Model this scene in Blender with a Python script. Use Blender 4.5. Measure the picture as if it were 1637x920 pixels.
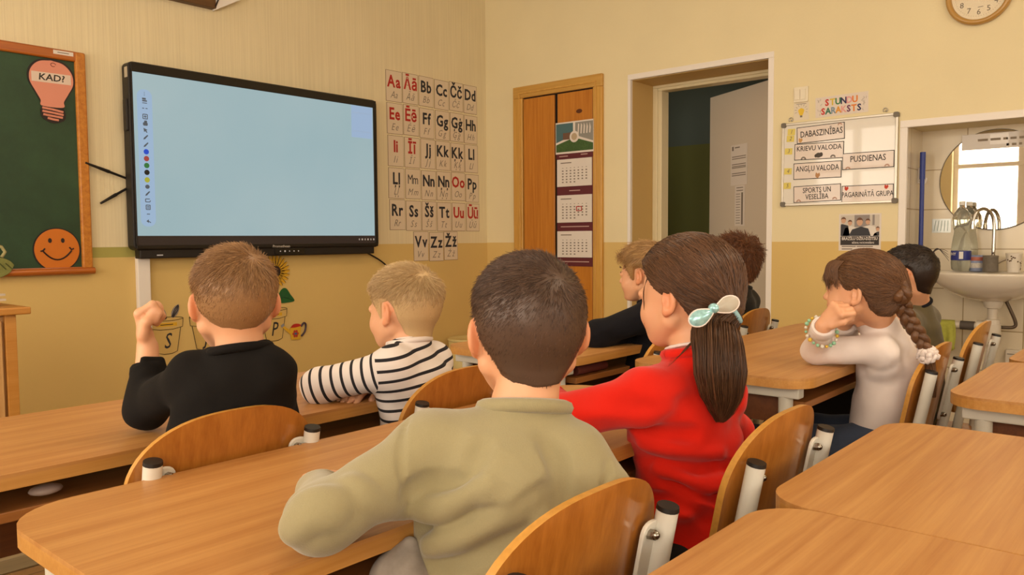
import bpy, bmesh, math, random
import numpy as np
from mathutils import Vector, Matrix

for o in list(bpy.data.objects):
    bpy.data.objects.remove(o)
S = bpy.context.scene
COL = S.collection
RNG = np.random.default_rng(7)
random.seed(7)

# ------------------------------------------------------------------ camera
FPX = 1280.0
YAW, PITCH, ROLL = 0.8577649, 0.06017824, -0.00665348
CAM = np.array([0.0, 0.0, 1.13])


def cam_basis():
    cy, sy = math.cos(YAW), math.sin(YAW)
    fwd = np.array([sy, cy, 0]); right = np.array([cy, -sy, 0]); up = np.array([0, 0, 1.])
    cp, sp = math.cos(PITCH), math.sin(PITCH)
    f2 = cp * fwd - sp * up; u2 = sp * fwd + cp * up
    cr, sr = math.cos(ROLL), math.sin(ROLL)
    return cr * right + sr * u2, -sr * right + cr * u2, f2


C_R, C_U, C_F = cam_basis()
cam_data = bpy.data.cameras.new('camera')
cam_data.sensor_width = 36.0
cam_data.lens = FPX / 1637.0 * 36.0
cam_data.clip_start = 0.02
cam = bpy.data.objects.new('camera', cam_data)
COL.objects.link(cam)
cam.matrix_world = Matrix(((C_R[0], C_U[0], -C_F[0], CAM[0]), (C_R[1], C_U[1], -C_F[1], CAM[1]),
                           (C_R[2], C_U[2], -C_F[2], CAM[2]), (0, 0, 0, 1)))
S.camera = cam


def ray(x, y):
    return C_R * ((x - 818.5) / FPX) - C_U * ((y - 460) / FPX) + C_F


def at(x, y, d):            # real position of a photo point, given its distance along the view axis
    return CAM + ray(x, y) * d


def atz(x, y, z):           # real position of a photo point lying at height z
    r = ray(x, y)
    return CAM + r * ((z - CAM[2]) / r[2])


# ------------------------------------------------------------------ world, light, exposure
S.view_settings.view_transform = 'Standard'
S.view_settings.look = 'None'
S.view_settings.gamma = 1.0
S.view_settings.use_curve_mapping = False
S.view_settings.exposure = -0.08
W = bpy.data.worlds.new('sky'); S.world = W
W.use_nodes = True
W.node_tree.nodes['Background'].inputs[0].default_value = (1.0, 0.93, 0.82, 1)
W.node_tree.nodes['Background'].inputs[1].default_value = 3.0

XL, XR, YF, YB, ZC = -1.5, 4.862, 4.472, -3.6, 3.35      # room
WINS = [(-2.9, -1.6), (-1.1, 0.3), (1.0, 2.56), (3.0, 4.2)]       # windows in the left wall (Y ranges)
WZ0, WZ1 = 0.85, 2.65


def area(name, loc, rot, sx, sy, power, col):
    l = bpy.data.lights.new(name, 'AREA'); l.shape = 'RECTANGLE'
    l.size = sx; l.size_y = sy; l.energy = power; l.color = col
    o = bpy.data.objects.new(name, l); COL.objects.link(o)
    o.location = loc; o.rotation_euler = rot
    return o


DAY = (1.0, 0.83, 0.645)
for wi, (a, b) in enumerate(WINS):
    area('window_and_fill_light', (XL - 0.22, (a + b) / 2, (WZ0 + WZ1) / 2), (0, math.radians(-90), 0), WZ1 - WZ0, b - a,
         (46, 49, 52, 46)[wi], DAY)
area('window_and_fill_light', (1.2, YB - 0.22, (WZ0 + WZ1) / 2), (math.radians(90), 0, 0), 2.6, WZ1 - WZ0, 36, DAY)  # fill from behind through an added back window, brightens the front wall
area('ceiling_fill_light', (2.2, -0.9, ZC - 0.12), (0, 0, 0), 1.2, 0.4, 30, (1.0, 0.80, 0.58))  # unseen ceiling lights, both added as extra fill
area('ceiling_fill_light', (2.2, 1.9, ZC - 0.12), (0, 0, 0), 1.2, 0.4, 16, (1.0, 0.80, 0.58))
area('door_fill_light', (5.55, 3.75, 2.9), (math.radians(-25), 0, 0), 0.5, 0.5, 2.5, (1.0, 0.82, 0.62))  # fill without a fitting, added to brighten the open door leaf

# ------------------------------------------------------------------ materials
MATS = {}


def lin(c):
    c = c / 255.0
    return c / 12.92 if c <= 0.04045 else ((c + 0.055) / 1.055) ** 2.4


def rgb(h):
    h = h.lstrip('#')
    return (lin(int(h[0:2], 16)), lin(int(h[2:4], 16)), lin(int(h[4:6], 16)), 1.0)


def new_mat(name):
    m = bpy.data.materials.new(name); m.use_nodes = True
    nt = m.node_tree
    return m, nt, nt.nodes['Principled BSDF']


def N(nt, t, **kw):
    n = nt.nodes.new(t)
    for k, v in kw.items():
        if k.startswith('i_'):
            n.inputs[k[2:].replace('_', ' ')].default_value = v
        else:
            setattr(n, k, v)
    return n


def plain(name, col, rough=0.6, metal=0.0, noise=0.0, nscale=30.0, bump=0.0, bscale=200.0, sheen=0.0, coat=0.0, emit=None, es=1.0,
          trans=0.0, ior=1.45, alpha=1.0):
    if name in MATS:
        return MATS[name]
    m, nt, b = new_mat(name)
    c = rgb(col) if isinstance(col, str) else (*col, 1.0)
    b.inputs['Base Color'].default_value = c
    b.inputs['Roughness'].default_value = rough
    b.inputs['Metallic'].default_value = metal
    b.inputs['IOR'].default_value = ior
    if sheen: b.inputs['Sheen Weight'].default_value = sheen
    if coat: b.inputs['Coat Weight'].default_value = coat
    if trans: b.inputs['Transmission Weight'].default_value = trans
    if alpha < 1: b.inputs['Alpha'].default_value = alpha
    if emit:
        b.inputs['Emission Color'].default_value = rgb(emit); b.inputs['Emission Strength'].default_value = es
    tc = N(nt, 'ShaderNodeTexCoord')
    if noise:
        t = N(nt, 'ShaderNodeTexNoise', i_Scale=nscale, i_Detail=5.0)
        nt.links.new(tc.outputs['Object'], t.inputs['Vector'])
        mx = N(nt, 'ShaderNodeMix', data_type='RGBA')
        nt.links.new(t.outputs['Fac'], mx.inputs[0])
        mx.inputs[6].default_value = tuple(max(0, x * (1 - noise)) for x in c[:3]) + (1,)
        mx.inputs[7].default_value = tuple(min(1, x * (1 + noise)) for x in c[:3]) + (1,)
        nt.links.new(mx.outputs[2], b.inputs['Base Color'])
    if bump:
        t = N(nt, 'ShaderNodeTexNoise', i_Scale=bscale, i_Detail=4.0)
        nt.links.new(tc.outputs['Object'], t.inputs['Vector'])
        bp = N(nt, 'ShaderNodeBump', i_Strength=bump, i_Distance=0.002)
        nt.links.new(t.outputs['Fac'], bp.inputs['Height'])
        nt.links.new(bp.outputs['Normal'], b.inputs['Normal'])
    MATS[name] = m
    return m


def wood(name, c1, c2, c3=None, axis='X', scale=1.0, rough=0.35, coat=0.0, rings=False):
    """long-grain wood veneer running along a local axis"""
    if name in MATS:
        return MATS[name]
    m, nt, b = new_mat(name)
    tc = N(nt, 'ShaderNodeTexCoord')
    mp = N(nt, 'ShaderNodeMapping')
    s = {'X': (1.2, 26, 26), 'Y': (26, 1.2, 26), 'Z': (26, 26, 1.2)}[axis]
    mp.inputs['Scale'].default_value = tuple(v * scale for v in s)
    nt.links.new(tc.outputs['Object'], mp.inputs['Vector'])
    t = N(nt, 'ShaderNodeTexNoise', i_Scale=1.6, i_Detail=7.0, i_Roughness=0.62, i_Distortion=0.35)
    nt.links.new(mp.outputs[0], t.inputs['Vector'])
    mp2 = N(nt, 'ShaderNodeMapping')
    s2 = {'X': (5, 260, 260), 'Y': (260, 5, 260), 'Z': (260, 260, 5)}[axis]
    mp2.inputs['Scale'].default_value = tuple(v * scale for v in s2)
    nt.links.new(tc.outputs['Object'], mp2.inputs['Vector'])
    t2 = N(nt, 'ShaderNodeTexNoise', i_Scale=1.0, i_Detail=3.0)
    nt.links.new(mp2.outputs[0], t2.inputs['Vector'])
    ad = N(nt, 'ShaderNodeMath', operation='MULTIPLY_ADD')
    nt.links.new(t2.outputs['Fac'], ad.inputs[0]); ad.inputs[1].default_value = 0.35
    nt.links.new(t.outputs['Fac'], ad.inputs[2])
    r = N(nt, 'ShaderNodeValToRGB')
    e = r.color_ramp.elements
    e[0].position = 0.45; e[0].color = rgb(c1)
    e[1].position = 0.9; e[1].color = rgb(c2)
    if c3:
        x = e.new(0.66); x.color = rgb(c3)
    nt.links.new(ad.outputs[0], r.inputs['Fac'])
    nt.links.new(r.outputs['Color'], b.inputs['Base Color'])
    b.inputs['Roughness'].default_value = rough
    if coat: b.inputs['Coat Weight'].default_value = coat
    bp = N(nt, 'ShaderNodeBump', i_Strength=0.06, i_Distance=0.001)
    nt.links.new(ad.outputs[0], bp.inputs['Height']); nt.links.new(bp.outputs['Normal'], b.inputs['Normal'])
    MATS[name] = m
    return m


# ------------------------------------------------------------------ mesh helpers
class MB:
    """collects shapes; build() links them as ONE mesh object"""

    def __init__(self):
        self.v = []; self.f = []; self.mi = []; self.cur = 0

    def add(self, vs, fs, xf=None):
        n = len(self.v)
        for p in vs:
            p = Vector(p)
            self.v.append(tuple(xf @ p if xf else p))
        for f in fs:
            self.f.append(tuple(i + n for i in f)); self.mi.append(self.cur)
        return self

    def mat(self, i):
        self.cur = i; return self

    def box(self, c, s, rot=None):
        x, y, z = s[0] / 2, s[1] / 2, s[2] / 2
        vs = [(-x, -y, -z), (x, -y, -z), (x, y, -z), (-x, y, -z), (-x, -y, z), (x, -y, z), (x, y, z), (-x, y, z)]
        fs = [(0, 3, 2, 1), (4, 5, 6, 7), (0, 1, 5, 4), (1, 2, 6, 5), (2, 3, 7, 6), (3, 0, 4, 7)]
        xf = Matrix.Translation(c) @ (rot.to_4x4() if rot else Matrix())
        return self.add(vs, fs, xf)

    def bx(self, lo, hi):
        return self.box([(a + b) / 2 for a, b in zip(lo, hi)], [b - a for a, b in zip(lo, hi)])

    def tube(self, pts, r, n=12, cap=True, flat=1.0, flat_dir=None):
        pts = [Vector(p) for p in pts]
        rs = r if isinstance(r, (list, tuple)) else [r] * len(pts)
        up = Vector(flat_dir) if flat_dir is not None else None
        base = len(self.v); rings = []
        for i, p in enumerate(pts):
            t = (pts[min(i + 1, len(pts) - 1)] - pts[max(i - 1, 0)]).normalized()
            if up is None:
                up = Vector((0, 0, 1)) if abs(t.z) < 0.9 else Vector((0, 1, 0))
            a = (up - t * up.dot(t))
            if a.length < 1e-6:
                a = t.orthogonal()
            a.normalize(); b = t.cross(a)
            if flat_dir is None: up = a
            ring = []
            for k in range(n):
                th = 2 * math.pi * k / n
                ring.append(tuple(p + a * (math.cos(th) * rs[i] * flat) + b * (math.sin(th) * rs[i])))
            rings.append(ring)
        vs = [q for rg in rings for q in rg]; fs = []
        for i in range(len(pts) - 1):
            for k in range(n):
                k2 = (k + 1) % n
                fs.append((i * n + k, i * n + k2, (i + 1) * n + k2, (i + 1) * n + k))
        if cap:
            fs.append(tuple(reversed(range(n)))); fs.append(tuple((len(pts) - 1) * n + k for k in range(n)))
        return self.add(vs, fs)

    def lathe(self, prof, n=24, c=(0, 0, 0), xf=None):
        vs = []; fs = []
        for (r, z) in prof:
            for k in range(n):
                th = 2 * math.pi * k / n
                vs.append((c[0] + r * math.cos(th), c[1] + r * math.sin(th), c[2] + z))
        for i in range(len(prof) - 1):
            for k in range(n):
                k2 = (k + 1) % n
                fs.append((i * n + k, i * n + k2, (i + 1) * n + k2, (i + 1) * n + k))
        if prof[0][0] > 1e-6: fs.append(tuple(reversed(range(n))))
        if prof[-1][0] > 1e-6: fs.append(tuple((len(prof) - 1) * n + k for k in range(n)))
        return self.add(vs, fs, xf)

    def prism(self, poly, z0, z1, xf=None):
        """poly (x,y) counter-clockwise, extruded z0..z1"""
        n = len(poly)
        vs = [(x, y, z0) for x, y in poly] + [(x, y, z1) for x, y in poly]
        fs = [tuple(reversed(range(n))), tuple(range(n, 2 * n))]
        for k in range(n):
            k2 = (k + 1) % n
            fs.append((k, k2, n + k2, n + k))
        return self.add(vs, fs, xf)

    def sphere(self, c, r, n=12, xf=None):
        rx, ry, rz = r if isinstance(r, (list, tuple)) else (r, r, r)
        vs = [(c[0], c[1], c[2] - rz)]; fs = []
        m = n // 2
        for i in range(1, m):
            ph = -math.pi / 2 + math.pi * i / m
            for k in range(n):
                th = 2 * math.pi * k / n
                vs.append((c[0] + rx * math.cos(ph) * math.cos(th), c[1] + ry * math.cos(ph) * math.sin(th), c[2] + rz * math.sin(ph)))
        vs.append((c[0], c[1], c[2] + rz)); last = len(vs) - 1
        for k in range(n):
            fs.append((0, 1 + (k + 1) % n, 1 + k))
            fs.append((last, last - n + k, last - n + (k + 1) % n))
        for i in range(m - 2):
            for k in range(n):
                a = 1 + i * n + k; b = 1 + i * n + (k + 1) % n
                fs.append((a, b, b + n, a + n))
        return self.add(vs, fs, xf)

    def build(self, name, mats, parent=None, smooth=False, bevel=0.0, loc=None, rot=None, seg=2, angle=None):
        me = bpy.data.meshes.new(name)
        me.from_pydata(self.v, [], self.f)
        ms = mats if isinstance(mats, (list, tuple)) else [mats]
        for m in ms: me.materials.append(m)
        if len(ms) > 1: me.polygons.foreach_set('material_index', self.mi)
        if smooth or angle:
            me.polygons.foreach_set('use_smooth', [True] * len(me.polygons))
        me.update()
        o = bpy.data.objects.new(name, me); COL.objects.link(o)
        if parent: o.parent = parent
        if loc is not None: o.location = loc
        if rot is not None: o.rotation_euler = rot
        if bevel:
            md = o.modifiers.new('bevel', 'BEVEL'); md.width = bevel; md.segments = seg; md.limit_method = 'ANGLE'
            md.angle_limit = math.radians(40)
        if angle:
            bm = bmesh.new(); bm.from_mesh(me)
            for e in bm.edges:
                if len(e.link_faces) == 2 and e.calc_face_angle(0) > math.radians(angle):
                    e.smooth = False
            bm.to_mesh(me); bm.free()
        return o


def rrect(w, h, r, n=6, cx=0, cy=0, rs=None):
    """rounded rectangle outline, counter-clockwise; rs = radii of (bl, br, tr, tl)"""
    rs = rs or (r, r, r, r)
    out = []
    for (sx, sy, a0, rr) in ((-1, -1, 180, rs[0]), (1, -1, 270, rs[1]), (1, 1, 0, rs[2]), (-1, 1, 90, rs[3])):
        x0 = cx + sx * (w / 2 - rr); y0 = cy + sy * (h / 2 - rr)
        for k in range(n + 1):
            a = math.radians(a0 + 90 * k / n)
            out.append((x0 + rr * math.cos(a), y0 + rr * math.sin(a)))
    return out


def circ(cx, cy, rx, ry=None, n=24):
    ry = ry or rx
    return [(cx + rx * math.cos(2 * math.pi * k / n), cy + ry * math.sin(2 * math.pi * k / n)) for k in range(n)]


def tag(o, label=None, cat=None, group=None, kind=None):
    if label: o['label'] = label
    if cat: o['category'] = cat
    if group: o['group'] = group
    if kind: o['kind'] = kind
    return o


def empty(name, loc=(0, 0, 0), rot=(0, 0, 0)):
    o = bpy.data.objects.new(name, None); COL.objects.link(o)
    o.location = loc; o.rotation_euler = rot; o.empty_display_size = 0.05
    return o


R90 = math.radians(90)
FRONT = (R90, 0, 0)              # local x right, y up, z out of the front wall
RIGHT = (R90, 0, -R90)           # the same on the right wall


def fpos(x, z, d=0.0): return (x, YF - d, z)
def rpos(y, z, d=0.0): return (XR - d, y, z)


def text(name, s, mat, parent, x, y, z, size, sx=1.0, bold=0.0, align='CENTER', shear=0.0, rot=0.0, thick=0.0004, spacing=1.0):
    cu = bpy.data.curves.new(name, 'FONT')
    cu.body = s; cu.size = size; cu.align_x = align; cu.align_y = 'CENTER'
    cu.shear = shear; cu.offset = bold * size; cu.extrude = thick; cu.resolution_u = 2
    cu.space_character = spacing
    t = bpy.data.objects.new(name, cu); COL.objects.link(t)
    dg = bpy.context.evaluated_depsgraph_get()
    me = bpy.data.meshes.new_from_object(t.evaluated_get(dg))
    bpy.data.objects.remove(t); bpy.data.curves.remove(cu)
    me.materials.clear(); me.materials.append(mat)
    o = bpy.data.objects.new(name, me); COL.objects.link(o)
    o.parent = parent
    o.location = (x, y, z); o.rotation_euler = (0, 0, rot); o.scale = (sx, 1, 1)
    return o


def smoothpath(pts, n=8):
    """Catmull-Rom through pts"""
    P = [np.array(p, float) for p in pts]
    P = [2 * P[0] - P[1]] + P + [2 * P[-1] - P[-2]]
    out = []
    for i in range(1, len(P) - 2):
        for k in range(n):
            t = k / n
            a, b, c, d = P[i - 1], P[i], P[i + 1], P[i + 2]
            out.append(0.5 * ((2 * b) + (c - a) * t + (2 * a - 5 * b + 4 * c - d) * t * t + (3 * b - a - 3 * c + d) * t ** 3))
    out.append(P[-2])
    return out
# ------------------------------------------------------------------ the room
def wall_mat(name, up, lo, zsplit, ribs=False, patch=None, axis='X', rough=0.75):
    m, nt, b = new_mat(name)
    g = N(nt, 'ShaderNodeNewGeometry')
    sp = N(nt, 'ShaderNodeSeparateXYZ'); nt.links.new(g.outputs['Position'], sp.inputs[0])
    nz = N(nt, 'ShaderNodeTexNoise', i_Scale=2.2, i_Detail=6.0)
    nt.links.new(g.outputs['Position'], nz.inputs['Vector'])
    def two(c):
        mx = N(nt, 'ShaderNodeMix', data_type='RGBA'); c = rgb(c)
        mx.inputs[6].default_value = tuple(v * 0.93 for v in c[:3]) + (1,)
        mx.inputs[7].default_value = tuple(min(1, v * 1.06) for v in c[:3]) + (1,)
        nt.links.new(nz.outputs['Fac'], mx.inputs[0]); return mx
    u, l = two(up), two(lo)
    gt = N(nt, 'ShaderNodeMath', operation='GREATER_THAN'); gt.inputs[1].default_value = zsplit
    nt.links.new(sp.outputs['Z'], gt.inputs[0])
    mx = N(nt, 'ShaderNodeMix', data_type='RGBA')
    nt.links.new(gt.outputs[0], mx.inputs[0]); nt.links.new(l.outputs[2], mx.inputs[6]); nt.links.new(u.outputs[2], mx.inputs[7])
    out = mx
    if patch:                # an olive strip painted at the top of the yellow paint
        x1, z0, colr = patch
        a = N(nt, 'ShaderNodeMath', operation='LESS_THAN'); a.inputs[1].default_value = x1; nt.links.new(sp.outputs['X'], a.inputs[0])
        c = N(nt, 'ShaderNodeMath', operation='GREATER_THAN'); c.inputs[1].default_value = z0; nt.links.new(sp.outputs['Z'], c.inputs[0])
        d = N(nt, 'ShaderNodeMath', operation='MULTIPLY'); nt.links.new(a.outputs[0], d.inputs[0]); nt.links.new(c.outputs[0], d.inputs[1])
        iv = N(nt, 'ShaderNodeMath', operation='SUBTRACT'); iv.inputs[0].default_value = 1.0; nt.links.new(gt.outputs[0], iv.inputs[1])
        e = N(nt, 'ShaderNodeMath', operation='MULTIPLY'); nt.links.new(d.outputs[0], e.inputs[0]); nt.links.new(iv.outputs[0], e.inputs[1])
        m2 = N(nt, 'ShaderNodeMix', data_type='RGBA'); nt.links.new(e.outputs[0], m2.inputs[0])
        nt.links.new(mx.outputs[2], m2.inputs[6]); m2.inputs[7].default_value = rgb(colr); out = m2
    nt.links.new(out.outputs[2], b.inputs['Base Color'])
    b.inputs['Roughness'].default_value = rough
    f = N(nt, 'ShaderNodeTexNoise', i_Scale=90.0, i_Detail=3.0); nt.links.new(g.outputs['Position'], f.inputs['Vector'])
    h = f.outputs['Fac']
    if ribs:                 # ribbed wallpaper above the paint line
        mp = N(nt, 'ShaderNodeMapping'); mp.inputs['Scale'].default_value = (150, 150, 1.6); nt.links.new(g.outputs['Position'], mp.inputs['Vector'])
        r = N(nt, 'ShaderNodeTexNoise', i_Scale=1.0, i_Detail=2.0); nt.links.new(mp.outputs[0], r.inputs['Vector'])
        k = N(nt, 'ShaderNodeMath', operation='MULTIPLY'); nt.links.new(r.outputs['Fac'], k.inputs[0]); nt.links.new(gt.outputs[0], k.inputs[1])
        k2 = N(nt, 'ShaderNodeMath', operation='MULTIPLY_ADD'); nt.links.new(k.outputs[0], k2.inputs[0]); k2.inputs[1].default_value = 1.6
        k3 = N(nt, 'ShaderNodeMath', operation='MULTIPLY'); nt.links.new(f.outputs['Fac'], k3.inputs[0]); k3.inputs[1].default_value = 0.4
        nt.links.new(k3.outputs[0], k2.inputs[2]); h = k2.outputs[0]
        sw = N(nt, 'ShaderNodeMix', data_type='RGBA', blend_type='MULTIPLY')
        rr = N(nt, 'ShaderNodeValToRGB'); rr.color_ramp.elements[0].position = 0.3; rr.color_ramp.elements[1].position = 0.7
        rr.color_ramp.elements[0].color = (0.90, 0.89, 0.87, 1); rr.color_ramp.elements[1].color = (1, 1, 1, 1)
        nt.links.new(r.outputs['Fac'], rr.inputs['Fac'])
        nt.links.new(gt.outputs[0], sw.inputs[0]); nt.links.new(out.outputs[2], sw.inputs[6]); nt.links.new(rr.outputs['Color'], sw.inputs[7])
        nt.links.new(sw.outputs[2], b.inputs['Base Color'])
    bp = N(nt, 'ShaderNodeBump', i_Strength=0.25, i_Distance=0.002)
    nt.links.new(h, bp.inputs['Height']); nt.links.new(bp.outputs['Normal'], b.inputs['Normal'])
    return m


WALL_UP, WALL_LO = '#e5d7ae', '#d8b973'
m_front = wall_mat('front_wall_paint', '#e8dab4', WALL_LO, 1.102, ribs=True, patch=(1.99, 1.046, '#a8a054'))
m_right = wall_mat('right_wall_paint', WALL_UP, WALL_LO, 1.104)
m_hall = wall_mat('hall_paint', '#6d7c78', '#80844a', 1.965)
m_white = plain('white_gloss_paint', '#e9e2da', 0.4)
m_cream = plain('cream_gloss_paint', '#dccfa9', 0.35)
m_ceil = plain('ceiling_paint', '#e8e2d2', 0.85)


def floor_mat():
    m, nt, b = new_mat('parquet')
    tc = N(nt, 'ShaderNodeTexCoord')
    br = N(nt, 'ShaderNodeTexBrick'); br.inputs['Scale'].default_value = 1.0
    br.inputs['Brick Width'].default_value = 0.40; br.inputs['Row Height'].default_value = 0.065
    br.inputs['Mortar Size'].default_value = 0.0025
    br.inputs['Color1'].default_value = rgb('#a8834e'); br.inputs['Color2'].default_value = rgb('#8c6a3c'); br.inputs['Mortar'].default_value = rgb('#4a3620')
    nt.links.new(tc.outputs['Object'], br.inputs['Vector'])
    mp = N(nt, 'ShaderNodeMapping'); mp.inputs['Scale'].default_value = (4, 60, 1); nt.links.new(tc.outputs['Object'], mp.inputs['Vector'])
    nz = N(nt, 'ShaderNodeTexNoise', i_Scale=1.0, i_Detail=5.0); nt.links.new(mp.outputs[0], nz.inputs['Vector'])
    mx = N(nt, 'ShaderNodeMix', data_type='RGBA', blend_type='MULTIPLY'); mx.inputs[0].default_value = 0.5
    nt.links.new(br.outputs['Color'], mx.inputs[6]); nt.links.new(nz.outputs['Color'], mx.inputs[7])
    nt.links.new(mx.outputs[2], b.inputs['Base Color']); b.inputs['Roughness'].default_value = 0.4
    return m


def struct(o): return tag(o, kind='structure')


T = 0.335       # thickness of the right wall
struct(MB().bx((XL - 0.3, YB - 0.2, -0.1), (8.2, YF + 0.2, 0)).build('floor', floor_mat()))
struct(MB().bx((XL - 0.3, YB - 0.2, ZC), (8.2, YF + 0.2, ZC + 0.1)).build('ceiling', m_ceil))
struct(MB().bx((XL - 0.2, YF, 0), (XR + T, YF + 0.2, ZC)).build('wall_front', m_front))
b = MB()
b.bx((XL - 0.2, YB - 0.2, 0), (-0.1, YB, ZC)).bx((2.5, YB - 0.2, 0), (XR + T, YB, ZC)).bx((-0.1, YB - 0.2, 0), (2.5, YB, WZ0)).bx((-0.1, YB - 0.2, WZ1), (2.5, YB, ZC))
struct(b.build('wall_back', m_right))
b = MB()
for x in (-0.07, 0.8, 1.6, 2.47): b.bx((x - 0.03, YB - 0.155, WZ0 + 0.005), (x + 0.03, YB - 0.095, WZ1 - 0.005))
for z in (WZ0 + 0.03, 2.05, WZ1 - 0.03): b.bx((-0.1, YB - 0.16, z - 0.03), (2.5, YB - 0.09, z + 0.03))
struct(b.build('window_4', m_white, bevel=0.006))  # frame of an unseen window, added to let fill light in
NY0, NY1, NZ = 0.12, 1.291, 1.745       # niche
DY0, DY1, DZ = 2.084, 3.094, 2.245      # doorway
b = MB()
b.bx((XR, YB, 0), (XR + T, NY0, ZC)).bx((XR, NY0, NZ), (XR + T, NY1, ZC)).bx((XR, NY1, 0), (XR + T, DY0, ZC))
b.bx((XR, DY0, DZ), (XR + T, DY1, ZC)).bx((XR, DY1, 0), (XR + T, YF, ZC))
struct(b.build('wall_right', m_right))
# left wall with its windows
b = MB(); ys = [YB] + [v for w in WINS for v in w] + [YF]
for i in range(0, len(ys), 2):
    b.bx((XL - 0.2, ys[i], 0), (XL, ys[i + 1], ZC))
for (a, c) in WINS:
    b.bx((XL - 0.2, a, 0), (XL, c, WZ0)).bx((XL - 0.2, a, WZ1), (XL, c, ZC))
struct(b.build('wall_left', m_right))
for i, (a, c) in enumerate(WINS):
    b = MB(); x0, x1 = XL - 0.16, XL - 0.09
    for y in (a + 0.03, c - 0.03): b.bx((x0 + 0.004, y - 0.03, WZ0 + 0.004), (x1 - 0.004, y + 0.03, WZ1 - 0.004))
    for z in (WZ0 + 0.03, WZ1 - 0.03, 2.05): b.bx((x0, a, z - 0.03), (x1, c, z + 0.03))
    b.bx((x0 + 0.006, (a + c) / 2 - 0.05, WZ0 + 0.006), (x1 - 0.006, (a + c) / 2 + 0.05, WZ1 - 0.006))
    w = struct(b.build('window_%d' % (i + 1), m_white, bevel=0.006))
    MB().bx((XL - 0.19, a - 0.04, WZ0 - 0.03), (XL + 0.14, c + 0.04, WZ0)).build('window_sill', m_white, w, bevel=0.006)
# baseboards
m_base = wood('baseboard_wood', '#6b3f20', '#8a5a30', axis='Y', rough=0.4)
m_baseg = wood('grey_baseboard_wood', '#8a7a5c', '#a08e6c', axis='X', rough=0.5)
b = MB()
for (a, c) in ((NY1 + 0.03, DY0 - 0.07), (DY1 + 0.05, 3.28), (4.2, YF), (YB, NY0 - 0.03)):
    b.bx((XR - 0.022, a, 0), (XR, c, 0.085))
struct(b.build('baseboard_right', m_base, bevel=0.006))
struct(MB().bx((XL, YF - 0.022, 0), (XR, YF, 0.09)).build('baseboard_front', m_baseg, bevel=0.006))

# tiles of the niche
def tile_mat():
    m, nt, bb = new_mat('wall_tiles')
    g = N(nt, 'ShaderNodeNewGeometry'); sp = N(nt, 'ShaderNodeSeparateXYZ'); nt.links.new(g.outputs['Position'], sp.inputs[0])
    ad = N(nt, 'ShaderNodeMath', operation='ADD'); nt.links.new(sp.outputs['X'], ad.inputs[0]); nt.links.new(sp.outputs['Y'], ad.inputs[1])
    cb = N(nt, 'ShaderNodeCombineXYZ'); nt.links.new(ad.outputs[0], cb.inputs[0]); nt.links.new(sp.outputs['Z'], cb.inputs[1])
    mp = N(nt, 'ShaderNodeMapping'); mp.inputs['Location'].default_value = (0.075, -0.135, 0); nt.links.new(cb.outputs[0], mp.inputs['Vector'])
    br = N(nt, 'ShaderNodeTexBrick', offset=0.0, squash=1.0); br.inputs['Scale'].default_value = 1.0
    br.inputs['Brick Width'].default_value = 0.30; br.inputs['Row Height'].default_value = 0.2305; br.inputs['Mortar Size'].default_value = 0.003
    br.inputs['Color1'].default_value = rgb('#dccfb4'); br.inputs['Color2'].default_value = rgb('#d6c8ac'); br.inputs['Mortar'].default_value = rgb('#a3906c')
    nt.links.new(mp.outputs[0], br.inputs['Vector'])
    nt.links.new(br.outputs['Color'], bb.inputs['Base Color']); bb.inputs['Roughness'].default_value = 0.22
    bp = N(nt, 'ShaderNodeBump', i_Strength=0.4, i_Distance=0.002, invert=True); nt.links.new(br.outputs['Fac'], bp.inputs['Height'])
    nt.links.new(bp.outputs['Normal'], bb.inputs['Normal'])
    return m


XN = XR + T - 0.015
b = MB()
b.bx((XN, NY0, 0), (XR + T + 0.05, NY1, NZ)).bx((XR + 0.01, NY1 - 0.012, 0), (XR + T, NY1 + 0.02, NZ)).bx((XR + 0.01, NY0 - 0.02, 0), (XR + T, NY0 + 0.012, NZ))
struct(b.build('wall_niche', tile_mat()))
# white edge strips of niche and doorway
b = MB()
b.bx((XR - 0.004, NY1 - 0.014, 0), (XR + 0.02, NY1 + 0.026, NZ - 0.006)).bx((XR - 0.004, NY0 - 0.026, NZ - 0.006), (XR + 0.02, NY1 + 0.026, NZ + 0.034))
struct(b.build('trim_1', m_white, bevel=0.003))
b = MB()
b.bx((XR - 0.004, DY0 - 0.032, 0), (XR + 0.025, DY0 + 0.004, DZ - 0.003)).bx((XR - 0.004, DY1 - 0.004, 0), (XR + 0.025, DY1 + 0.02, DZ - 0.003))
b.bx((XR - 0.004, DY0 - 0.032, DZ - 0.003), (XR + 0.025, DY1 + 0.02, DZ + 0.035))
struct(b.build('trim_2', m_white, bevel=0.003))
# darker ochre paint lining the doorway reveal
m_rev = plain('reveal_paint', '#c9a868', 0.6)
b = MB()
b.bx((XR + 0.024, DY1 - 0.006, 0), (XR + T, DY1 + 0.01, DZ)).bx((XR + 0.024, DY0 - 0.01, 0), (XR + T, DY0 + 0.006, DZ))
b.bx((XR + 0.024, DY0, DZ - 0.006), (XR + T, DY1, DZ + 0.01))
struct(b.build('trim_3', m_rev))

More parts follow.
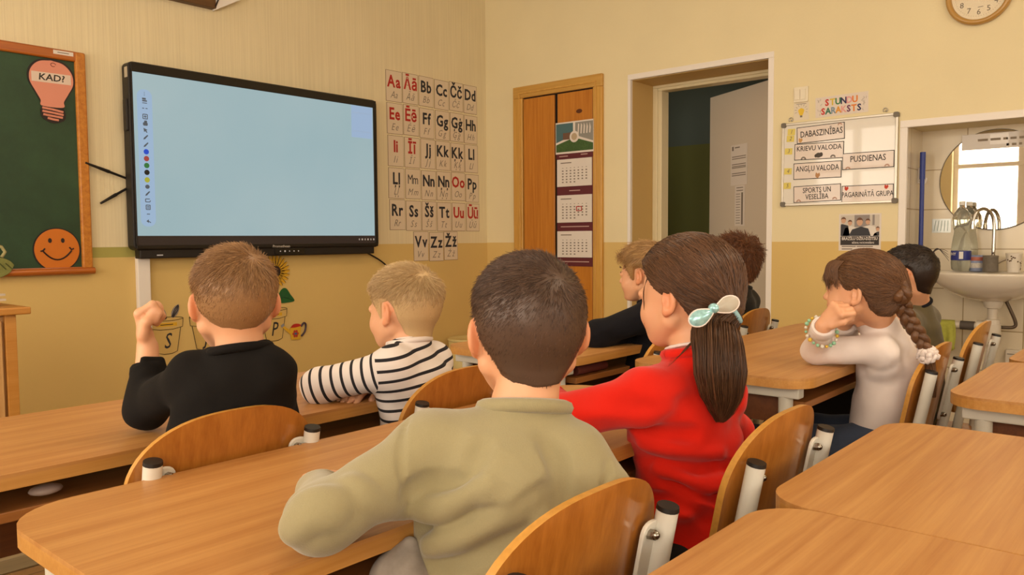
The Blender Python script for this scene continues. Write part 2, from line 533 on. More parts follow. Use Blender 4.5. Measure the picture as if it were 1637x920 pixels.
# white door standing ajar into the hall, in a cream frame
XD = XR + T - 0.03
b = MB()
b.bx((XD, DY1 - 0.075, 0), (XD + 0.10, DY1 - 0.005, DZ - 0.045)).bx((XD, DY0 + 0.005, 0), (XD + 0.10, DY0 + 0.06, DZ - 0.045))
b.bx((XD, DY0, DZ - 0.045), (XD + 0.10, DY1 - 0.005, DZ - 0.005))
b.bx((XD - 0.012, DY1 - 0.045, 0), (XD, DY1 - 0.006, DZ - 0.026)).bx((XD - 0.012, DY0 + 0.006, DZ - 0.026), (XD, DY1 - 0.006, DZ - 0.006))
d1 = struct(b.build('door_1', m_cream, bevel=0.004))
PH = 0.534
dl = empty('door_leaf', (XD + 0.07, DY0 + 0.055, 0), (0, 0, -PH)); dl.parent = d1
m_door = plain('door_white', '#d2c6b4', 0.5)
leaf = MB().bx((-0.02, 0, 0.01), (0.02, 0.855, DZ - 0.05)).build('leaf_panel', m_door, dl, bevel=0.003)
m_chrome = plain('chrome', '#c8c4be', 0.2, metal=1.0)
m_dark = plain('dark_metal', '#4a443e', 0.4, metal=0.8)
hb = MB()
hb.tube([(-0.02, 0.80, 1.13), (-0.032, 0.80, 1.13)], 0.026, 16).tube([(-0.03, 0.80, 1.13), (-0.06, 0.80, 1.13), (-0.066, 0.785, 1.13), (-0.066, 0.68, 1.128)], 0.009, 10)
hb.tube([(-0.02, 0.80, 1.03), (-0.028, 0.80, 1.03)], 0.02, 16)
hb.build('door_handle', m_dark, leaf, smooth=False, angle=40)
# the hall beyond
b = MB()
b.bx((6.55, -0.2, 0), (6.7, YF + 0.2, ZC)).bx((XR + T, -0.25, 0), (6.7, -0.2, ZC)).bx((XR + T, YF, 0), (6.7, YF + 0.2, ZC))
struct(b.build('wall_hall', m_hall))


def sheet(name, w, h, mat, loc, rot, t=0.0016, r=0.0, tilt=0.0, z0=0.0):
    """thin board or paper, outline w x h in the wall's plane, thickness t out of the wall"""
    mb = MB(); mb.prism(rrect(w, h, max(r, 0.0005), 4 if r else 1), z0, z0 + t)
    o = mb.build(name, mat, loc=loc, rot=rot)
    if tilt: o.rotation_euler.rotate_axis('Z', tilt)
    return o


m_paper = plain('paper_white', '#ded5cc', 0.6)
m_ink = plain('black_ink', '#2a2320', 0.6)
m_pencil = plain('grey_ink', '#7d7266', 0.7)
m_red = plain('red_ink', '#b0241c', 0.6)
m_navy = plain('navy_ink', '#23242e', 0.6)


def inkrect(mb, x, y, w, h, z): mb.bx((x - w / 2, y - h / 2, z), (x + w / 2, y + h / 2, z + 0.0005)); return mb


# notices on the door leaf (face towards the room, normal -x of the leaf)
def leafsheet(name, y, z, w, h, label, cat, lines):
    th = -PH
    px = XD + 0.07 + (-0.0215) * math.cos(th) - y * math.sin(th); py = DY0 + 0.055 + (-0.0215) * math.sin(th) + y * math.cos(th)
    o = sheet(name, w, h, m_paper, (px, py, z), (R90, 0, -R90 + th))
    k = MB()
    for (x, yy, ww, hh) in lines: inkrect(k, x, yy, ww, hh, 0.0016)
    k.build('print', m_pencil, o)
    return tag(o, label, cat)


L = [(-0.075, 0.12, 0.02, 0.03), (-0.02, 0.125, 0.06, 0.008)]
for zz in (0.06, 0.045, 0.005, -0.01, -0.02, -0.06, -0.075): L.append((0, zz, 0.17, 0.006))
leafsheet('notice', 0.47, 1.655, 0.20, 0.29, 'white printed notice on the open white door, upper and wider of two', 'notice', L)
L = [(0, 0.13, 0.08, 0.006), (0.0, 0.11, 0.08, 0.006)]
for q in range(12): L.append((-0.02, 0.085 - q * 0.019, 0.05, 0.004))
L.append((0.03, -0.02, 0.02, 0.23))
leafsheet('notice', 0.455, 1.36, 0.12, 0.29, 'narrow grey timetable sheet on the open white door under the wider notice', 'notice', L)

# ------------------------------------------------------------------ pine wardrobe doors on the right wall
m_pine = wood('pine_casing', '#bf8c3c', '#d6a653', axis='Z', rough=0.35)
m_pineh = wood('pine_casing_top', '#b98a3e', '#d0a253', axis='Y', rough=0.35)
m_pdoor = wood('pine_door_panel', '#b06a1c', '#c98430', axis='Z', rough=0.3)
Y0, Y1, ZW = 3.315, 4.158, 2.318
cas = MB()
cas.bx((XR - 0.03, Y1 - 0.095, 0), (XR, Y1, ZW - 0.09)).bx((XR - 0.03, Y0, 0), (XR, Y0 + 0.08, ZW - 0.09))
wd = cas.build('door_2', m_pine, bevel=0.006); struct(wd)
MB().bx((XR - 0.03, Y0, ZW - 0.09), (XR, Y1, ZW)).build('door_casing_head', m_pineh, wd, bevel=0.006)
ml = MB()
for (ya, yb) in ((Y1 - 0.075, Y1 - 0.06), (Y0 + 0.05, Y0 + 0.062)): ml.bx((XR - 0.036, ya, 0), (XR - 0.028, yb, ZW - 0.06))
ml.bx((XR - 0.036, Y0 + 0.05, ZW - 0.06), (XR - 0.028, Y1 - 0.06, ZW - 0.048))
ml.build('casing_moulding', m_pine, wd, bevel=0.003)
m_gap = plain('gap_shade', '#1c120c', 0.9)
MB().bx((XR - 0.008, Y0 + 0.08, 0), (XR - 0.002, Y1 - 0.095, ZW - 0.09)).build('gap_shade_sheet', m_gap, wd)  # near-black sheet, stands in for the shade between the leaves
for nm, (ya, yb) in (('far', (3.752, 4.055)), ('near', (3.402, 3.722))):
    lf = MB().bx((XR - 0.022, ya, 0.01), (XR - 0.006, yb, ZW - 0.10)).build('door_leaf', m_pdoor, wd, bevel=0.003)
    if nm == 'near':
        kn = MB(); kn.prism(circ(3.52, 2.07, 0.028, 0.016, 12), 0, 0.001, Matrix(((0, 0, -1, XR - 0.022), (1, 0, 0, 0), (0, 1, 0, 0), (0, 0, 0, 1))))
        kn.build('wood_knot', plain('knot', '#5a2c10', 0.4), lf)

# three-month wall calendar
cal = empty('wall_calendar', rpos(3.559, 1.46, 0.024), RIGHT)
tag(cal, 'three-month wall calendar with dark red backing hanging on the orange pine door', 'calendar')
m_mar = plain('maroon_card', '#5e1f26', 0.5)
CW, zc = 0.338, 1.46
MB().prism(rrect(CW - 0.01, 1.765 - 0.925, 0.001, 1, 0.0, (1.765 + 0.925) / 2 - zc), 0.0, 0.003).build('backing_card', m_mar, cal)
MB().prism(rrect(CW + 0.01, 0.235, 0.001, 1, 0.0, 1.883 - zc), 0.002, 0.006).build('picture_card', m_paper, cal)
pc = MB()
z0 = 1.775 - zc; z1 = 1.99 - zc; w = CW / 2
pc.mat(0).prism([(-w, z0 + 0.075), (-0.012, z0 + 0.122), (-0.012, z1), (-w, z1)], 0.006, 0.0066)
pc.mat(1).prism([(0.008, z0 + 0.122), (w, z0 + 0.07), (w, z1), (0.008, z1)], 0.006, 0.0066)
pc.mat(2).prism([(-w, z0 + 0.005), (w, z0 + 0.005), (w, z0 + 0.055), (0, z0 + 0.105), (-w, z0 + 0.06)], 0.006, 0.0066)
pc.mat(3).prism(rrect(0.09, 0.05, 0.004, 2, -0.06, z0 + 0.12), 0.0066, 0.0072)
pc.mat(4).prism(circ(0, z0 + 0.112, 0.042), 0.0072, 0.0078)
pc.mat(5).prism(circ(0, z0 + 0.112, 0.026), 0.0078, 0.0084)
for q in range(5):
    pc.mat(4).prism([(0.03 + q * 0.026, z0 + 0.13), (0.04 + q * 0.026, z0 + 0.128), (0.045 + q * 0.026, z1 - 0.015 - 0.008 * q), (0.035 + q * 0.026, z1 - 0.01)], 0.0066, 0.007)
pc.build('picture', [plain('photo_teal', '#496b70', 0.4), plain('photo_grey', '#8f8c84', 0.4), plain('photo_green', '#3f5c2c', 0.4, noise=0.5, nscale=90), plain('photo_brown', '#6e5140', 0.4),
                     m_paper, plain('photo_tan', '#b8a384', 0.4)], cal)
MB().prism(rrect(CW, 0.036, 0.001, 1, 0, 1.748 - zc), 0.004, 0.007).build('header_strip', m_mar, cal)
for (a, c) in ((1.725, 1.522), (1.457, 1.253), (1.188, 0.992)):
    hh = a - c
    pg = MB().prism(rrect(CW - 0.02, hh, 0.001, 1, 0.0, (a + c) / 2 - zc), 0.004, 0.010).build('month_page', m_paper, cal)
    k = MB()
    for r in range(6):
        for q in range(7):
            if r == 5 and q > 3: continue
            inkrect(k, -0.105 + q * 0.036, a - zc - 0.066 - r * 0.021, 0.014 if r else 0.010, 0.009 if r else 0.004, 0.010)
    inkrect(k, -0.075, a - zc - 0.028, 0.10, 0.007, 0.010)
    k.build('dates', m_pencil, pg)
    if abs(a - 1.457) < 1e-3:
        fr = MB()
        for (x, y, ww, hh2) in ((0.045, -0.088, 0.05, 0.006), (0.045, -0.118, 0.05, 0.006), (0.022, -0.103, 0.006, 0.03), (0.068, -0.103, 0.006, 0.03)):
            fr.bx((x - ww / 2, a - zc + y - hh2 / 2, 0.010), (x + ww / 2, a - zc + y + hh2 / 2, 0.012))
        fr.build('date_marker', m_red, pg)
k = MB()
for (x, y, ww) in ((0, 1.49, 0.10), (0.0, 1.222, 0.26), (0.0, 0.96, 0.26), (-0.10, 1.748, 0.08), (0.09, 1.752, 0.06)):
    inkrect(k, x, y - zc, ww, 0.007, 0.0071 if y > 1.7 else 0.0031)
k.build('print', plain('pale_print', '#b99a92', 0.5), cal)
# ------------------------------------------------------------------ front wall: chalkboard
def fsc(d): return (YF - d) / YF                       # things standing off the wall keep their true place
m_fr = wood('chalkboard_frame_wood', '#94481a', '#bd6d22', axis='X', rough=0.3, coat=0.2)
m_frv = wood('chalkboard_frame_upright', '#a8601c', '#cf8a34', axis='Z', rough=0.3, coat=0.2)
cb = empty('chalkboard', fpos(0.9, 1.0, 0.0), FRONT)
tag(cb, 'green chalkboard in a varnished wooden frame at left edge of the front wall', 'chalkboard')
s = fsc(0.03); cx0, cx1 = 0.05 - 0.9, 1.767 * s - 0.9; z0, z1 = 1.13 + (0.961 - 1.13) * s - 1.0, 1.13 + (2.119 - 1.13) * s - 1.0
m_green, nt, bb = new_mat('chalkboard_green')
tc = N(nt, 'ShaderNodeTexCoord'); t = N(nt, 'ShaderNodeTexNoise', i_Scale=3.0, i_Detail=8.0, i_Roughness=0.7); nt.links.new(tc.outputs['Object'], t.inputs['Vector'])
r = N(nt, 'ShaderNodeValToRGB'); r.color_ramp.elements[0].position = 0.35; r.color_ramp.elements[0].color = rgb('#17351b'); r.color_ramp.elements[1].position = 0.8; r.color_ramp.elements[1].color = rgb('#2c4f30')
nt.links.new(t.outputs['Fac'], r.inputs['Fac']); nt.links.new(r.outputs['Color'], bb.inputs['Base Color']); bb.inputs['Roughness'].default_value = 0.5
MB().bx((cx0, z0 + 0.02, 0.004), (cx1 - 0.02, z1 - 0.02, 0.014)).build('writing_board', m_green, cb)
FW = 0.052
MB().bx((cx0, z1 - FW, 0), (cx1, z1, 0.03)).build('frame_rail', m_fr, cb, bevel=0.008)
lr = MB().bx((cx0, z0 + 0.01, 0), (cx1 - 0.005, z0 + FW * 0.75, 0.026)).build('frame_rail', m_fr, cb, bevel=0.006)
MB().bx((cx1 - FW, z0 + 0.03, 0), (cx1 - 0.0005, z1 - 0.002, 0.032)).build('frame_upright', m_frv, cb, bevel=0.008)
MB().bx((cx0, z0 + 0.03, 0), (cx0 + FW, z1 - 0.002, 0.032)).build('frame_upright', m_frv, cb, bevel=0.008)
MB().tube([(cx0, z0 + 0.018, 0.035), (cx1 + 0.002, z0 + 0.018, 0.035)], 0.018, 10).build('chalk_ledge', m_fr, cb, angle=40)
lb = MB().bx((cx1 - 0.155, z1 - 0.028, 0.03), (cx1 - 0.06, z1 - 0.008, 0.0312)).build('name_label', m_paper, cb)
inkrect(MB(), cx1 - 0.108, z1 - 0.018, 0.055, 0.004, 0.0312).build('print', m_pencil, lb)

# bulb cut-out with KAD?
m_pink = plain('pink_card', '#d98f78', 0.55); m_pkl = plain('pale_strip', '#dcc8b8', 0.5); m_blk = plain('black_outline', '#231513', 0.5)
def blob(c, pts, n=6):
    P = smoothpath(pts + [pts[0]], n)[:-1]
    return [(float(p[0] + c[0]), float(p[1] + c[1])) for p in P]


sb = fsc(0.018)
bx, bz = 1.598 * sb, 1.13 + (1.905 - 1.13) * sb
bulb = empty('bulb_cutout', fpos(bx, bz, 0.0145), FRONT); bulb.scale = (0.97, 1.0, 1)
tag(bulb, 'pink paper light bulb cut-out lettered KAD? at the chalkboard top right', 'cutout')
half = [(0.0, 0.152), (0.062, 0.139), (0.102, 0.096), (0.108, 0.040), (0.082, -0.012), (0.058, -0.055), (0.052, -0.085)]
out = half + [(0.054, -0.09), (0.06, -0.12), (0.05, -0.145), (0.012, -0.16), (-0.02, -0.155), (-0.05, -0.135), (-0.056, -0.1), (-0.05, -0.088)] + [(-x, y) for x, y in reversed(half[1:-1])]
MB().prism(blob((0, 0), [(x * 1.05, y * 1.035) for x, y in out]), 0, 0.003).build('outline_card', m_blk, bulb)
MB().prism(blob((0, 0), [(x * 0.97, y * 0.975) for x, y in half] + [(-x * 0.97, y * 0.975) for x, y in reversed(half[1:])]), 0.003, 0.004).build('bulb_glass', m_pink, bulb)
k = MB()
for q in range(4):
    y = -0.098 - q * 0.0165; w = (0.05, 0.05, 0.046, 0.026)[q]
    k.tube([(-w, y + 0.005, 0.004), (0, y, 0.004), (w, y - 0.008 + 0.002 * q, 0.004)], 0.006, 6)
k.build('bulb_screw', m_pink, bulb)
st = MB().bx((-0.095, 0.035, 0.004), (0.095, 0.085, 0.0048)).build('word_strip', m_pkl, bulb, rot=(0, 0, 0.01))
text('lettering', 'KAD?', m_ink, st, 0.0, 0.060, 0.0049, 0.046, 1.15, bold=0.018, shear=0.1)
k = MB(); k.tube([(0.012 * math.cos(a) + 0.01, 0.128 + 0.009 * math.sin(a), 0.0045) for a in [2 * math.pi * q / 14 for q in range(13)]], 0.0016, 6)
k.build('hole_ring', plain('ring_brown', '#7a4038', 0.5), bulb)

# orange smiling face
sx, sz = 1.592 * sb, 1.13 + (1.092 - 1.13) * sb
sm = empty('smiley_cutout', fpos(sx, sz, 0.0145), FRONT)
tag(sm, 'round orange smiling face cut-out at the chalkboard bottom right corner', 'cutout')
m_or = plain('orange_card', '#c9701a', 0.45)
MB().prism(circ(0, 0, 0.113, 0.113, 48), 0, 0.003).build('outline_card', m_blk, sm)
MB().prism(circ(0, 0, 0.107, 0.107, 48), 0.003, 0.0042).build('face_disc', m_or, sm)
k = MB()
for x in (-0.033, 0.028): k.prism(circ(x, 0.047, 0.009, 0.0125, 16), 0.0042, 0.005)
k.build('eyes', m_blk, sm)
k = MB(); k.tube([(-0.068 + 0.136 * q / 16, -0.005 - 0.046 * (1 - (q / 8 - 1) ** 2), 0.0044) for q in range(17)], 0.0042, 6)
k.tube([(-0.079, -0.007, 0.0044), (-0.068, -0.004, 0.0044), (-0.058, 0.007, 0.0044)], 0.0042, 6).tube([(0.079, 0.006, 0.0044), (0.068, 0.0, 0.0044), (0.058, 0.012, 0.0044)], 0.0042, 6)
k.build('smile', m_blk, sm)

# pale green soft leaf ornament at the chalkboard's lower left
lo = empty('leaf_ornament', fpos(1.30, 1.0, 0.05), FRONT)
tag(lo, 'green felt leaf ornament hanging at the chalkboard ledge, cut by the left edge', 'ornament')
m_lf = plain('felt_green', '#7d7f45', 0.9, noise=0.3, nscale=60); m_lf2 = plain('felt_pale', '#a8a070', 0.9)
MB().prism(blob((0, 0), [(0.075, 0.02), (0.05, 0.045), (0.0, 0.06), (-0.06, 0.04), (-0.06, -0.02), (0.0, -0.04), (0.05, -0.02)]), 0, 0.012).build('leaf', m_lf, lo, bevel=0.003)
k = MB(); k.tube([(0.02, 0.06, 0.012), (0.035, 0.085, 0.014), (0.02, 0.11, 0.014), (-0.01, 0.115, 0.014), (-0.03, 0.10, 0.014)], 0.008, 8); k.build('curl', m_lf2, lo, smooth=True)
k = MB()
for q in range(4): k.tube([(-0.04 + q * 0.025, 0.03, 0.0125), (-0.02 + q * 0.028, 0.0, 0.0125)], 0.003, 6)
k.build('leaf_vein', plain('felt_dark', '#4e5228', 0.9), lo)

# ------------------------------------------------------------------ interactive display
DD = 0.095; sd = fsc(DD)
def dpx(x, z): return (x * sd, 1.13 + (z - 1.13) * sd)
X0, Z0 = dpx(2.84, 1.6)
disp = empty('interactive_display', (X0, YF, Z0), FRONT)
tag(disp, 'large black interactive touch display with pale blue screen on the front wall', 'display')
m_bez = plain('bezel_black', '#17120f', 0.28); m_bez2 = plain('bezel_side', '#1b1613', 0.5)
def dl_(x, z):
    a, c = dpx(x, z); return a - X0, c - Z0
ax, az = dl_(1.985, 1.082); ex, ez = dl_(3.722, 2.118)
ix, iz = dl_(2.006, 1.11); jx, jz = dl_(3.682, 2.062)
MB().prism(rrect(ex - ax, ez - az, 0.03, 5, (ax + ex) / 2, (az + ez) / 2), 0.015, DD - 0.004).build('housing', m_bez2, disp, bevel=0.006)
fr = MB()          # bezel as four bars
for (a0, b0, a1, b1) in ((ax, jz, ex, ez), (ax, az, ex, iz), (ax, iz, ix, jz), (jx, iz, ex, jz)):
    fr.bx((a0 + (0.012 if a0 == ax else 0), b0 + (0.006 if b0 == az else 0), DD - 0.006), (a1 - (0.012 if a1 == ex else 0), b1 - (0.006 if b1 == ez else 0), DD + 0.004))
fr.build('bezel', m_bez, disp, bevel=0.003)
m_scr, nt, bb = new_mat('lit_screen')
tc = N(nt, 'ShaderNodeTexCoord'); t = N(nt, 'ShaderNodeTexNoise', i_Scale=1.1, i_Detail=3.0); nt.links.new(tc.outputs['Object'], t.inputs['Vector'])
r = N(nt, 'ShaderNodeValToRGB'); r.color_ramp.elements[0].position = 0.3; r.color_ramp.elements[0].color = rgb('#94b0b6'); r.color_ramp.elements[1].position = 0.7; r.color_ramp.elements[1].color = rgb('#9fb6ba')
nt.links.new(t.outputs['Fac'], r.inputs['Fac']); nt.links.new(r.outputs['Color'], bb.inputs['Emission Color']); bb.inputs['Emission Strength'].default_value = 1.02
bb.inputs['Base Color'].default_value = (0.02, 0.02, 0.02, 1); bb.inputs['Roughness'].default_value = 0.35
tb = dl_(0, 1.163)[1]
scr = MB().bx((ix, tb, DD - 0.004), (jx, jz, DD)).build('screen', m_scr, disp)
m_tb = plain('taskbar', '#241b18', 0.35, emit='#2b2320', es=0.6)
tkb = MB().bx((ix, iz, DD - 0.004), (jx, tb, DD)).build('taskbar', m_tb, disp)
m_icn = plain('icon_grey', '#9a948e', 0.5, emit='#9a948e', es=0.6)
k = MB()
for q in range(6):
    k.prism(rrect(0.012 if q % 2 else 0.008, 0.012, 0.002, 2, jx - 0.135 + q * 0.025, (iz + tb) / 2), DD, DD + 0.0004)
k.build('icon', m_icn, tkb)
m_pill = plain('toolbar_blue', '#202428', 0.5, emit='#a3bfdc', es=0.87)
hx = 0.035
ty = lambda y: jz - (y - 117.0) / (377.0 - 117.0) * (jz - tb)
px = ix + 0.062
pill = MB().prism(rrect(0.082, ty(143) - ty(362), 0.036, 6, px, (ty(143) + ty(362)) / 2), DD, DD + 0.0006).build('toolbar', m_pill, scr)
m_ic = plain('icon_dark', '#3b4148', 0.5, emit='#4b5560', es=0.7)
ZI = DD + 0.0006
for y, c in ((242, '#1d4fd0'), (253, '#b0453c'), (264, '#2f7a3a'), (275, '#141414'), (287, '#b7b53a')):
    MB().prism(circ(px, ty(y), 0.0145, n=18), ZI, ZI + 0.0005).build('colour_dot', plain('dot_' + c[1:], '#101010', 0.5, emit=c, es=0.85), pill)
def icon(y, f):
    k = MB(); f(k, px, ty(y)); k.build('icon', m_ic, pill)
def seg(k, x0, y0, x1, y1, r=0.0025): k.tube([(x0, y0, ZI), (x1, y1, ZI)], r, 6)
icon(150, lambda k, x, y: [k.prism(circ(x, y + d, 0.002, n=8), ZI, ZI + .0005) for d in (-0.008, 0, 0.008)])
icon(161, lambda k, x, y: (k.prism(rrect(0.026, 0.004, 0.001, 1, x, y - 0.012), ZI, ZI + .0005), k.prism(rrect(0.026, 0.008, 0.001, 1, x, y), ZI, ZI + .0005), k.prism(rrect(0.02, 0.01, 0.001, 1, x - 0.003, y + 0.011), ZI, ZI + .0005)))
icon(173, lambda k, x, y: (seg(k, x - 0.014, y, x - 0.004, y), seg(k, x + 0.004, y, x + 0.014, y)))
icon(186, lambda k, x, y: [seg(k, *q) for q in ((x - .012, y - .012, x + .012, y - .012), (x - .012, y + .012, x + .012, y + .012), (x - .012, y - .012, x - .012, y + .012), (x + .012, y - .012, x + .012, y + .012), (x - .007, y, x + .007, y), (x, y - .007, x, y + .007))])
icon(197, lambda k, x, y: (k.prism(rrect(0.026, 0.018, 0.006, 3, x, y - 0.003), ZI, ZI + .0005), k.prism(rrect(0.016, 0.012, 0.004, 3, x + 0.002, y + 0.01), ZI, ZI + .0005)))
icon(208, lambda k, x, y: k.prism([(x - .011, y + .013), (x - .008, y - .010), (x - .002, y - .004), (x + .006, y - .013), (x + .010, y - .009), (x + .003, y), (x + .012, y + .003)], ZI, ZI + .0006))
for yy in (219, 231, 309): icon(yy, lambda k, x, y: k.prism([(x - .014, y - .013), (x - .004, y - .010), (x + .014, y + .010), (x + .009, y + .014), (x - .010, y - .003)], ZI, ZI + .0005))
icon(298, lambda k, x, y: k.prism(circ(x, y, 0.013, 0.012, 7), ZI, ZI + .0005))
icon(320, lambda k, x, y: [seg(k, *q) for q in ((x - .013, y - .008, x + .010, y - .008), (x - .013, y + .008, x + .010, y + .008), (x - .013, y - .008, x - .013, y + .008), (x + .010, y - .008, x + .014, y))])
icon(331, lambda k, x, y: [seg(k, *q) for q in ((x - .011, y - .012, x + .011, y - .012), (x - .011, y + .012, x + .011, y + .012), (x - .011, y - .012, x - .011, y + .012), (x + .011, y - .012, x + .011, y + .012), (x - .006, y - .004, x + .006, y - .004), (x - .006, y + .004, x + .006, y + .004))])
icon(342, lambda k, x, y: seg(k, x - .008, y, x + .008, y))
icon(354, lambda k, x, y: (k.prism([(x - .012, y + .002), (x + .001, y + .012), (x + .001, y - .008)], ZI, ZI + .0005), seg(k, x, y + 0.002, x + .012, y - .006)))
# floating pane at the top right
m_pane = plain('pane_blue', '#202428', 0.4, emit='#9db6d4', es=0.95)
pn = MB().bx((jx - 0.185, jz - 0.215, DD), (jx - 0.006, jz - 0.002, DD + 0.0006)).build('side_pane', m_pane, scr)
k = MB()
for zz in (0.048, 0.172): k.bx((jx - 0.18, jz - zz - 0.0015, DD + 0.0006), (jx - 0.012, jz - zz, DD + 0.001))
k.build('divider_line', plain('pane_line', '#8c9fb8', 0.5, emit='#8c9fb8', es=0.6), pn)
text('brand_lettering', 'Promethean', plain('silver_print', '#b9b2aa', 0.4), disp, (ix + jx) / 2 + 0.07, az + 0.013, DD + 0.0042, 0.022, 1.15, bold=0.01)
# speaker bar below
qx, qz = dl_(2.02, 1.035); wx, wz = dl_(3.685, 1.092)
spk = MB().bx((qx, qz, 0.02), (wx, wz, DD - 0.01)).build('speaker_bar', m_bez2, disp, bevel=0.006)
bp_ = MB().prism(rrect(0.22, 0.04, 0.008, 3, (qx + wx) / 2 + 0.13, (qz + wz) / 2), DD - 0.010, DD - 0.006).build('button_panel', plain('panel_black', '#100d0c', 0.15), spk)
k = MB()
for q in range(5): k.prism(circ((qx + wx) / 2 + 0.06 + q * 0.033, (qz + wz) / 2, 0.004 if q != 1 else 0.006, n=10), DD - 0.006, DD - 0.0055)
k.build('button', m_icn, bp_)
MB().prism(rrect(0.035, 0.006, 0.002, 2, qx + 0.11, qz + 0.018), DD - 0.010, DD - 0.0095).build('indicator_light', m_icn, spk)
# side socket panel and wireless aerials on the left
MB().bx((ax - 0.012, ez - 0.37, 0.04), (ax + 0.004, ez - 0.20, 0.08)).build('side_panel', m_bez2, disp, bevel=0.005)
MB().bx((ax - 0.001, ez - 0.085, 0.05), (ax + 0.0, ez - 0.03, 0.085)).build('side_label', plain('label_grey', '#b3a892', 0.6), disp)
for (p0, p1) in (((ax + 0.02, -0.12, 0.02), (ax - 0.21, -0.045, 0.03)), ((ax + 0.02, -0.16, 0.02), (ax - 0.14, -0.255, 0.03))):
    p0 = Vector(p0); p1 = Vector(p1); m1 = p0.lerp(p1, 0.45)
    MB().tube([p0, m1, m1 + (p1 - p0) * 0.02, p1], [0.006, 0.007, 0.0095, 0.0055], 10).build('antenna', m_bez2, disp, angle=40)

# cable and duct below
k = MB(); k.tube(smoothpath([(wx + X0 - 0.03, YF - 0.03, qz + Z0 + 0.01), (3.72, YF - 0.02, 0.98), (3.80, YF - 0.012, 0.92), (3.87, YF - 0.01, 0.83)], 5), 0.006, 8)
tag(k.build('power_cable', m_bez2, smooth=True), 'black cable dropping from the lower right corner of the display', 'cable')
tag(MB().bx((1.985, YF - 0.035, 0.09), (2.055, YF, 1.05)).build('cable_duct', m_white, bevel=0.004), 'white vertical cable duct running down the wall below the display', 'cable duct')

# ------------------------------------------------------------------ wooden panel and white box at the ceiling edge
m_brn = wood('brown_board_wood', '#4f3418', '#6d4a22', axis='X', rough=0.5)
pb = empty('wall_shelf', (2.48, YF, 2.49))
tag(pb, 'brown wooden board with white end box high on the wall above the display', 'shelf')
MB().bx((-1.2, -0.05, 0.0), (0.005, 0.0, 0.3)).build('front_board', m_brn, pb, bevel=0.003)
e = MB(); e.prism([(0.0, -0.006), (0.16, 0.085), (0.16, 0.3), (0.0, 0.3)], -0.05, 0.0, Matrix(((1, 0, 0, 0.008), (0, 0, 1, 0.0), (0, 1, 0, 0), (0, 0, 0, 1))))
e.build('end_box', m_white, pb, bevel=0.002)
MB().box((0.04, -0.053, 0.1), (0.008, 0.004, 0.2), Matrix.Rotation(math.radians(24), 3, 'Y')).build('edge_strip', m_blk, pb)

# ------------------------------------------------------------------ alphabet cards
m_card = plain('letter_card', '#dccbb2', 0.6); m_edge = plain('card_edge_brown', '#8d7258', 0.6)
ROWS = [[('Aa', 1), ('Āā', 1), ('Bb', 0), ('Cc', 0), ('Čč', 0), ('Dd', 0)], [('Ee', 1), ('Ēē', 1), ('Ff', 0), ('Gg', 0), ('Ģģ', 0), ('Hh', 0)],
        [('Ii', 1), ('Īī', 1), ('Jj', 0), ('Kk', 0), ('Ķķ', 0), ('Ll', 0)], [('Ļļ', 0), ('Mm', 0), ('Nn', 0), ('Ņņ', 0), ('Oo', 1), ('Pp', 0)],
        [('Rr', 0), ('Ss', 0), ('Šš', 0), ('Tt', 0), ('Uu', 1), ('Ūū', 1)], [('Vv', 0), ('Zz', 0), ('Žž', 0)]]
ROWN = ['top row', 'second row', 'third row', 'fourth row', 'fifth row', 'short bottom row']
CEDIL = dict(zip('ĢĶĻŅķļņģ', 'GKLNklng'))


def letter_pair(o, s_, mat, y, size, sxx, bold, shear=0.0, nm='printed_letters'):
    # letters set side by side; the comma of the softened consonants is drawn as a small wedge
    mb = MB(); xs = 0.0; w_ = []
    for ch in s_:
        t_ = text('glyph', CEDIL.get(ch, ch), mat, None, 0, 0, 0, size, 1.0, bold=bold, shear=shear, align='LEFT')
        me = t_.data; co = [v.co.copy() for v in me.vertices]; x0, x1 = min(c.x for c in co), max(c.x for c in co)
        y0, y1 = min(c.y for c in co), max(c.y for c in co)
        mb.add([(c.x - x0 + xs, c.y, c.z) for c in co], [tuple(p.vertices) for p in me.polygons])
        if ch in CEDIL:
            xc = xs + (x1 - x0) / 2; r_ = size * 0.06
            if ch == 'ģ': mb.prism([(xc - r_, y1 + size * .06), (xc + r_ * .9, y1 + size * .06), (xc + r_ * .9, y1 + size * .12), (xc + r_ * .2, y1 + size * .22), (xc - r_ * .6, y1 + size * .2), (xc - r_, y1 + size * .12)], -0.0004, 0.0004)
            else:
                yb_ = min(y0, -size * 0.33)
                mb.prism([(xc - r_ * .9, yb_ - size * .20), (xc - r_ * .2, yb_ - size * .22), (xc + r_, yb_ - size * .12), (xc + r_, yb_ - size * .04), (xc - r_ * .8, yb_ - size * .04), (xc - r_ * .8, yb_ - size * .11)], -0.0004, 0.0004)
        xs += (x1 - x0) + size * 0.06
        bpy.data.objects.remove(t_); bpy.data.meshes.remove(me)
    xs -= size * 0.06
    g_ = mb.build(nm, mat, o); g_.scale = (sxx, 1, 1); g_.location = (-xs * sxx / 2, y, 0.0026)
    return g_


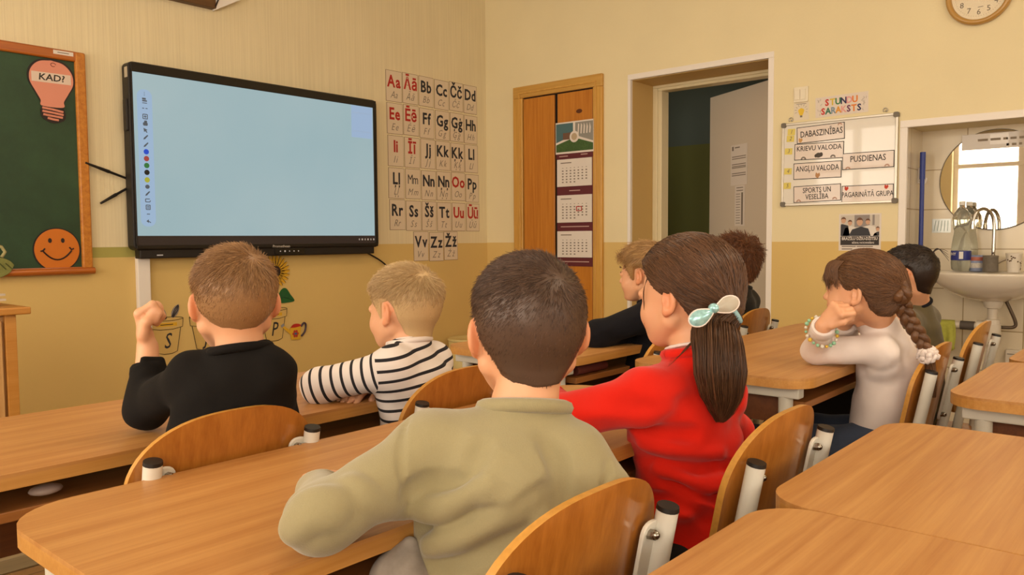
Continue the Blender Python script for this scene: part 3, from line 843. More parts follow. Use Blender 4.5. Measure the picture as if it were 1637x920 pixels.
cw, chh = 0.150, 0.222
for ri, row in enumerate(ROWS):
    for ci, (s_, isred) in enumerate(row):
        x = 3.805 + 0.159 * ci + cw / 2 + 0.004 * ri if ri < 5 else 4.125 + 0.158 * ci
        z = 2.353 - 0.2328 * ri - chh / 2 if ri < 5 else 1.190 - chh / 2
        x += random.uniform(-0.002, 0.002); z += random.uniform(-0.004, 0.004)
        o = sheet('alphabet_card', cw, chh, m_edge, fpos(x, z, 0.0), FRONT, 0.002, tilt=random.uniform(-0.008, 0.008))
        tag(o, 'alphabet card with %s letters %s in the %s by the display' % ('red' if isred else 'dark', s_, ROWN[ri]), 'alphabet card', 'alphabet cards on the front wall')
        MB().prism(rrect(cw - 0.006, chh - 0.006, 0.0005, 1), 0.002, 0.0024).build('card_face', m_card, o)
        letter_pair(o, s_, m_red if isred else m_navy, 0.030, 0.118 if s_ != 'Mm' else 0.100, 0.86 if s_ != 'Mm' else 0.74, 0.028 if s_ != 'Mm' else 0.0)
        letter_pair(o, s_, m_pencil, -0.062, 0.072, 0.85, -0.006, 0.35, 'cursive_letters')

# ------------------------------------------------------------------ flowerpot cut-outs under the display
m_pot = plain('pot_card', '#cfae68', 0.5); m_ol = plain('outline_brown', '#4a3a22', 0.6); m_yel = plain('yellow_band', '#d9a92c', 0.5)
m_gr = plain('leaf_green', '#1d5a2c', 0.5); m_grd = plain('leaf_dark', '#123a1c', 0.5); m_grey = plain('seed_grey', '#8d8480', 0.5)


def pot(x, z, letter, label, extra):
    o = empty('flowerpot_cutout', fpos(x, z, 0.0), FRONT)
    tag(o, label, 'cutout', 'flowerpot cut-outs below the display')
    body = [(-0.062, -0.11), (-0.02, -0.122), (0.03, -0.12), (0.062, -0.108), (0.088, 0.04), (-0.088, 0.04)]
    MB().prism(body, 0.0, 0.002).build('pot_card', m_pot, o)
    MB().prism([(-0.10, 0.04), (-0.04, 0.03), (0.04, 0.03), (0.10, 0.042), (0.105, 0.095), (0.05, 0.104), (-0.05, 0.104), (-0.105, 0.095)], 0.002, 0.003).build('pot_rim', m_pot, o)
    k = MB()
    def ln(P, r=0.002): k.tube([(x_, y_, 0.003) for x_, y_ in P], r, 5)
    ln(body[4:5] + [(0.062, -0.108), (0.03, -0.12), (-0.02, -0.122), (-0.062, -0.11), (-0.088, 0.035)])
    ln([(-0.105, 0.095), (-0.10, 0.04), (-0.04, 0.03), (0.04, 0.03), (0.10, 0.042), (0.105, 0.095)])
    ln([(0.105 * math.cos(a), 0.095 + 0.012 * math.sin(a)) for a in [2 * math.pi * q / 20 for q in range(21)]])
    k.build('outline', m_ol, o)
    MB().prism(rrect(0.13, 0.022, 0.002, 2, 0, 0.06), 0.003, 0.0036).build('word_band', m_yel, o)
    inkrect(MB(), 0.0, 0.06, 0.08, 0.005, 0.0036).build('print', m_ol, o)
    if letter: text('lettering', letter, m_navy, o, 0.0, -0.045, 0.0022, 0.135, 0.72, shear=0.25, bold=0.004)
    extra(o); o.scale = (0.93, 0.93, 1); return o


def seeds(o):
    for (x, y, a, sc_) in ((-0.03, 0.135, 0.55, 1.0), (0.055, 0.138, -0.5, 0.85)):
        sd_ = MB().prism(blob((0, 0), [(0, 0.06 * sc_), (0.02 * sc_, 0.03 * sc_), (0.022 * sc_, -0.015 * sc_), (0, -0.05 * sc_), (-0.022 * sc_, -0.015 * sc_), (-0.02 * sc_, 0.03 * sc_)]), 0.003, 0.0045).build('seed', m_grey, o, loc=(x, y, 0), rot=(0, 0, a))
        k = MB()
        for w in (-0.012, 0.0, 0.012):
            k.tube([(w * sc_ * 0.3, 0.05 * sc_, 0.0046), (w * sc_, 0.015 * sc_, 0.0046), (w * sc_ * 0.5, -0.045 * sc_, 0.0046)], 0.0032, 5)
        k.build('seed_stripe', m_blk, sd_)


def sprout(o):
    k = MB(); k.tube([(-0.02, 0.10, 0.004), (-0.035, 0.16, 0.004), (-0.07, 0.235, 0.004)], 0.007, 6); k.build('sprout', m_blk, o)


def sunflower(o):
    k = MB(); k.tube([(0.005, 0.085, 0.004), (0.006, 0.17, 0.004), (0.015, 0.30, 0.004)], 0.011, 6); k.build('stem', m_gr, o)
    lf = MB().prism(blob((0, 0), [(0.02, 0.15), (0.06, 0.225), (0.10, 0.235), (0.135, 0.19), (0.165, 0.145), (0.11, 0.135), (0.06, 0.135)]), 0.004, 0.0055).build('leaf', m_gr, o)
    k = MB(); k.tube([(0.02, 0.15, 0.0056), (0.08, 0.175, 0.0056), (0.15, 0.15, 0.0056)], 0.002, 5)
    for q in range(3): k.tube([(0.05 + q * 0.03, 0.165 + q * 0.003, 0.0056), (0.07 + q * 0.03, 0.21 - q * 0.012, 0.0056)], 0.0015, 5)
    k.build('leaf_vein', m_grd, lf)
    hd = MB()
    for ring, n, r0, r1 in ((0, 22, 0.03, 0.118), (1, 20, 0.03, 0.095)):
        for q in range(n):
            a = 2 * math.pi * (q + 0.5 * ring) / n; c_, s_ = math.cos(a), math.sin(a); w = 0.014
            P = [(r0, -w * .6), (r0 + (r1 - r0) * .6, -w), (r1, 0), (r0 + (r1 - r0) * .6, w), (r0, w * .6)]
            hd.prism([(0.02 + c_ * u - s_ * v, 0.355 + s_ * u + c_ * v) for u, v in P], 0.004 + ring * 0.001, 0.005 + ring * 0.001)
    hd.build('petals', plain('petal_yellow', '#d8a526', 0.5), o)
    k = MB()
    for q in range(22):
        a = 2 * math.pi * (q + 0.25) / 22
        k.tube([(0.02 + 0.05 * math.cos(a), 0.355 + 0.05 * math.sin(a), 0.0062), (0.02 + 0.112 * math.cos(a), 0.355 + 0.112 * math.sin(a), 0.0056)], 0.0018, 4)
    k.build('petal_outline', m_ol, o)
    MB().prism(circ(0.02, 0.355, 0.038), 0.006, 0.008).build('flower_disc', plain('disc_brown', '#2e1c10', 0.7), o)


pot(2.152, 0.600, 'S', 'flowerpot cut-out lettered S with two striped seeds above it', seeds)
pot(2.385, 0.600, 'J', 'flowerpot cut-out with dark sprout, mostly hidden behind boy in black', sprout)
pot(2.848, 0.606, 'P', 'flowerpot cut-out lettered P with a tall sunflower in it', sunflower)
wc = empty('watering_can_cutout', fpos(3.005, 0.535, 0.005), FRONT)
tag(wc, 'small yellow watering can cut-out with red rim beside the P flowerpot', 'cutout')
wc.scale = (0.78, 0.85, 1)
MB().prism([(-0.045, -0.055), (0.04, -0.06), (0.052, 0.045), (-0.055, 0.035)], 0, 0.003).build('can_body', m_yel, wc)
MB().prism([(-0.045, -0.02), (-0.055, 0.02), (-0.12, 0.06), (-0.125, 0.045)], 0, 0.0028).build('spout', m_yel, wc)
MB().prism(blob((0, 0), [(-0.055, 0.036), (-0.02, 0.062), (0.03, 0.062), (0.052, 0.046), (0, 0.036)]), 0.003, 0.0036).build('can_rim', plain('red_card', '#b5281f', 0.5), wc)
MB().tube(smoothpath([(0.052, 0.04, 0.002), (0.08, 0.065, 0.002), (0.10, 0.05, 0.002), (0.09, 0.0, 0.002), (0.055, -0.035, 0.002)], 4), 0.007, 6).build('can_handle', plain('violet_card', '#3a2a3a', 0.5), wc)
k = MB()
for q in range(6): k.prism(circ(-0.003 + 0.02 * math.cos(q * 1.047), -0.012 + 0.02 * math.sin(q * 1.047), 0.011, n=10), 0.003, 0.0036 + 0.00005 * q)
k.build('flower_print', plain('print_red', '#b03a2a', 0.5), wc)
MB().prism(circ(-0.003, -0.012, 0.014, 0.009, 12), 0.0042, 0.0048).build('flower_centre', plain('print_blue', '#4b5a80', 0.5), wc)
MB().prism(rrect(0.03, 0.022, 0.003, 2), 0.003, 0.004).build('spray_head', plain('print_grey', '#8e8e90', 0.5), wc, loc=(-0.125, 0.06, 0), rot=(0, 0, 0.6))
# ------------------------------------------------------------------ right wall: schedule board and small things
m_alu = plain('aluminium', '#b9b2a6', 0.35, metal=0.9)
m_wb = plain('whiteboard_enamel', '#ded8cc', 0.2, coat=0.6)
m_corner = plain('corner_grey', '#6e665a', 0.5)
yb0, yb1, zb0, zb1 = 1.323, 1.990, 1.323, 1.826
bw, bh = yb1 - yb0, zb1 - zb0
wb = empty('whiteboard', rpos((yb0 + yb1) / 2, (zb0 + zb1) / 2), RIGHT)
tag(wb, 'magnetic whiteboard with aluminium frame holding the lesson timetable cards', 'whiteboard')
MB().bx((-bw / 2 + 0.01, -bh / 2 + 0.01, 0.002), (bw / 2 - 0.01, bh / 2 - 0.01, 0.012)).build('writing_surface', m_wb, wb)
for (a, c) in (((-bw / 2, bh / 2 - 0.014), (bw / 2, bh / 2)), ((-bw / 2, -bh / 2), (bw / 2, -bh / 2 + 0.014)), ((-bw / 2, -bh / 2), (-bw / 2 + 0.014, bh / 2)), ((bw / 2 - 0.014, -bh / 2), (bw / 2, bh / 2))):
    MB().bx((*a, 0), (*c, 0.018)).build('frame_rail', m_alu, wb, bevel=0.002)
for sx_ in (-1, 1):
    for sy_ in (-1, 1):
        MB().prism(rrect(0.03, 0.03, 0.009, 4, sx_ * (bw / 2 - 0.011), sy_ * (bh / 2 - 0.011)), 0.0, 0.0205).build('corner_cap', m_corner, wb)
for y in (1.939, 1.395):
    k = MB(); k.tube([(0.012 * math.cos(a), 0.006 + 0.012 * math.sin(a), 0.006) for a in [math.pi * (-0.3 + 1.6 * q / 12) for q in range(13)]], 0.0028, 6)
    k.sphere((0.004, 0, 0.004), 0.006, 8)
    h = k.build('wall_hook', m_alu, loc=rpos(y, 1.842), rot=RIGHT, smooth=True)
    tag(h, 'small metal hook above the whiteboard\'s %s corner' % ('left' if y > 1.6 else 'right'), 'hook')

m_lcard = plain('lesson_card', '#e0d2c8', 0.4, coat=0.3)
ZS = 0.0125


def lesson(y0, y1, z0, z1, lines, label, tilt=0.0, size=0.05, sxx=0.8, deco=()):
    w, h = y1 - y0, z1 - z0
    o = sheet('lesson_card', w, h, m_ink, rpos((y0 + y1) / 2, (z0 + z1) / 2, ZS), RIGHT, 0.0015, tilt=tilt)
    tag(o, label, 'lesson card', 'lesson cards on the whiteboard')
    MB().prism(rrect(w - 0.008, h - 0.008, 0.001, 1), 0.0015, 0.0019).build('card_face', m_lcard, o)
    for (s_, x, y) in lines: text('lettering', s_, m_ink, o, x, y, 0.0021, size, sxx, bold=0.008)
    for (x, y, r_, c) in deco:
        k = MB()
        if c == 'rainbow':
            for rr_ in (r_, r_ * 0.7): k.tube([(x + rr_ * math.cos(a), y + rr_ * math.sin(a), 0.0019) for a in [math.pi * q / 8 for q in range(9)]], r_ * 0.12, 5)
            k.build('rainbow_print', plain('rainbow_print', '#b98a72', 0.6), o)
        elif c == 'grey_rainbow':
            for rr_ in (r_, r_ * 0.65): k.tube([(x + rr_ * math.cos(a), y + rr_ * math.sin(a), 0.0019) for a in [math.pi * q / 8 for q in range(9)]], r_ * 0.14, 5)
            k.build('rainbow_print', plain('rainbow_grey', '#6a6058', 0.6), o)
        elif c == 'animal':
            k.prism(circ(x, y, r_ * 1.2, r_, 14), 0.0019, 0.0023).prism(circ(x + r_ * 1.0, y + r_ * 0.2, r_ * .7, r_ * .9, 12), 0.0019, 0.0024).prism(circ(x - r_, y - r_ * .2, r_ * .6, r_ * .7, 12), 0.0019, 0.0024)
            k.build('picture_print', plain('print_dark', '#4b423c', 0.6), o)
        else:
            k.prism(blob((x, y), [(r_, 0), (r_ * .6, r_ * 1.1), (0, r_ * .7), (-r_ * .8, r_ * 1.2), (-r_, -r_ * .4), (0, -r_ * 1.1)]), 0.0019, 0.0023)
            k.build('picture_print', plain('print_' + c[1:], c, 0.6), o)
    return o


lesson(1.615, 1.898, 1.701, 1.799, [('DABASZINĪBAS', 0.005, 0.002)], 'timetable card reading DABASZINĪBAS, topmost on the whiteboard', 0.03, 0.052, 0.70, ((0.115, 0.033, 0.012, 'rainbow'), (-0.118, -0.03, 0.012, '#c99a5c')))
lesson(1.618, 1.911, 1.596, 1.694, [('KRIEVU VALODA', 0.0, 0.018)], 'timetable card reading KRIEVU VALODA, second from top', -0.015, 0.042, 0.84, ((-0.09, -0.045, 0.014, 'grey_rainbow'), (0.085, -0.042, 0.014, 'grey_rainbow'), (0.0, -0.025, 0.015, 'animal')))
lesson(1.629, 1.915, 1.481, 1.580, [('ANGĻU VALODA', 0.0, 0.012)], 'timetable card reading ANGĻU VALODA, third from top', 0.0, 0.046, 0.72, ((0.005, -0.03, 0.014, '#b98a5c'),))
lesson(1.630, 1.913, 1.343, 1.443, [('SPORTS UN', 0.0, 0.020), ('VESELĪBA', 0.0, -0.020)], 'timetable card reading SPORTS UN VESELĪBA, bottom left', 0.02, 0.044, 0.74, ((-0.11, -0.045, 0.013, 'rainbow'), (0.105, -0.042, 0.013, 'rainbow')))
lesson(1.340, 1.626, 1.523, 1.619, [('PUSDIENAS', 0.0, 0.010)], 'timetable card reading PUSDIENAS on the right half of the whiteboard', 0.0, 0.05, 0.78, ((-0.11, -0.045, 0.013, 'rainbow'), (0.105, -0.042, 0.013, 'rainbow')))
lesson(1.340, 1.626, 1.333, 1.430, [('PAGARINĀTĀ GRUPA', 0.0, -0.006)], 'timetable card reading PAGARINĀTĀ GRUPA, bottom right', 0.0, 0.042, 0.70, ((-0.115, 0.032, 0.011, '#c8402a'), (0.105, 0.032, 0.011, '#c8402a')))
m_note = plain('yellow_note', '#dccb6a', 0.7)
for (y, z, s_, nm) in ((1.932, 1.772, '1', 'uppermost'), (1.937, 1.732, '2', 'second'), (1.948, 1.656, '3', 'third'), (1.950, 1.535, '4', 'fourth'), (1.953, 1.447, '5', 'lowest')):
    o = sheet('sticky_note', 0.046, 0.038, m_note, rpos(y, z, ZS), RIGHT, 0.0012, tilt=random.uniform(-0.08, 0.08))
    tag(o, 'yellow sticky note numbered %s at the whiteboard\'s left edge, %s' % (s_, nm), 'sticky note', 'sticky notes on the whiteboard')
    text('handwritten_number', s_, m_pencil, o, 0, 0, 0.0013, 0.034, 0.9, shear=0.25)

# light switch, bulb sticker, STUNDU SARAKSTS sign
sw = empty('light_switch', rpos(1.879, 1.993), RIGHT)
tag(sw, 'cream double light switch on the wall above the bulb sticker', 'light switch')
m_plas = plain('cream_plastic', '#e6dcc4', 0.35)
MB().prism(rrect(0.088, 0.092, 0.006, 3), 0, 0.010).build('switch_plate', m_plas, sw, bevel=0.002)
for x in (-0.017, 0.017): MB().box((x - 0.003, 0.0, 0.012), (0.032, 0.062, 0.008), Matrix.Rotation(0.05, 3, 'X')).build('rocker', m_plas, sw, bevel=0.002)
o = sheet('bulb_sticker', 0.092, 0.104, plain('sticker_paper', '#ded2bc', 0.6), rpos(1.878, 1.893), RIGHT, 0.001)
tag(o, 'small white sticker with a yellow bulb drawing under the light switch', 'sticker')
k = MB(); k.prism(blob((0, -0.004), [(0, 0.024), (0.018, 0.012), (0.012, -0.012), (0.007, -0.02), (-0.007, -0.02), (-0.012, -0.012), (-0.018, 0.012)]), 0.001, 0.0016); k.build('bulb_print', plain('bulb_yellow', '#e3be2e', 0.5), o)
k = MB(); k.bx((-0.007, -0.036, 0.001), (0.007, -0.025, 0.0018))
for q in range(9):
    a = math.pi * (-0.1 + 1.2 * q / 8); k.tube([(0.028 * math.cos(a), 0.004 + 0.028 * math.sin(a), 0.0013), (0.04 * math.cos(a), 0.004 + 0.04 * math.sin(a), 0.0013)], 0.0009, 4)
k.bx((-0.03, 0.043, 0.001), (0.03, 0.046, 0.0014))
k.build('ray_print', m_pencil, o)
o = sheet('timetable_sign', 0.302, 0.118, plain('sign_paper', '#dcd0c4', 0.5), rpos(1.641, 1.905), RIGHT, 0.0015, tilt=0.02)
tag(o, 'white sign with colourful letters STUNDU SARAKSTS above the whiteboard', 'sign')
for ws, cols, yy, x0, dx, sz in (('STUNDU', ('#c22a1c', '#d3b62a', '#2f7a45', '#2a2450', '#d79a9a', '#d9791c'), 0.022, -0.083, 0.032, 0.052), ('SARAKSTS', ('#c22a1c', '#2a6a50', '#7a8fa0', '#d9931c', '#d99a94', '#6a2f58', '#d9791c', '#2a2450'), -0.028, -0.106, 0.0295, 0.052)):
    for q, ch in enumerate(ws): text('letter', ch, plain('letter_' + cols[q][1:], cols[q], 0.5), o, x0 + dx * q, yy, 0.0017, sz, 0.92, bold=0.035)
k = MB()
for q in range(16):
    x = random.choice((-1, 1)) * random.uniform(0.118, 0.14); y = random.uniform(-0.05, 0.05)
    k.tube([(x, y, 0.0016), (x + random.uniform(-.01, .01), y + 0.008, 0.0016), (x + random.uniform(-.008, .01), y + 0.013, 0.0016)], 0.0008, 4)
k.build('doodle_print', m_pencil, o)

# sports poster
po = sheet('sports_poster', 0.236, 0.215, m_paper, rpos(1.524, 1.158), RIGHT, 0.0015)
tag(po, 'small poster of boys in judo jackets with lettering, below the whiteboard', 'poster')
k = MB(); k.bx((-0.108, -0.022, 0.0015), (0.108, 0.1, 0.0018)); k.build('photo_background', plain('poster_bg', '#c7beb2', 0.5), po)
k = MB(); k.bx((-0.03, 0.03, 0.0018), (0.055, 0.1, 0.002)); k.bx((0.07, 0.04, 0.0018), (0.082, 0.1, 0.002)); k.build('wall_print', plain('poster_grey', '#8d8480', 0.5), po)
m_ps, m_ph, m_pj, m_pw = plain('poster_skin', '#c99f82', 0.5), plain('poster_hair', '#6a4630', 0.5), plain('poster_jacket', '#2a2a30', 0.5), plain('poster_white', '#dcd5cc', 0.5)
for (x, y, r_, jk, sc_) in ((-0.106, 0.07, 0.018, 'd', 1.0), (-0.055, 0.055, 0.016, 'w', 0.8), (0.045, 0.06, 0.017, 'w', 1.0), (0.100, 0.018, 0.013, 'd', 0.5), (0.0, 0.06, 0.023, 'd', 1.2)):
    zz = 0.002 + (0.0006 if r_ > 0.02 else 0)
    x0_, x1_ = max(x - 0.052 * sc_, -0.108), min(x + 0.052 * sc_, 0.108)
    MB().prism([(x0_, -0.022), (x1_, -0.022), (min(x + 0.04 * sc_, 0.108), y - r_ * 1.7), (max(x + 0.008, -0.107), y - r_ * 1.2), (x - 0.0 if x > -0.1 else -0.1075, y - r_ * 1.3), (max(x - 0.035 * sc_, -0.108), y - r_ * 1.9)], zz, zz + 0.0003).build('jacket_print', m_pj if jk == 'd' else m_pw, po)
    cxx = max(x, -0.092)
    MB().prism(circ(cxx, y, r_ * .75, r_, 14), zz + 0.0003, zz + 0.0005).build('face_print', m_ps, po)
    MB().prism([(cxx + r_ * .8 * math.cos(a), y + r_ * 0.1 + r_ * 1.0 * math.sin(a)) for a in [math.pi * q / 10 for q in range(11)]] + [(cxx - r_ * .5, y + r_ * .45), (cxx + r_ * .5, y + r_ * .45)], zz + 0.0005, zz + 0.0007).build('hair_print', m_ph, po)
MB().bx((-0.108, -0.075, 0.0018), (0.108, -0.024, 0.003)).build('title_strip', plain('poster_strip', '#2b2320', 0.5), po)
text('lettering', 'BRAZĪLU DŽIU-DŽITSU', m_paper, po, 0, -0.038, 0.0032, 0.024, 0.80, bold=0.02)
text('lettering', 'BĒRNU NODARBĪBAS', m_paper, po, 0.02, -0.062, 0.0032, 0.014, 0.9, bold=0.01)
k = MB()
for (x, y, w) in ((-0.06, -0.083, 0.08), (0.03, -0.083, 0.09), (-0.07, -0.098, 0.06), (0.05, -0.098, 0.05)): inkrect(k, x, y, w, 0.006, 0.0015)
k.build('print', m_pencil, po)

# wall clock, upper part outside the picture
ck = empty('wall_clock', rpos(0.94, 2.397), RIGHT)
tag(ck, 'round cream wall clock with golden rim at the top right, cut by the frame', 'clock')
m_gold = plain('clock_gold', '#b58a45', 0.3, coat=0.4)
MB().lathe([(0.150, 0.0), (0.158, 0.012), (0.156, 0.030), (0.146, 0.038), (0.134, 0.034), (0.130, 0.022), (0.128, 0.016)], 48).build('clock_rim', m_gold, ck, smooth=True)
fc = MB().lathe([(0.0001, 0.012), (0.134, 0.012), (0.134, 0.017), (0.0001, 0.017)], 48).build('clock_face', plain('clock_face', '#e6d8b8', 0.5, noise=0.06, nscale=400), ck)
m_cn = plain('clock_ink', '#5a4a30', 0.6)
for h in range(1, 13):
    a = math.radians(90 - 30 * h); text('numeral', str(h), m_cn, fc, 0.092 * math.cos(a), 0.092 * math.sin(a), 0.0172, 0.040, 1.0, bold=0.004)
k = MB()
for q in range(60):
    a = math.radians(6 * q); k.prism(circ(0.112 * math.cos(a), 0.112 * math.sin(a), 0.0014, n=6), 0.017, 0.0174)
k.build('minute_dots', m_cn, fc)
k = MB(); k.box((0.0, 0.03, 0.021), (0.006, 0.075, 0.0015)); k.box((0.03, -0.01, 0.022), (0.085, 0.004, 0.0015), Matrix.Rotation(-0.3, 3, 'Z')); k.prism(circ(0, 0, 0.006), 0.017, 0.025)
k.build('clock_hands', m_cn, ck)
k = MB(); k.box((0.008, -0.066, 0.0178), (0.026, 0.0028, 0.0008), Matrix.Rotation(0.05, 3, 'Z')); k.build('maker_mark', m_cn, fc)
o_gl = MB().lathe([(0.0001, 0.026), (0.133, 0.024), (0.133, 0.026), (0.0001, 0.028)], 48).build('clock_glass', plain('clear_glass', '#ffffff', 0.05, alpha=0.06), ck, smooth=True)

# ------------------------------------------------------------------ the wash niche
XB = XN           # tiled back
mi = empty('wall_mirror', (XB, 0.90, 1.445), RIGHT)
tag(mi, 'round frameless mirror above the sink reflecting a bright window', 'mirror')
MB().lathe([(0.279, 0.0), (0.280, 0.002), (0.279, 0.006), (0.276, 0.0075)], 64).build('mirror_glass', plain('mirror_silver', '#e8e4da', 0.015, metal=1.0), mi)
MB().lathe([(0.2795, 0.0), (0.2825, 0.001), (0.2825, 0.005), (0.2795, 0.0055)], 64).build('mirror_rim', m_corner, mi, smooth=True)
mg = sheet('mirror_notice', 0.50, 0.088, plain('notice_sleeve', '#b9aa94', 0.3, coat=0.4), (XB - 0.0078, 0.82, 1.662), RIGHT, 0.0015)
tag(mg, 'pale printed notice strip in a plastic sleeve across the mirror top', 'notice')
k = MB()
for (yy, x0, x1) in ((0.008, -0.17, 0.24), (-0.026, -0.03, 0.12)):
    x = x0
    while x < x1:
        w = random.choice((0.022, 0.03, 0.05, 0.014)); inkrect(k, x + w / 2, yy, w, 0.013, 0.0015); x += w + 0.012
k.build('print', plain('faded_print', '#8b7c68', 0.6), mg)
k = MB(); k.bx((-0.03, -0.04, 0.0015), (-0.02, 0.04, 0.002)); k.bx((-0.11, -0.02, 0.0015), (-0.02, 0.038, 0.0019)); k.build('sleeve_fold', plain('sleeve_pale', '#cbbda8', 0.2, coat=0.5), mg)  # paler strip and patch on the sleeve
o = sheet('silver_sticker', 0.10, 0.08, plain('foil_silver', '#b7bab4', 0.3, metal=0.5, noise=0.25, nscale=25), (XB - 0.0005, 1.166, 1.192), RIGHT, 0.0012)
tag(o, 'silvery rectangular sticker on the niche tiles left of the bottles', 'sticker')
k = MB()
for q in range(5): k.tube([(-0.04 + q * 0.018, -0.03, 0.0013), (-0.03 + q * 0.016, 0.03, 0.0013)], 0.0014, 4)
k.build('pattern_print', plain('foil_teal', '#93aaa6', 0.3, metal=0.4), o)
# blue broom stick and white hook
bl = empty('broom', (5.06, 1.245, 0.0)); tag(bl, 'blue broom standing handle up in the left corner of the tiled niche', 'broom')
m_blu = plain('blue_plastic', '#2f3f8c', 0.4)
MB().tube([(0, 0, 0.12), (0, 0, 1.60)], 0.0125, 14).build('broom_handle', m_blu, bl, angle=40)
MB().tube([(0, 0, 1.46), (0, 0, 1.615)], 0.0155, 14).build('hand_grip', m_blu, bl, angle=40)
MB().bx((-0.10, -0.025, 0.07), (0.10, 0.02, 0.13)).build('broom_head', m_blu, bl, bevel=0.01)
MB().prism([(-0.10, -0.022), (0.10, -0.022), (0.10, 0.018), (-0.10, 0.018)], 0.0, 0.075).build('bristles', plain('bristle_grey', '#5f5a52', 0.9, noise=0.4, nscale=150), bl)
hk = MB(); hk.bx((5.10, NY1 - 0.018, 1.44), (5.125, NY1 - 0.012, 1.53)); hk.tube(smoothpath([(5.112, NY1 - 0.016, 1.46), (5.112, NY1 - 0.045, 1.44), (5.112, NY1 - 0.055, 1.47)], 4), 0.006, 8)
tag(hk.build('towel_hook', m_white, angle=40), 'small white hook on the side wall of the tiled niche', 'hook')

# basin
def ring_loft(rings, n=40):
    """rings: (cx, cy, z, rx_front, rx_back, ry); closed loops lofted in order"""
    vs = []; fs = []
    for (cx, cy, z, rf, rb, ry) in rings:
        for k_ in range(n):
            a = 2 * math.pi * k_ / n; c_, s_ = math.cos(a), math.sin(a)
            e = 0.85
            x = (abs(c_) ** e) * (1 if c_ > 0 else -1); y = (abs(s_) ** e) * (1 if s_ > 0 else -1)
            vs.append((cx + (rb if c_ > 0 else rf) * x, cy + ry * y, z))
    for i in range(len(rings) - 1):
        for k_ in range(n):
            k2 = (k_ + 1) % n
            fs.append((i * n + k_, i * n + k2, (i + 1) * n + k2, (i + 1) * n + k_))
    fs.append(tuple(reversed(range(n)))); fs.append(tuple((len(rings) - 1) * n + k_ for k_ in range(n)))
    return vs, fs


SX, SY = 4.97, 0.872
si = empty('wash_basin', (SX, SY, 0.0)); tag(si, 'white ceramic wash basin mounted in the tiled niche under the mirror', 'wash basin')
m_cer = plain('ceramic', '#d9d0c0', 0.12, coat=0.5)
rg = [(0.06, 0, 0.772, 0.05, 0.10, 0.05), (0.05, 0, 0.778, 0.08, 0.13, 0.09), (0.03, 0, 0.80, 0.14, 0.16, 0.155), (0.01, 0, 0.835, 0.19, 0.185, 0.213), (0.0, 0, 0.875, 0.222, 0.20, 0.258),
      (0, 0, 0.91, 0.238, 0.206, 0.283), (0, 0, 0.924, 0.243, 0.21, 0.290), (0, 0, 0.932, 0.243, 0.21, 0.291), (0, 0, 0.936, 0.238, 0.208, 0.286), (0, 0, 0.934, 0.215, 0.09, 0.262),
      (0, 0, 0.925, 0.205, 0.08, 0.252), (0, 0, 0.87, 0.17, 0.06, 0.20), (0, 0, 0.83, 0.10, 0.04, 0.11), (0, 0, 0.82, 0.03, 0.02, 0.03)]
vs, fs = ring_loft(rg); MB().add(vs, fs).build('bowl', m_cer, si, smooth=True)
fa = empty('gooseneck_tap', (5.10, 0.885, 0.935)); tag(fa, 'tall chrome gooseneck tap standing on the basin', 'tap')
MB().lathe([(0.024, 0.0), (0.024, 0.035), (0.017, 0.05), (0.014, 0.09)], 20).build('tap_base', m_chrome, fa, smooth=True)
MB().tube(smoothpath([(0, 0, 0.08), (0, 0, 0.25), (-0.01, 0.012, 0.315), (-0.04, 0.04, 0.345), (-0.075, 0.07, 0.33), (-0.09, 0.085, 0.285), (-0.092, 0.087, 0.26)], 6), 0.0095, 12).build('spout', m_chrome, fa, smooth=True)
MB().tube([(-0.092, 0.087, 0.262), (-0.092, 0.087, 0.235)], 0.0125, 12).build('aerator', m_chrome, fa, angle=40)
MB().tube([(0.0, -0.02, 0.045), (0.0, -0.045, 0.06), (0.0, -0.075, 0.075)], 0.007, 8).build('tap_lever', m_chrome, fa, angle=40)

# bottles
m_pet = plain('clear_pet', '#eef0ea', 0.08, trans=0.92, ior=1.2)
m_lbl = plain('bottle_label_blue', '#26307a', 0.4); m_cap = plain('bottle_cap_white', '#d8d4cc', 0.4)
def bottle(x, y, label, lab):
    o = empty('plastic_bottle', (x, y, 0.935)); tag(o, label, 'bottle', 'plastic bottles on the basin')
    MB().lathe([(0.030, 0.0), (0.046, 0.012), (0.050, 0.04), (0.050, 0.055), (0.0485, 0.06), (0.0485, 0.115), (0.050, 0.12), (0.044, 0.175), (0.037, 0.215), (0.036, 0.225), (0.046, 0.255), (0.049, 0.285), (0.044, 0.315), (0.026, 0.345), (0.0145, 0.36), (0.0145, 0.375)], 28).build('bottle_body', m_pet, o, smooth=True)
    MB().lathe([(0.0165, 0.368), (0.0165, 0.388), (0.015, 0.390)], 20).build('bottle_cap', m_cap, o, angle=40)
    if lab:
        l = MB().lathe([(0.0503, 0.062), (0.0505, 0.064), (0.0505, 0.113), (0.0503, 0.115)], 28).build('bottle_label', m_lbl, o, smooth=True)
        t_ = text('lettering', 'HY', m_cap, l, -0.044, 0.028, 0.096, 0.024, 1.0, bold=0.01); t_.rotation_euler = (R90, 0, math.radians(-122))
        MB().box((-0.049, -0.011, 0.09), (0.006, 0.02, 0.04)).build('barcode_patch', m_cap, l)
    return o


bottle(5.03, 1.03, 'clear plastic bottle with blue label on the basin, front one', True)
bottle(5.13, 1.015, 'clear plastic bottle half hidden behind the blue labelled bottle', False)
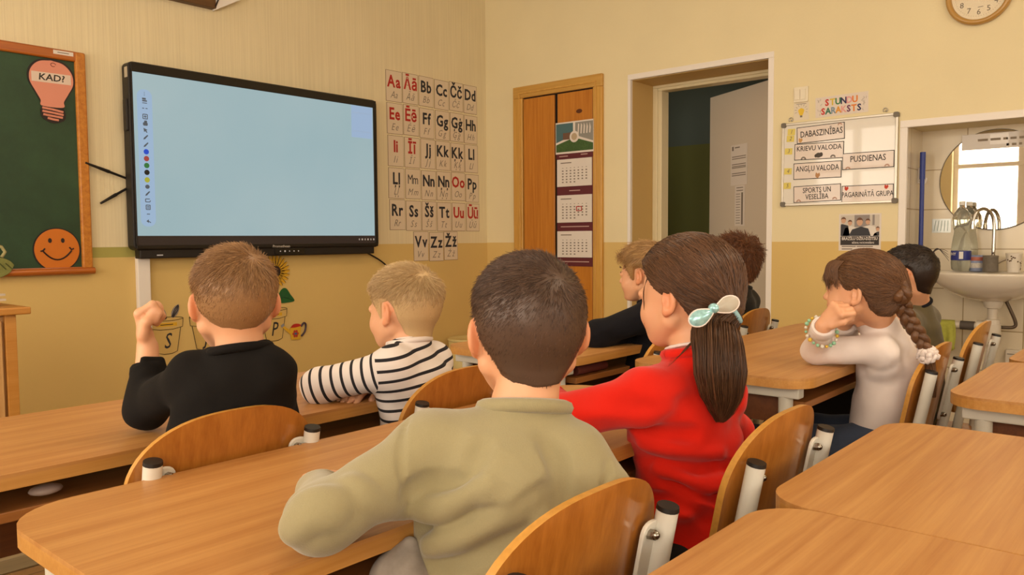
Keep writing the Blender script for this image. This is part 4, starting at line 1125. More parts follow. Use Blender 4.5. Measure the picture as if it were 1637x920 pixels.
# small tub, grey tin and spotted cup
tu = empty('printed_tub', (5.055, 0.955, 0.935)); tag(tu, 'small blue and red printed tub beside the bottle on the basin', 'tub')
MB().lathe([(0.034, 0), (0.037, 0.01), (0.037, 0.085), (0.033, 0.09)], 20).build('tub_body', plain('tub_blue', '#7d87a4', 0.45, noise=0.45, nscale=70), tu, smooth=True)
MB().lathe([(0.0375, 0.06), (0.0378, 0.062), (0.0378, 0.078), (0.0375, 0.08)], 20).build('red_band', plain('tub_red', '#a8604e', 0.5, noise=0.4, nscale=90), tu, smooth=True)
MB().lathe([(0.0375, 0.02), (0.0378, 0.022), (0.0378, 0.045), (0.0375, 0.047)], 20).build('white_band', plain('tub_white', '#b9b4ac', 0.5, noise=0.4, nscale=120), tu, smooth=True)
tn = MB().lathe([(0.036, 0), (0.038, 0.006), (0.037, 0.08), (0.039, 0.084), (0.036, 0.09), (0.03, 0.088)], 20).build('grey_tin', plain('tin_grey', '#6f675c', 0.4, noise=0.3, nscale=60), loc=(5.005, 0.880, 0.935), smooth=True)
tag(tn, 'small dark grey tin in front of the tap on the basin', 'tin')
cp = empty('paper_cup', (4.98, 0.768, 0.935)); tag(cp, 'white paper cup with brown spots on the basin rim', 'cup')
MB().lathe([(0.029, 0), (0.030, 0.004), (0.0385, 0.098), (0.040, 0.101), (0.0385, 0.104), (0.036, 0.10), (0.028, 0.006)], 28).build('cup_body', plain('cup_white', '#d9d0c2', 0.5), cp, smooth=True)
k = MB()
for q in range(34):
    a = random.uniform(0, 6.28); z = random.uniform(0.01, 0.092); r_ = 0.0302 + (z / 0.098) * 0.0085
    k.sphere((0, 0, 0), (0.0045, 0.0045, 0.0012), 8, Matrix.Translation((r_ * math.cos(a), r_ * math.sin(a), z)) @ Matrix.Rotation(a, 4, 'Z') @ Matrix.Rotation(math.radians(85), 4, 'Y'))
k.build('spots', plain('spot_brown', '#5f4a34', 0.6), cp)

# waste trap and pipes
m_wp = plain('white_pipe', '#cfc5b4', 0.35)
tr = empty('sink_trap', (5.0, 0.862, 0.0)); tag(tr, 'white plastic waste trap and pipe under the wash basin', 'waste pipe')
MB().lathe([(0.048, 0.782), (0.048, 0.765), (0.043, 0.755), (0.040, 0.740), (0.026, 0.735), (0.025, 0.68), (0.036, 0.675), (0.037, 0.655), (0.041, 0.652), (0.042, 0.57), (0.036, 0.54), (0.02, 0.535)], 28).build('trap_body', m_wp, tr, angle=35)
MB().tube([(0, 0.03, 0.635), (0, 0.075, 0.635)], 0.030, 18).build('pipe_nut', m_wp, tr, angle=40)
MB().tube([(0, 0.07, 0.635), (0.0, 0.28, 0.637), (0.03, 0.315, 0.637), (0.165, 0.325, 0.637)], 0.020, 16).build('waste_pipe', m_wp, tr, angle=40)
MB().tube([(0, 0.085, 0.635), (0, 0.155, 0.636)], 0.0245, 18).build('rubber_sleeve', plain('rubber_grey', '#4f4740', 0.7), tr, angle=40)
k = MB(); k.tube(smoothpath([(5.05, 0.82, 0.80), (5.06, 0.79, 0.73), (5.07, 0.765, 0.66), (5.07, 0.775, 0.633), (5.06, 0.83, 0.63), (5.06, 0.86, 0.63)], 6), 0.009, 10)
tag(k.build('supply_hose', plain('hose_brown', '#5f5142', 0.4, metal=0.5), smooth=True), 'bent metal supply hose right of the waste trap', 'hose')
k = MB(); nR = 14
for side in (-1, 1):
    pass
ragv = []; ragf = []
nu, nv = 18, 22
for i in range(nu + 1):
    for j in range(nv + 1):
        u = i / nu; v = j / nv * 2 - 1
        y = 1.045 + 0.12 * u + 0.012 * math.sin(v * 3)
        s_ = v * 0.24
        a = max(-1.2, min(1.2, s_ / 0.024))
        x = 5.0 + math.sin(a) * 0.0245 + (0.008 * math.sin(u * 9 + v * 4) + 0.006 * math.sin(u * 17)) * min(1, abs(v) * 2.5) + (0.012 * v)
        z = 0.637 + math.cos(a) * 0.0245 - max(0, abs(s_) - 0.03) * (0.72 + 0.2 * u)
        ragv.append((x, y, z))
for i in range(nu):
    for j in range(nv):
        a = i * (nv + 1) + j; ragf.append((a, a + 1, a + nv + 2, a + nv + 1))
k.add(ragv, ragf)
rag = k.build('cleaning_cloth', plain('cloth_green', '#a5a548', 0.95, noise=0.2, nscale=60, bump=0.4, bscale=500), smooth=True)
md = rag.modifiers.new('thickness', 'SOLIDIFY'); md.thickness = 0.003
tag(rag, 'yellow green cleaning cloth hung over the waste pipe under the sink', 'cloth')
vb = empty('pipe_cover', (XB, 0.62, 0.0)); tag(vb, 'white box cover on the tiles low at the right of the niche', 'pipe cover')
MB().bx((-0.05, -0.2, 0.2), (0.0, 0.2, 0.5)).build('cover_box', m_wp, vb, bevel=0.006)
MB().bx((-0.053, -0.19, 0.475), (-0.049, 0.19, 0.479)).build('seam', m_corner, vb)
# ------------------------------------------------------------------ furniture
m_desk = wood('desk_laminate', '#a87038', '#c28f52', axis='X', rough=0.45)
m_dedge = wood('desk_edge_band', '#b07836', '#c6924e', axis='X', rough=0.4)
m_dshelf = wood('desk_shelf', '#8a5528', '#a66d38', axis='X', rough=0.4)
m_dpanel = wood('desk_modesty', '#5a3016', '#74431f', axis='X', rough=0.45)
m_leg = plain('grey_white_steel', '#c9c4b6', 0.4)
m_legd = plain('grey_steel', '#8f897e', 0.4)
m_black = plain('black_plastic', '#181412', 0.45)


def make_desk(name, label, x0, x1, y0, y1, z, group=None, r=0.075, shelf=True, cat='desk'):
    """pupils sit on the low-y side"""
    w, d = x1 - x0, y1 - y0
    o = empty(name, ((x0 + x1) / 2, (y0 + y1) / 2, 0)); tag(o, label, cat, group)
    MB().prism(rrect(w, d, r, 8), z - 0.006, z).build('desk_top', m_desk, o)
    MB().prism(rrect(w, d, r, 8), z - 0.026, z - 0.006).build('edge_band', m_dedge, o)
    for s in (-1, 1):
        xe = s * (w / 2 - 0.055)
        MB().bx((xe - 0.018, -d / 2 + 0.03, z - 0.056), (xe + 0.018, d / 2 - 0.03, z - 0.027)).build('top_rail', m_leg, o, bevel=0.003)
        for sy in (-1, 1):
            ye = sy * (d / 2 - 0.07)
            lg = MB().tube([(xe, ye, z - 0.05), (xe, ye, 0.30)], 0.018, 16).build('leg', m_leg, o, angle=40)
            MB().tube([(xe, ye, 0.52), (xe, ye, 0.03)], 0.024, 16).build('outer_tube', m_legd, lg, angle=40)
            MB().tube([(xe, ye, 0.515), (xe, ye, 0.53)], 0.026, 16).build('collar', m_black, lg, angle=40)
            for zz in (0.40, 0.34): MB().tube([(xe + 0.022, ye, zz), (xe + 0.04, ye, zz)], 0.006, 8).build('height_screw', m_dark, lg, angle=40)
        MB().tube([(xe, -d / 2 + 0.02, 0.02), (xe, d / 2 - 0.02, 0.02)], 0.02, 12).build('foot_rail', m_legd, o, angle=40)
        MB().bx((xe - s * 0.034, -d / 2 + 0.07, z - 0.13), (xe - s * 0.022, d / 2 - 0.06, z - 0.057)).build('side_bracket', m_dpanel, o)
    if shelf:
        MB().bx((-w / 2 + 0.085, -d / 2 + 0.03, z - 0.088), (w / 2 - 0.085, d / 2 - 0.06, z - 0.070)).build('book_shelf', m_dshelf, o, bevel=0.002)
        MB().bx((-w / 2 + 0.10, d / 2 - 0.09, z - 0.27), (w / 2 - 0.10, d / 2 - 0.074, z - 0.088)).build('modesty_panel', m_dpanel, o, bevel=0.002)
    return o


DZL, DZM = 0.76, 0.78
make_desk('double_desk', 'long wooden school desk in the front row shared by black and striped shirts', 0.30, 1.62, 1.435, 1.915, DZL, 'wooden school desks')
make_desk('double_desk', 'wooden school desk where the boy in the olive sweatshirt leans', 0.347, 1.648, 0.775, 1.235, DZL, 'wooden school desks', r=0.10)
make_desk('double_desk', 'front desk by the pine door where the navy jumper boy rests his arms', 1.85, 3.20, 1.39, 1.915, DZM, 'wooden school desks')
make_desk('double_desk', 'wooden school desk under the elbows of the girl in white', 1.928, 3.27, 0.725, 1.242, DZM, 'wooden school desks')
make_desk('single_desk', 'empty desk at the bottom of the picture, nearest the camera', 0.392, 1.071, -0.04, 0.452, DZL, 'wooden school desks')
make_desk('single_desk', 'empty desk right of the nearest one, joined to it along a seam', 1.0745, 1.715, -0.03, 0.468, DZL, 'wooden school desks')
make_desk('single_desk', 'empty desk at the right edge behind the seat of the girl in white', 1.955, 2.585, -0.08, 0.428, DZM, 'wooden school desks')
make_desk('single_desk', 'far corner of a desk at the right edge by the sink pipes', 2.595, 3.26, -0.08, 0.415, DZM, 'wooden school desks')

# chairs
m_seat = wood('chair_plywood', '#94581d', '#b3742e', axis='Z', rough=0.3, coat=0.3)
m_sedge = plain('plywood_edge', '#c08a3c', 0.4, noise=0.25, nscale=120)
m_post = plain('chair_white_steel', '#d6d2c6', 0.35)
m_bolt = plain('bolt_steel', '#9a948a', 0.25, metal=1.0)
SEP = 0.148     # half distance of the posts
PT, PB = Vector((0, -0.235, 0.785)), Vector((0, -0.165, 0.42))


def post_y(z): return PB.y + (PT.y - PB.y) * (z - PB.z) / (PT.z - PB.z)


def back_panel():
    """curved plywood shell, two materials: faces and edge"""
    vs = []; fs = []; mi = []
    zl, zh, hw = 0.545, 0.845, 0.175
    nx, nz = 28, 16
    def shape(u):      # u -1..1 -> top and bottom edge heights
        t = abs(u)
        top = zh - 0.115 * (1 - math.sqrt(max(0, 1 - min(1, t) ** 2.6)))
        bot = zl + 0.07 * max(0, (t - 0.62) / 0.38) ** 2
        return bot, top
    def pos(u, z, off):
        x = u * hw
        y = post_y(z) + 0.018 + 0.020 * (u * u) - 0.008 + off
        return (x, y, z)
    for off in (0.0, 0.011):
        for i in range(nx + 1):
            u = math.sin((i / nx * 2 - 1) * math.pi / 2); bt, tp = shape(u)
            for j in range(nz + 1): vs.append(pos(u, bt + (tp - bt) * j / nz, off))
    st = (nx + 1) * (nz + 1)
    for i in range(nx):
        for j in range(nz):
            a = i * (nz + 1) + j
            fs.append((a, a + nz + 1, a + nz + 2, a + 1)); mi.append(0)
            fs.append((st + a, st + a + 1, st + a + nz + 2, st + a + nz + 1)); mi.append(0)
    for i in range(nx):
        for j in (0, nz):
            a, c = i * (nz + 1) + j, (i + 1) * (nz + 1) + j
            fs.append((a, st + a, st + c, c) if j == 0 else (a, c, st + c, st + a)); mi.append(1)
    for j in range(nz):
        for i in (0, nx):
            a, c = i * (nz + 1) + j, i * (nz + 1) + j + 1
            fs.append((a, c, st + c, st + a) if i == 0 else (a, st + a, st + c, c)); mi.append(1)
    return vs, fs, mi


def make_chair(name):
    o = empty(name)
    vs, fs, mi = back_panel(); mb = MB()
    mb.v, mb.f, mb.mi = vs, fs, mi
    mb.build('backrest', [m_seat, m_sedge], o, angle=50)
    # seat: saddle of plywood
    vs = []; fs = []; nx, ny = 16, 16
    for off in (0, -0.012):
        for i in range(nx + 1):
            for j in range(ny + 1):
                u = i / nx * 2 - 1; v = j / ny * 2 - 1
                x = u * 0.185 * math.sqrt(1 - 0.28 * v * v * u * u) ; y = v * 0.185 * math.sqrt(1 - 0.28 * u * u * v * v)
                vs.append((x, y - 0.0, 0.445 + off + 0.008 * u * u - 0.02 * max(0, v) ** 3 + 0.006 * max(0, -v) ** 2))
    st = (nx + 1) * (ny + 1)
    for i in range(nx):
        for j in range(ny):
            a = i * (ny + 1) + j
            fs.append((a, a + ny + 1, a + ny + 2, a + 1)); fs.append((st + a, st + a + 1, st + a + ny + 2, st + a + ny + 1))
    for i in range(nx):
        for j in (0, ny):
            a, c = i * (ny + 1) + j, (i + 1) * (ny + 1) + j
            fs.append((a, st + a, st + c, c) if j == 0 else (a, c, st + c, st + a))
    for j in range(ny):
        for i in (0, nx):
            a, c = i * (ny + 1) + j, i * (ny + 1) + j + 1
            fs.append((a, c, st + c, st + a) if i == 0 else (a, st + a, st + c, c))
    MB().add(vs, fs).build('seat', m_seat, o, angle=50)
    for s in (-1, 1):
        x = s * SEP
        P = smoothpath([(x, PT.y, PT.z), (x, PB.y, PB.z), (x, -0.155, 0.25), (x, -0.18, 0.06), (x, -0.20, 0.015)], 5)
        po = MB().tube(P, 0.0145, 16, flat=1.0).build('back_post', m_post, o, angle=40)
        d_ = (PT - PB).normalized()
        MB().tube([Vector((x, PT.y, PT.z)) + d_ * -0.003, Vector((x, PT.y, PT.z)) + d_ * 0.003], [0.0152, 0.0145], 16).build('post_cap', m_black, po, angle=40)
        # bracket plate between post and backrest with two bolts
        br = MB()
        rm = Matrix.Rotation(math.atan2(PT.y - PB.y, PT.z - PB.z) * -1, 3, 'X')
        zc_ = 0.69; c = Vector((x - s * 0.022, post_y(zc_) + 0.008, zc_))
        pl_ = rrect(0.040, 0.165, 0.016, 4)
        xf = Matrix.Translation(c) @ rm.to_4x4() @ Matrix(((1, 0, 0, 0), (0, 0, 1, 0), (0, 1, 0, 0), (0, 0, 0, 1)))
        br.prism(pl_, -0.003, 0.003, xf)
        bk = br.build('bracket', m_post, po, bevel=0.0015)
        for zz in (0.755, 0.625):
            b_ = MB(); yb_ = post_y(zz)
            b_.tube([(x - s * 0.028, yb_ + 0.012, zz), (x - s * 0.028, yb_ - 0.004, zz + 0.001)], 0.007, 8).sphere((x - s * 0.028, yb_ - 0.004, zz + 0.001), 0.0062, 10)
            b_.build('bolt', m_bolt, bk, angle=40)
        MB().tube([(x, -0.155, 0.415), (x, 0.14, 0.415)], 0.014, 12).build('seat_rail', m_post, o, angle=40)
        MB().tube(smoothpath([(x, 0.135, 0.415), (x, 0.165, 0.39), (x, 0.185, 0.2), (x, 0.19, 0.015)], 5), 0.0145, 12).build('front_leg', m_post, o, angle=40)
    MB().tube([(-SEP, 0.0, 0.415), (SEP, 0.0, 0.415)], 0.012, 10).build('cross_bar', m_post, o, angle=40)
    return o


def copy_tree(o, parent=None):
    c = o.copy(); COL.objects.link(c)
    if parent: c.parent = parent
    for ch in list(o.children): copy_tree(ch, c)
    return c


chair0 = make_chair('school_chair')
CH = [(0.712, 1.232, 0.0, 'plywood school chair of the boy in the black shirt, at left'),
      (1.285, 1.235, 0.0, 'plywood school chair of the boy in the striped shirt'),
      (0.745, 0.51, 0.0, 'plywood school chair of the olive sweatshirt boy, nearest the camera'),
      (1.303, 0.507, 0.0, 'plywood school chair right of the girl in red'),
      (2.375, 0.515, 0.0, 'plywood school chair behind the back of the girl in white'),
      (3.06, 0.54, 0.0, 'plywood school chair standing under the sink pipes at right'),
      (2.25, 1.235, 0.0, 'plywood school chair of the navy jumper boy, hidden behind the girl in red'),
      (3.085, 1.345, -0.0, 'plywood school chair of the farthest boy, beside the white door')]
for i, (x, y, rz, lab) in enumerate(CH):
    o = chair0 if i == 0 else copy_tree(chair0)
    o.location = (x, y + 0.235, 0); o.rotation_euler = (0, 0, rz)
    tag(o, lab, 'chair', 'plywood school chairs')

# teacher's cabinet at the left edge
m_cab = wood('cabinet_oak', '#bd8c50', '#d2a770', axis='Z', rough=0.4)
m_cabt = wood('cabinet_top_oak', '#b5792f', '#c98f45', axis='X', rough=0.4)
cb_ = empty('cabinet', (0.6, 3.4, 0)); tag(cb_, 'light oak cabinet at the left edge under the chalkboard', 'cabinet')
MB().bx((-0.5, -0.26, 0.05), (0.37, 0.3, 0.88)).build('body', m_cab, cb_, bevel=0.003)
MB().bx((-0.53, -0.30, 0.88), (0.412, 0.33, 0.905)).build('cabinet_top', m_cabt, cb_, bevel=0.004)
MB().bx((0.335, -0.28, 0.05), (0.37, -0.262, 0.88)).build('side_stile', m_cabt, cb_, bevel=0.002)
MB().bx((-0.48, -0.278, 0.08), (0.325, -0.262, 0.86)).build('door', m_cab, cb_, bevel=0.002)
MB().bx((-0.6, -0.34, 0.0), (0.40, 0.3, 0.05)).build('plinth', m_baseg, cb_, bevel=0.003)
for q in range(6):
    o = sheet('paper_stack', 0.21, 0.297, m_paper if q % 2 == 0 else plain('paper_cream', '#d6c8a8', 0.7), (0.80 + 0.01 * (q % 3), 3.34 - 0.006 * q, 0.9056 + 0.0085 * q), (0, 0, 0.25 + 0.09 * q * (-1) ** q), 0.0075)
    tag(o, 'pile of loose white papers on the oak cabinet, %s layer' % ('lowest', 'second', 'third', 'fourth', 'fifth', 'topmost')[q], 'papers', 'papers on the oak cabinet')
    o.name = 'paper_booklet'
    k = MB(); k.bx((-0.104, -0.147, 0.0035), (0.1052, 0.147, 0.0038)); k.build('page_edge', m_pencil, o)

# cream waste bin
bn = empty('waste_bin', (4.42, 4.27, 0)); tag(bn, 'cream plastic waste bin at the front wall beside the striped shirt boy', 'bin')
MB().lathe([(0.125, 0.0), (0.132, 0.01), (0.155, 0.36), (0.147, 0.36), (0.125, 0.02)], 32).build('bin_body', plain('bin_cream', '#d8c68a', 0.5), bn, smooth=True)
MB().lathe([(0.153, 0.352), (0.162, 0.358), (0.162, 0.372), (0.155, 0.376), (0.146, 0.370)], 32).build('bin_rim', plain('bin_cream', '#d8c68a', 0.5), bn, smooth=True)
# plastic bag and pencil case lying under desk tops
bag = MB().sphere((0, 0, 0), (0.028, 0.02, 0.009), 12).build('plastic_bag', plain('bag_pale', '#b9a8a0', 0.4), loc=(0.50, 1.50, DZL - 0.056), smooth=True)
tag(bag, 'crumpled pale plastic bag on the shelf of the front desk', 'bag')
pcs = MB().tube([(-0.08, 0, 0), (0.08, 0, 0)], 0.014, 12).build('pencil_case', plain('case_red', '#7a4038', 0.6), loc=(2.05, 1.45, DZM - 0.056), angle=40)
tag(pcs, 'small dark red pencil case on the shelf of the navy boy\'s desk', 'pencil case')
# added ceiling lamps out of view, housings for the fill lights
for y in (-0.9, 1.9):
    o = empty('added_ceiling_lamp', (2.2, y, ZC)); tag(o, 'added unseen long white ceiling lamp %s the desks' % ('behind' if y < 0 else 'above'), 'lamp')
    MB().bx((-0.65, -0.09, -0.07), (0.65, 0.09, 0.0)).build('added_lamp_housing', m_white, o, bevel=0.01)
# ------------------------------------------------------------------ people: smooth solid modelling on a grid, then one mesh per body / garment
class Field:
    def __init__(self, lo, hi, h):
        self.lo = np.array(lo, float); self.h = h
        self.n = np.ceil((np.array(hi) - self.lo) / h).astype(int) + 1
        self.v = np.full(self.n, 0.5, np.float32)

    def like(self):
        f = Field.__new__(Field); f.lo, f.h, f.n = self.lo, self.h, self.n
        f.v = np.full(self.n, 0.5, np.float32); return f

    def sub(self, lo, hi, pad):
        a = np.clip(np.floor((np.array(lo) - pad - self.lo) / self.h).astype(int), 0, self.n)
        b = np.clip(np.ceil((np.array(hi) + pad - self.lo) / self.h).astype(int) + 1, 0, self.n)
        sl = tuple(slice(int(i), int(j)) for i, j in zip(a, b))
        ax = [(self.lo[i] + self.h * np.arange(a[i], b[i])).astype(np.float32) for i in range(3)]
        return sl, ax[0][:, None, None], ax[1][None, :, None], ax[2][None, None, :]

    def put(self, sl, d, k, op='add'):
        v = self.v[sl]
        if v.size == 0: return
        if op == 'add':
            if k > 0:
                h = np.maximum(k - np.abs(v - d), 0) / k
                self.v[sl] = np.minimum(v, d) - h * h * k * 0.25
            else: self.v[sl] = np.minimum(v, d)
        else:
            d = -d
            if k > 0:
                h = np.maximum(k - np.abs(v - d), 0) / k
                self.v[sl] = np.maximum(v, d) + h * h * k * 0.25
            else: self.v[sl] = np.maximum(v, d)

    def cone(self, a, b, ra, rb, k=0.01, flat=None, op='add'):
        """tapered capsule; flat=(axis, factor) squeezes it along an axis"""
        a = np.array(a, float); b = np.array(b, float); r = max(ra, rb)
        ex = r / min(1, 1) + k + 0.03
        sl, X, Y, Z = self.sub(np.minimum(a, b), np.maximum(a, b), ex)
        px, py, pz = X - a[0], Y - a[1], Z - a[2]
        ab = b - a; L2 = float(ab @ ab) + 1e-12
        t = np.clip((px * ab[0] + py * ab[1] + pz * ab[2]) / L2, 0, 1)
        qx, qy, qz = px - t * ab[0], py - t * ab[1], pz - t * ab[2]
        if flat is not None:
            n, s = np.array(flat[0], float), flat[1]; n = n / np.linalg.norm(n)
            dn = (qx * n[0] + qy * n[1] + qz * n[2]) * (1 / s - 1)
            qx, qy, qz = qx + dn * n[0], qy + dn * n[1], qz + dn * n[2]
            R = ra + (rb - ra) * t
            l = np.sqrt(qx * qx + qy * qy + qz * qz)
            d = (l - R) * (s + (1 - s) * 0.35)
        else:
            d = np.sqrt(qx * qx + qy * qy + qz * qz) - (ra + (rb - ra) * t)
        self.put(sl, d, k, op)

    def ell(self, c, r, Rm=None, k=0.01, op='add'):
        c = np.array(c, float); r = np.array(r, float)
        Rm = np.eye(3) if Rm is None else Rm
        ext = np.abs(Rm) @ r
        sl, X, Y, Z = self.sub(c - ext, c + ext, k + 0.03)
        x, y, z = X - c[0], Y - c[1], Z - c[2]
        q = [(x * Rm[0, i] + y * Rm[1, i] + z * Rm[2, i]) for i in range(3)]
        k0 = np.sqrt((q[0] / r[0]) ** 2 + (q[1] / r[1]) ** 2 + (q[2] / r[2]) ** 2)
        k1 = np.sqrt((q[0] / r[0] ** 2) ** 2 + (q[1] / r[1] ** 2) ** 2 + (q[2] / r[2] ** 2) ** 2) + 1e-9
        self.put(sl, k0 * (k0 - 1) / k1, k, op)

    def cut(self, p, n, k=0.0, lim=None):
        """remove what lies on the n side of the plane through p (inside a ball of radius lim)"""
        p = np.array(p, float); n = np.array(n, float); n = n / np.linalg.norm(n)
        if lim: sl, X, Y, Z = self.sub(p - lim, p + lim, 0)
        else: sl, X, Y, Z = self.sub(self.lo, self.lo + self.h * self.n, 0)
        d = (X - p[0]) * n[0] + (Y - p[1]) * n[1] + (Z - p[2]) * n[2]
        v = self.v[sl]
        if k > 0:
            h = np.maximum(k - np.abs(v - d), 0) / k
            self.v[sl] = np.maximum(v, d) + h * h * k * 0.25
        else: self.v[sl] = np.maximum(v, d)

    def merge(self, o, k):
        h = np.maximum(k - np.abs(self.v - o.v), 0) / k
        self.v = np.minimum(self.v, o.v) - h * h * k * 0.25

    def wrinkle(self, amp, freq, seed, centre=None, rad=None, stretch=(1, 1, 1)):
        rg = np.random.default_rng(seed)
        m = np.abs(self.v) < 0.03
        idx = np.nonzero(m)
        P = np.stack([self.lo[i] + self.h * idx[i] for i in range(3)], 1) * np.array(stretch)
        s = np.zeros(len(P))
        for q in range(6):
            k_ = rg.normal(size=3); k_ *= freq * (0.6 + 0.25 * q) / np.linalg.norm(k_)
            w = rg.normal(size=3) * freq * 0.35
            s += np.sin(P @ k_ + 1.6 * np.sin(P @ w + rg.uniform(0, 6)) + rg.uniform(0, 6)) / (1 + 0.35 * q)
        s *= amp / 2.0
        if centre is not None:
            P0 = P / np.array(stretch)
            s *= np.exp(-((P0 - np.array(centre)) ** 2).sum(1) / rad ** 2)
        self.v[idx] += s.astype(np.float32)

    def mesh(self):
        """surface nets"""
        v = self.v; s = v < 0
        n = s.shape
        c = np.zeros((n[0] - 1, n[1] - 1, n[2] - 1), np.uint8)
        for i in (0, 1):
            for j in (0, 1):
                for k in (0, 1):
                    c += s[i:n[0] - 1 + i, j:n[1] - 1 + j, k:n[2] - 1 + k]
        idx = np.nonzero((c > 0) & (c < 8))
        I = np.stack(idx, 1)
        cid = np.full(c.shape, -1, np.int32); cid[idx] = np.arange(len(I))
        cor = np.zeros((len(I), 8), np.float32); offs = [(i, j, k) for i in (0, 1) for j in (0, 1) for k in (0, 1)]
        for q, o in enumerate(offs): cor[:, q] = v[I[:, 0] + o[0], I[:, 1] + o[1], I[:, 2] + o[2]]
        acc = np.zeros((len(I), 3)); cnt = np.zeros(len(I))
        for a in range(8):
            for ax_ in range(3):
                o = offs[a]
                if o[ax_]: continue
                ob = list(o); ob[ax_] = 1; b = offs.index(tuple(ob))
                va, vb = cor[:, a], cor[:, b]
                m = (va < 0) != (vb < 0)
                t = np.where(m, va / np.where(m, va - vb, 1), 0)
                p = np.tile(np.array(o, float), (len(I), 1)); p[:, ax_] += t
                acc += p * m[:, None]; cnt += m
        V = self.lo + self.h * (I + acc / np.maximum(cnt, 1)[:, None])
        Q = []
        for ax_ in range(3):
            u, w = (ax_ + 1) % 3, (ax_ + 2) % 3
            sa = [slice(None)] * 3; sb = [slice(None)] * 3
            sa[ax_] = slice(0, -1); sb[ax_] = slice(1, None)
            e = np.nonzero(s[tuple(sa)] != s[tuple(sb)]); E_ = np.stack(e, 1)
            ok = (E_[:, u] > 0) & (E_[:, w] > 0) & (E_[:, u] < n[u] - 1) & (E_[:, w] < n[w] - 1); E_ = E_[ok]
            ins = s[E_[:, 0], E_[:, 1], E_[:, 2]]
            def g(du, dw):
                J = E_.copy(); J[:, u] -= du; J[:, w] -= dw
                return cid[J[:, 0], J[:, 1], J[:, 2]]
            q = np.stack([g(1, 1), g(0, 1), g(0, 0), g(1, 0)], 1)
            q[~ins] = q[~ins][:, ::-1]
            Q.append(q)
        return V, np.concatenate(Q)


def np_mesh(name, V, Fq, mats, parent=None, smooth=True, origin=None, fmat=None, attrs=None):
    if origin is not None: V = V - np.array(origin)
    me = bpy.data.meshes.new(name)
    Fq = np.asarray(Fq)
    me.vertices.add(len(V)); me.vertices.foreach_set('co', np.asarray(V, np.float32).ravel())
    w = Fq.shape[1]
    me.loops.add(Fq.size); me.loops.foreach_set('vertex_index', Fq.astype(np.int32).ravel())
    me.polygons.add(len(Fq)); me.polygons.foreach_set('loop_start', np.arange(0, Fq.size, w, dtype=np.int32))
    try: me.polygons.foreach_set('loop_total', np.full(len(Fq), w, np.int32))
    except Exception: pass
    ms = mats if isinstance(mats, (list, tuple)) else [mats]
    for m in ms: me.materials.append(m)
    if fmat is not None: me.polygons.foreach_set('material_index', fmat.astype(np.int32))
    if smooth: me.polygons.foreach_set('use_smooth', np.ones(len(Fq), bool))
    if attrs:
        for k, a in attrs.items():
            at_ = me.attributes.new(k, 'FLOAT', 'POINT'); at_.data.foreach_set('value', np.asarray(a, np.float32))
    me.update(); me.validate()
    o = bpy.data.objects.new(name, me); COL.objects.link(o)
    if parent: o.parent = parent
    return o


def frame(yaw, tilt=0.0, roll=0.0):
    """columns: right, forward, up.  yaw from +Y towards +X, tilt nods forward, roll tips to the right (degrees)"""
    y, t, r = math.radians(yaw), math.radians(tilt), math.radians(roll)
    f = np.array([math.sin(y), math.cos(y), 0]); rt = np.array([math.cos(y), -math.sin(y), 0]); up = np.array([0, 0, 1.])
    f2 = math.cos(t) * f - math.sin(t) * up; u2 = math.sin(t) * f + math.cos(t) * up
    r3 = math.cos(r) * rt - math.sin(r) * u2; u3 = math.sin(r) * rt + math.cos(r) * u2
    return np.stack([r3, f2, u3], 1)


def head_core(F, L, Rm, s, neck=True):
    """skull, face and neck without ears, in a head frame given by L()"""
    F.ell(L(0, -0.010, 0.028), np.array([0.073, 0.094, 0.080]) * s, Rm, 0.0)
    F.ell(L(0, -0.035, 0.010), np.array([0.070, 0.066, 0.070]) * s, Rm, 0.02 * s)
    F.ell(L(0, 0.030, -0.022), np.array([0.060, 0.058, 0.068]) * s, Rm, 0.03 * s)
    F.ell(L(0, 0.045, -0.070), np.array([0.034, 0.032, 0.025]) * s, Rm, 0.03 * s)
    for sx in (-1, 1):
        F.ell(L(sx * 0.036, 0.052, -0.036), np.array([0.024, 0.026, 0.026]) * s, Rm, 0.02 * s)
        F.cone(L(sx * 0.055, 0.0, -0.045), L(sx * 0.026, 0.050, -0.078), 0.016 * s, 0.014 * s, 0.025 * s)
    if neck:
        F.cone(L(0, -0.028, -0.045), L(0, -0.042, -0.17), 0.047 * s, 0.050 * s, 0.02 * s)


def head_face(F, L, Rm, s):
    F.cone(L(0, 0.086, 0.004), L(0, 0.101, -0.024), 0.0055 * s, 0.0085 * s, 0.012 * s)
    for sx in (-1, 1):
        F.ell(L(sx * 0.009, 0.093, -0.027), np.array([0.0065, 0.008, 0.006]) * s, Rm, 0.006 * s)
        F.ell(L(sx * 0.031, 0.089, 0.008), np.array([0.015, 0.010, 0.010]) * s, Rm, 0.008 * s, op='sub')
        F.ell(L(sx * 0.031, 0.0775, 0.006), np.array([0.0150, 0.0125, 0.0115]) * s, Rm, 0.005 * s)
    F.ell(L(0, 0.086, -0.046), np.array([0.019, 0.010, 0.0055]) * s, Rm, 0.006 * s)
    F.ell(L(0, 0.083, -0.055), np.array([0.017, 0.010, 0.0060]) * s, Rm, 0.006 * s)
    F.cone(L(-0.019, 0.091, -0.0505), L(0.019, 0.091, -0.0505), 0.0014 * s, 0.0014 * s, 0.003 * s, op='sub')
    F.ell(L(0, 0.072, -0.084), np.array([0.018, 0.015, 0.013]) * s, Rm, 0.015 * s)


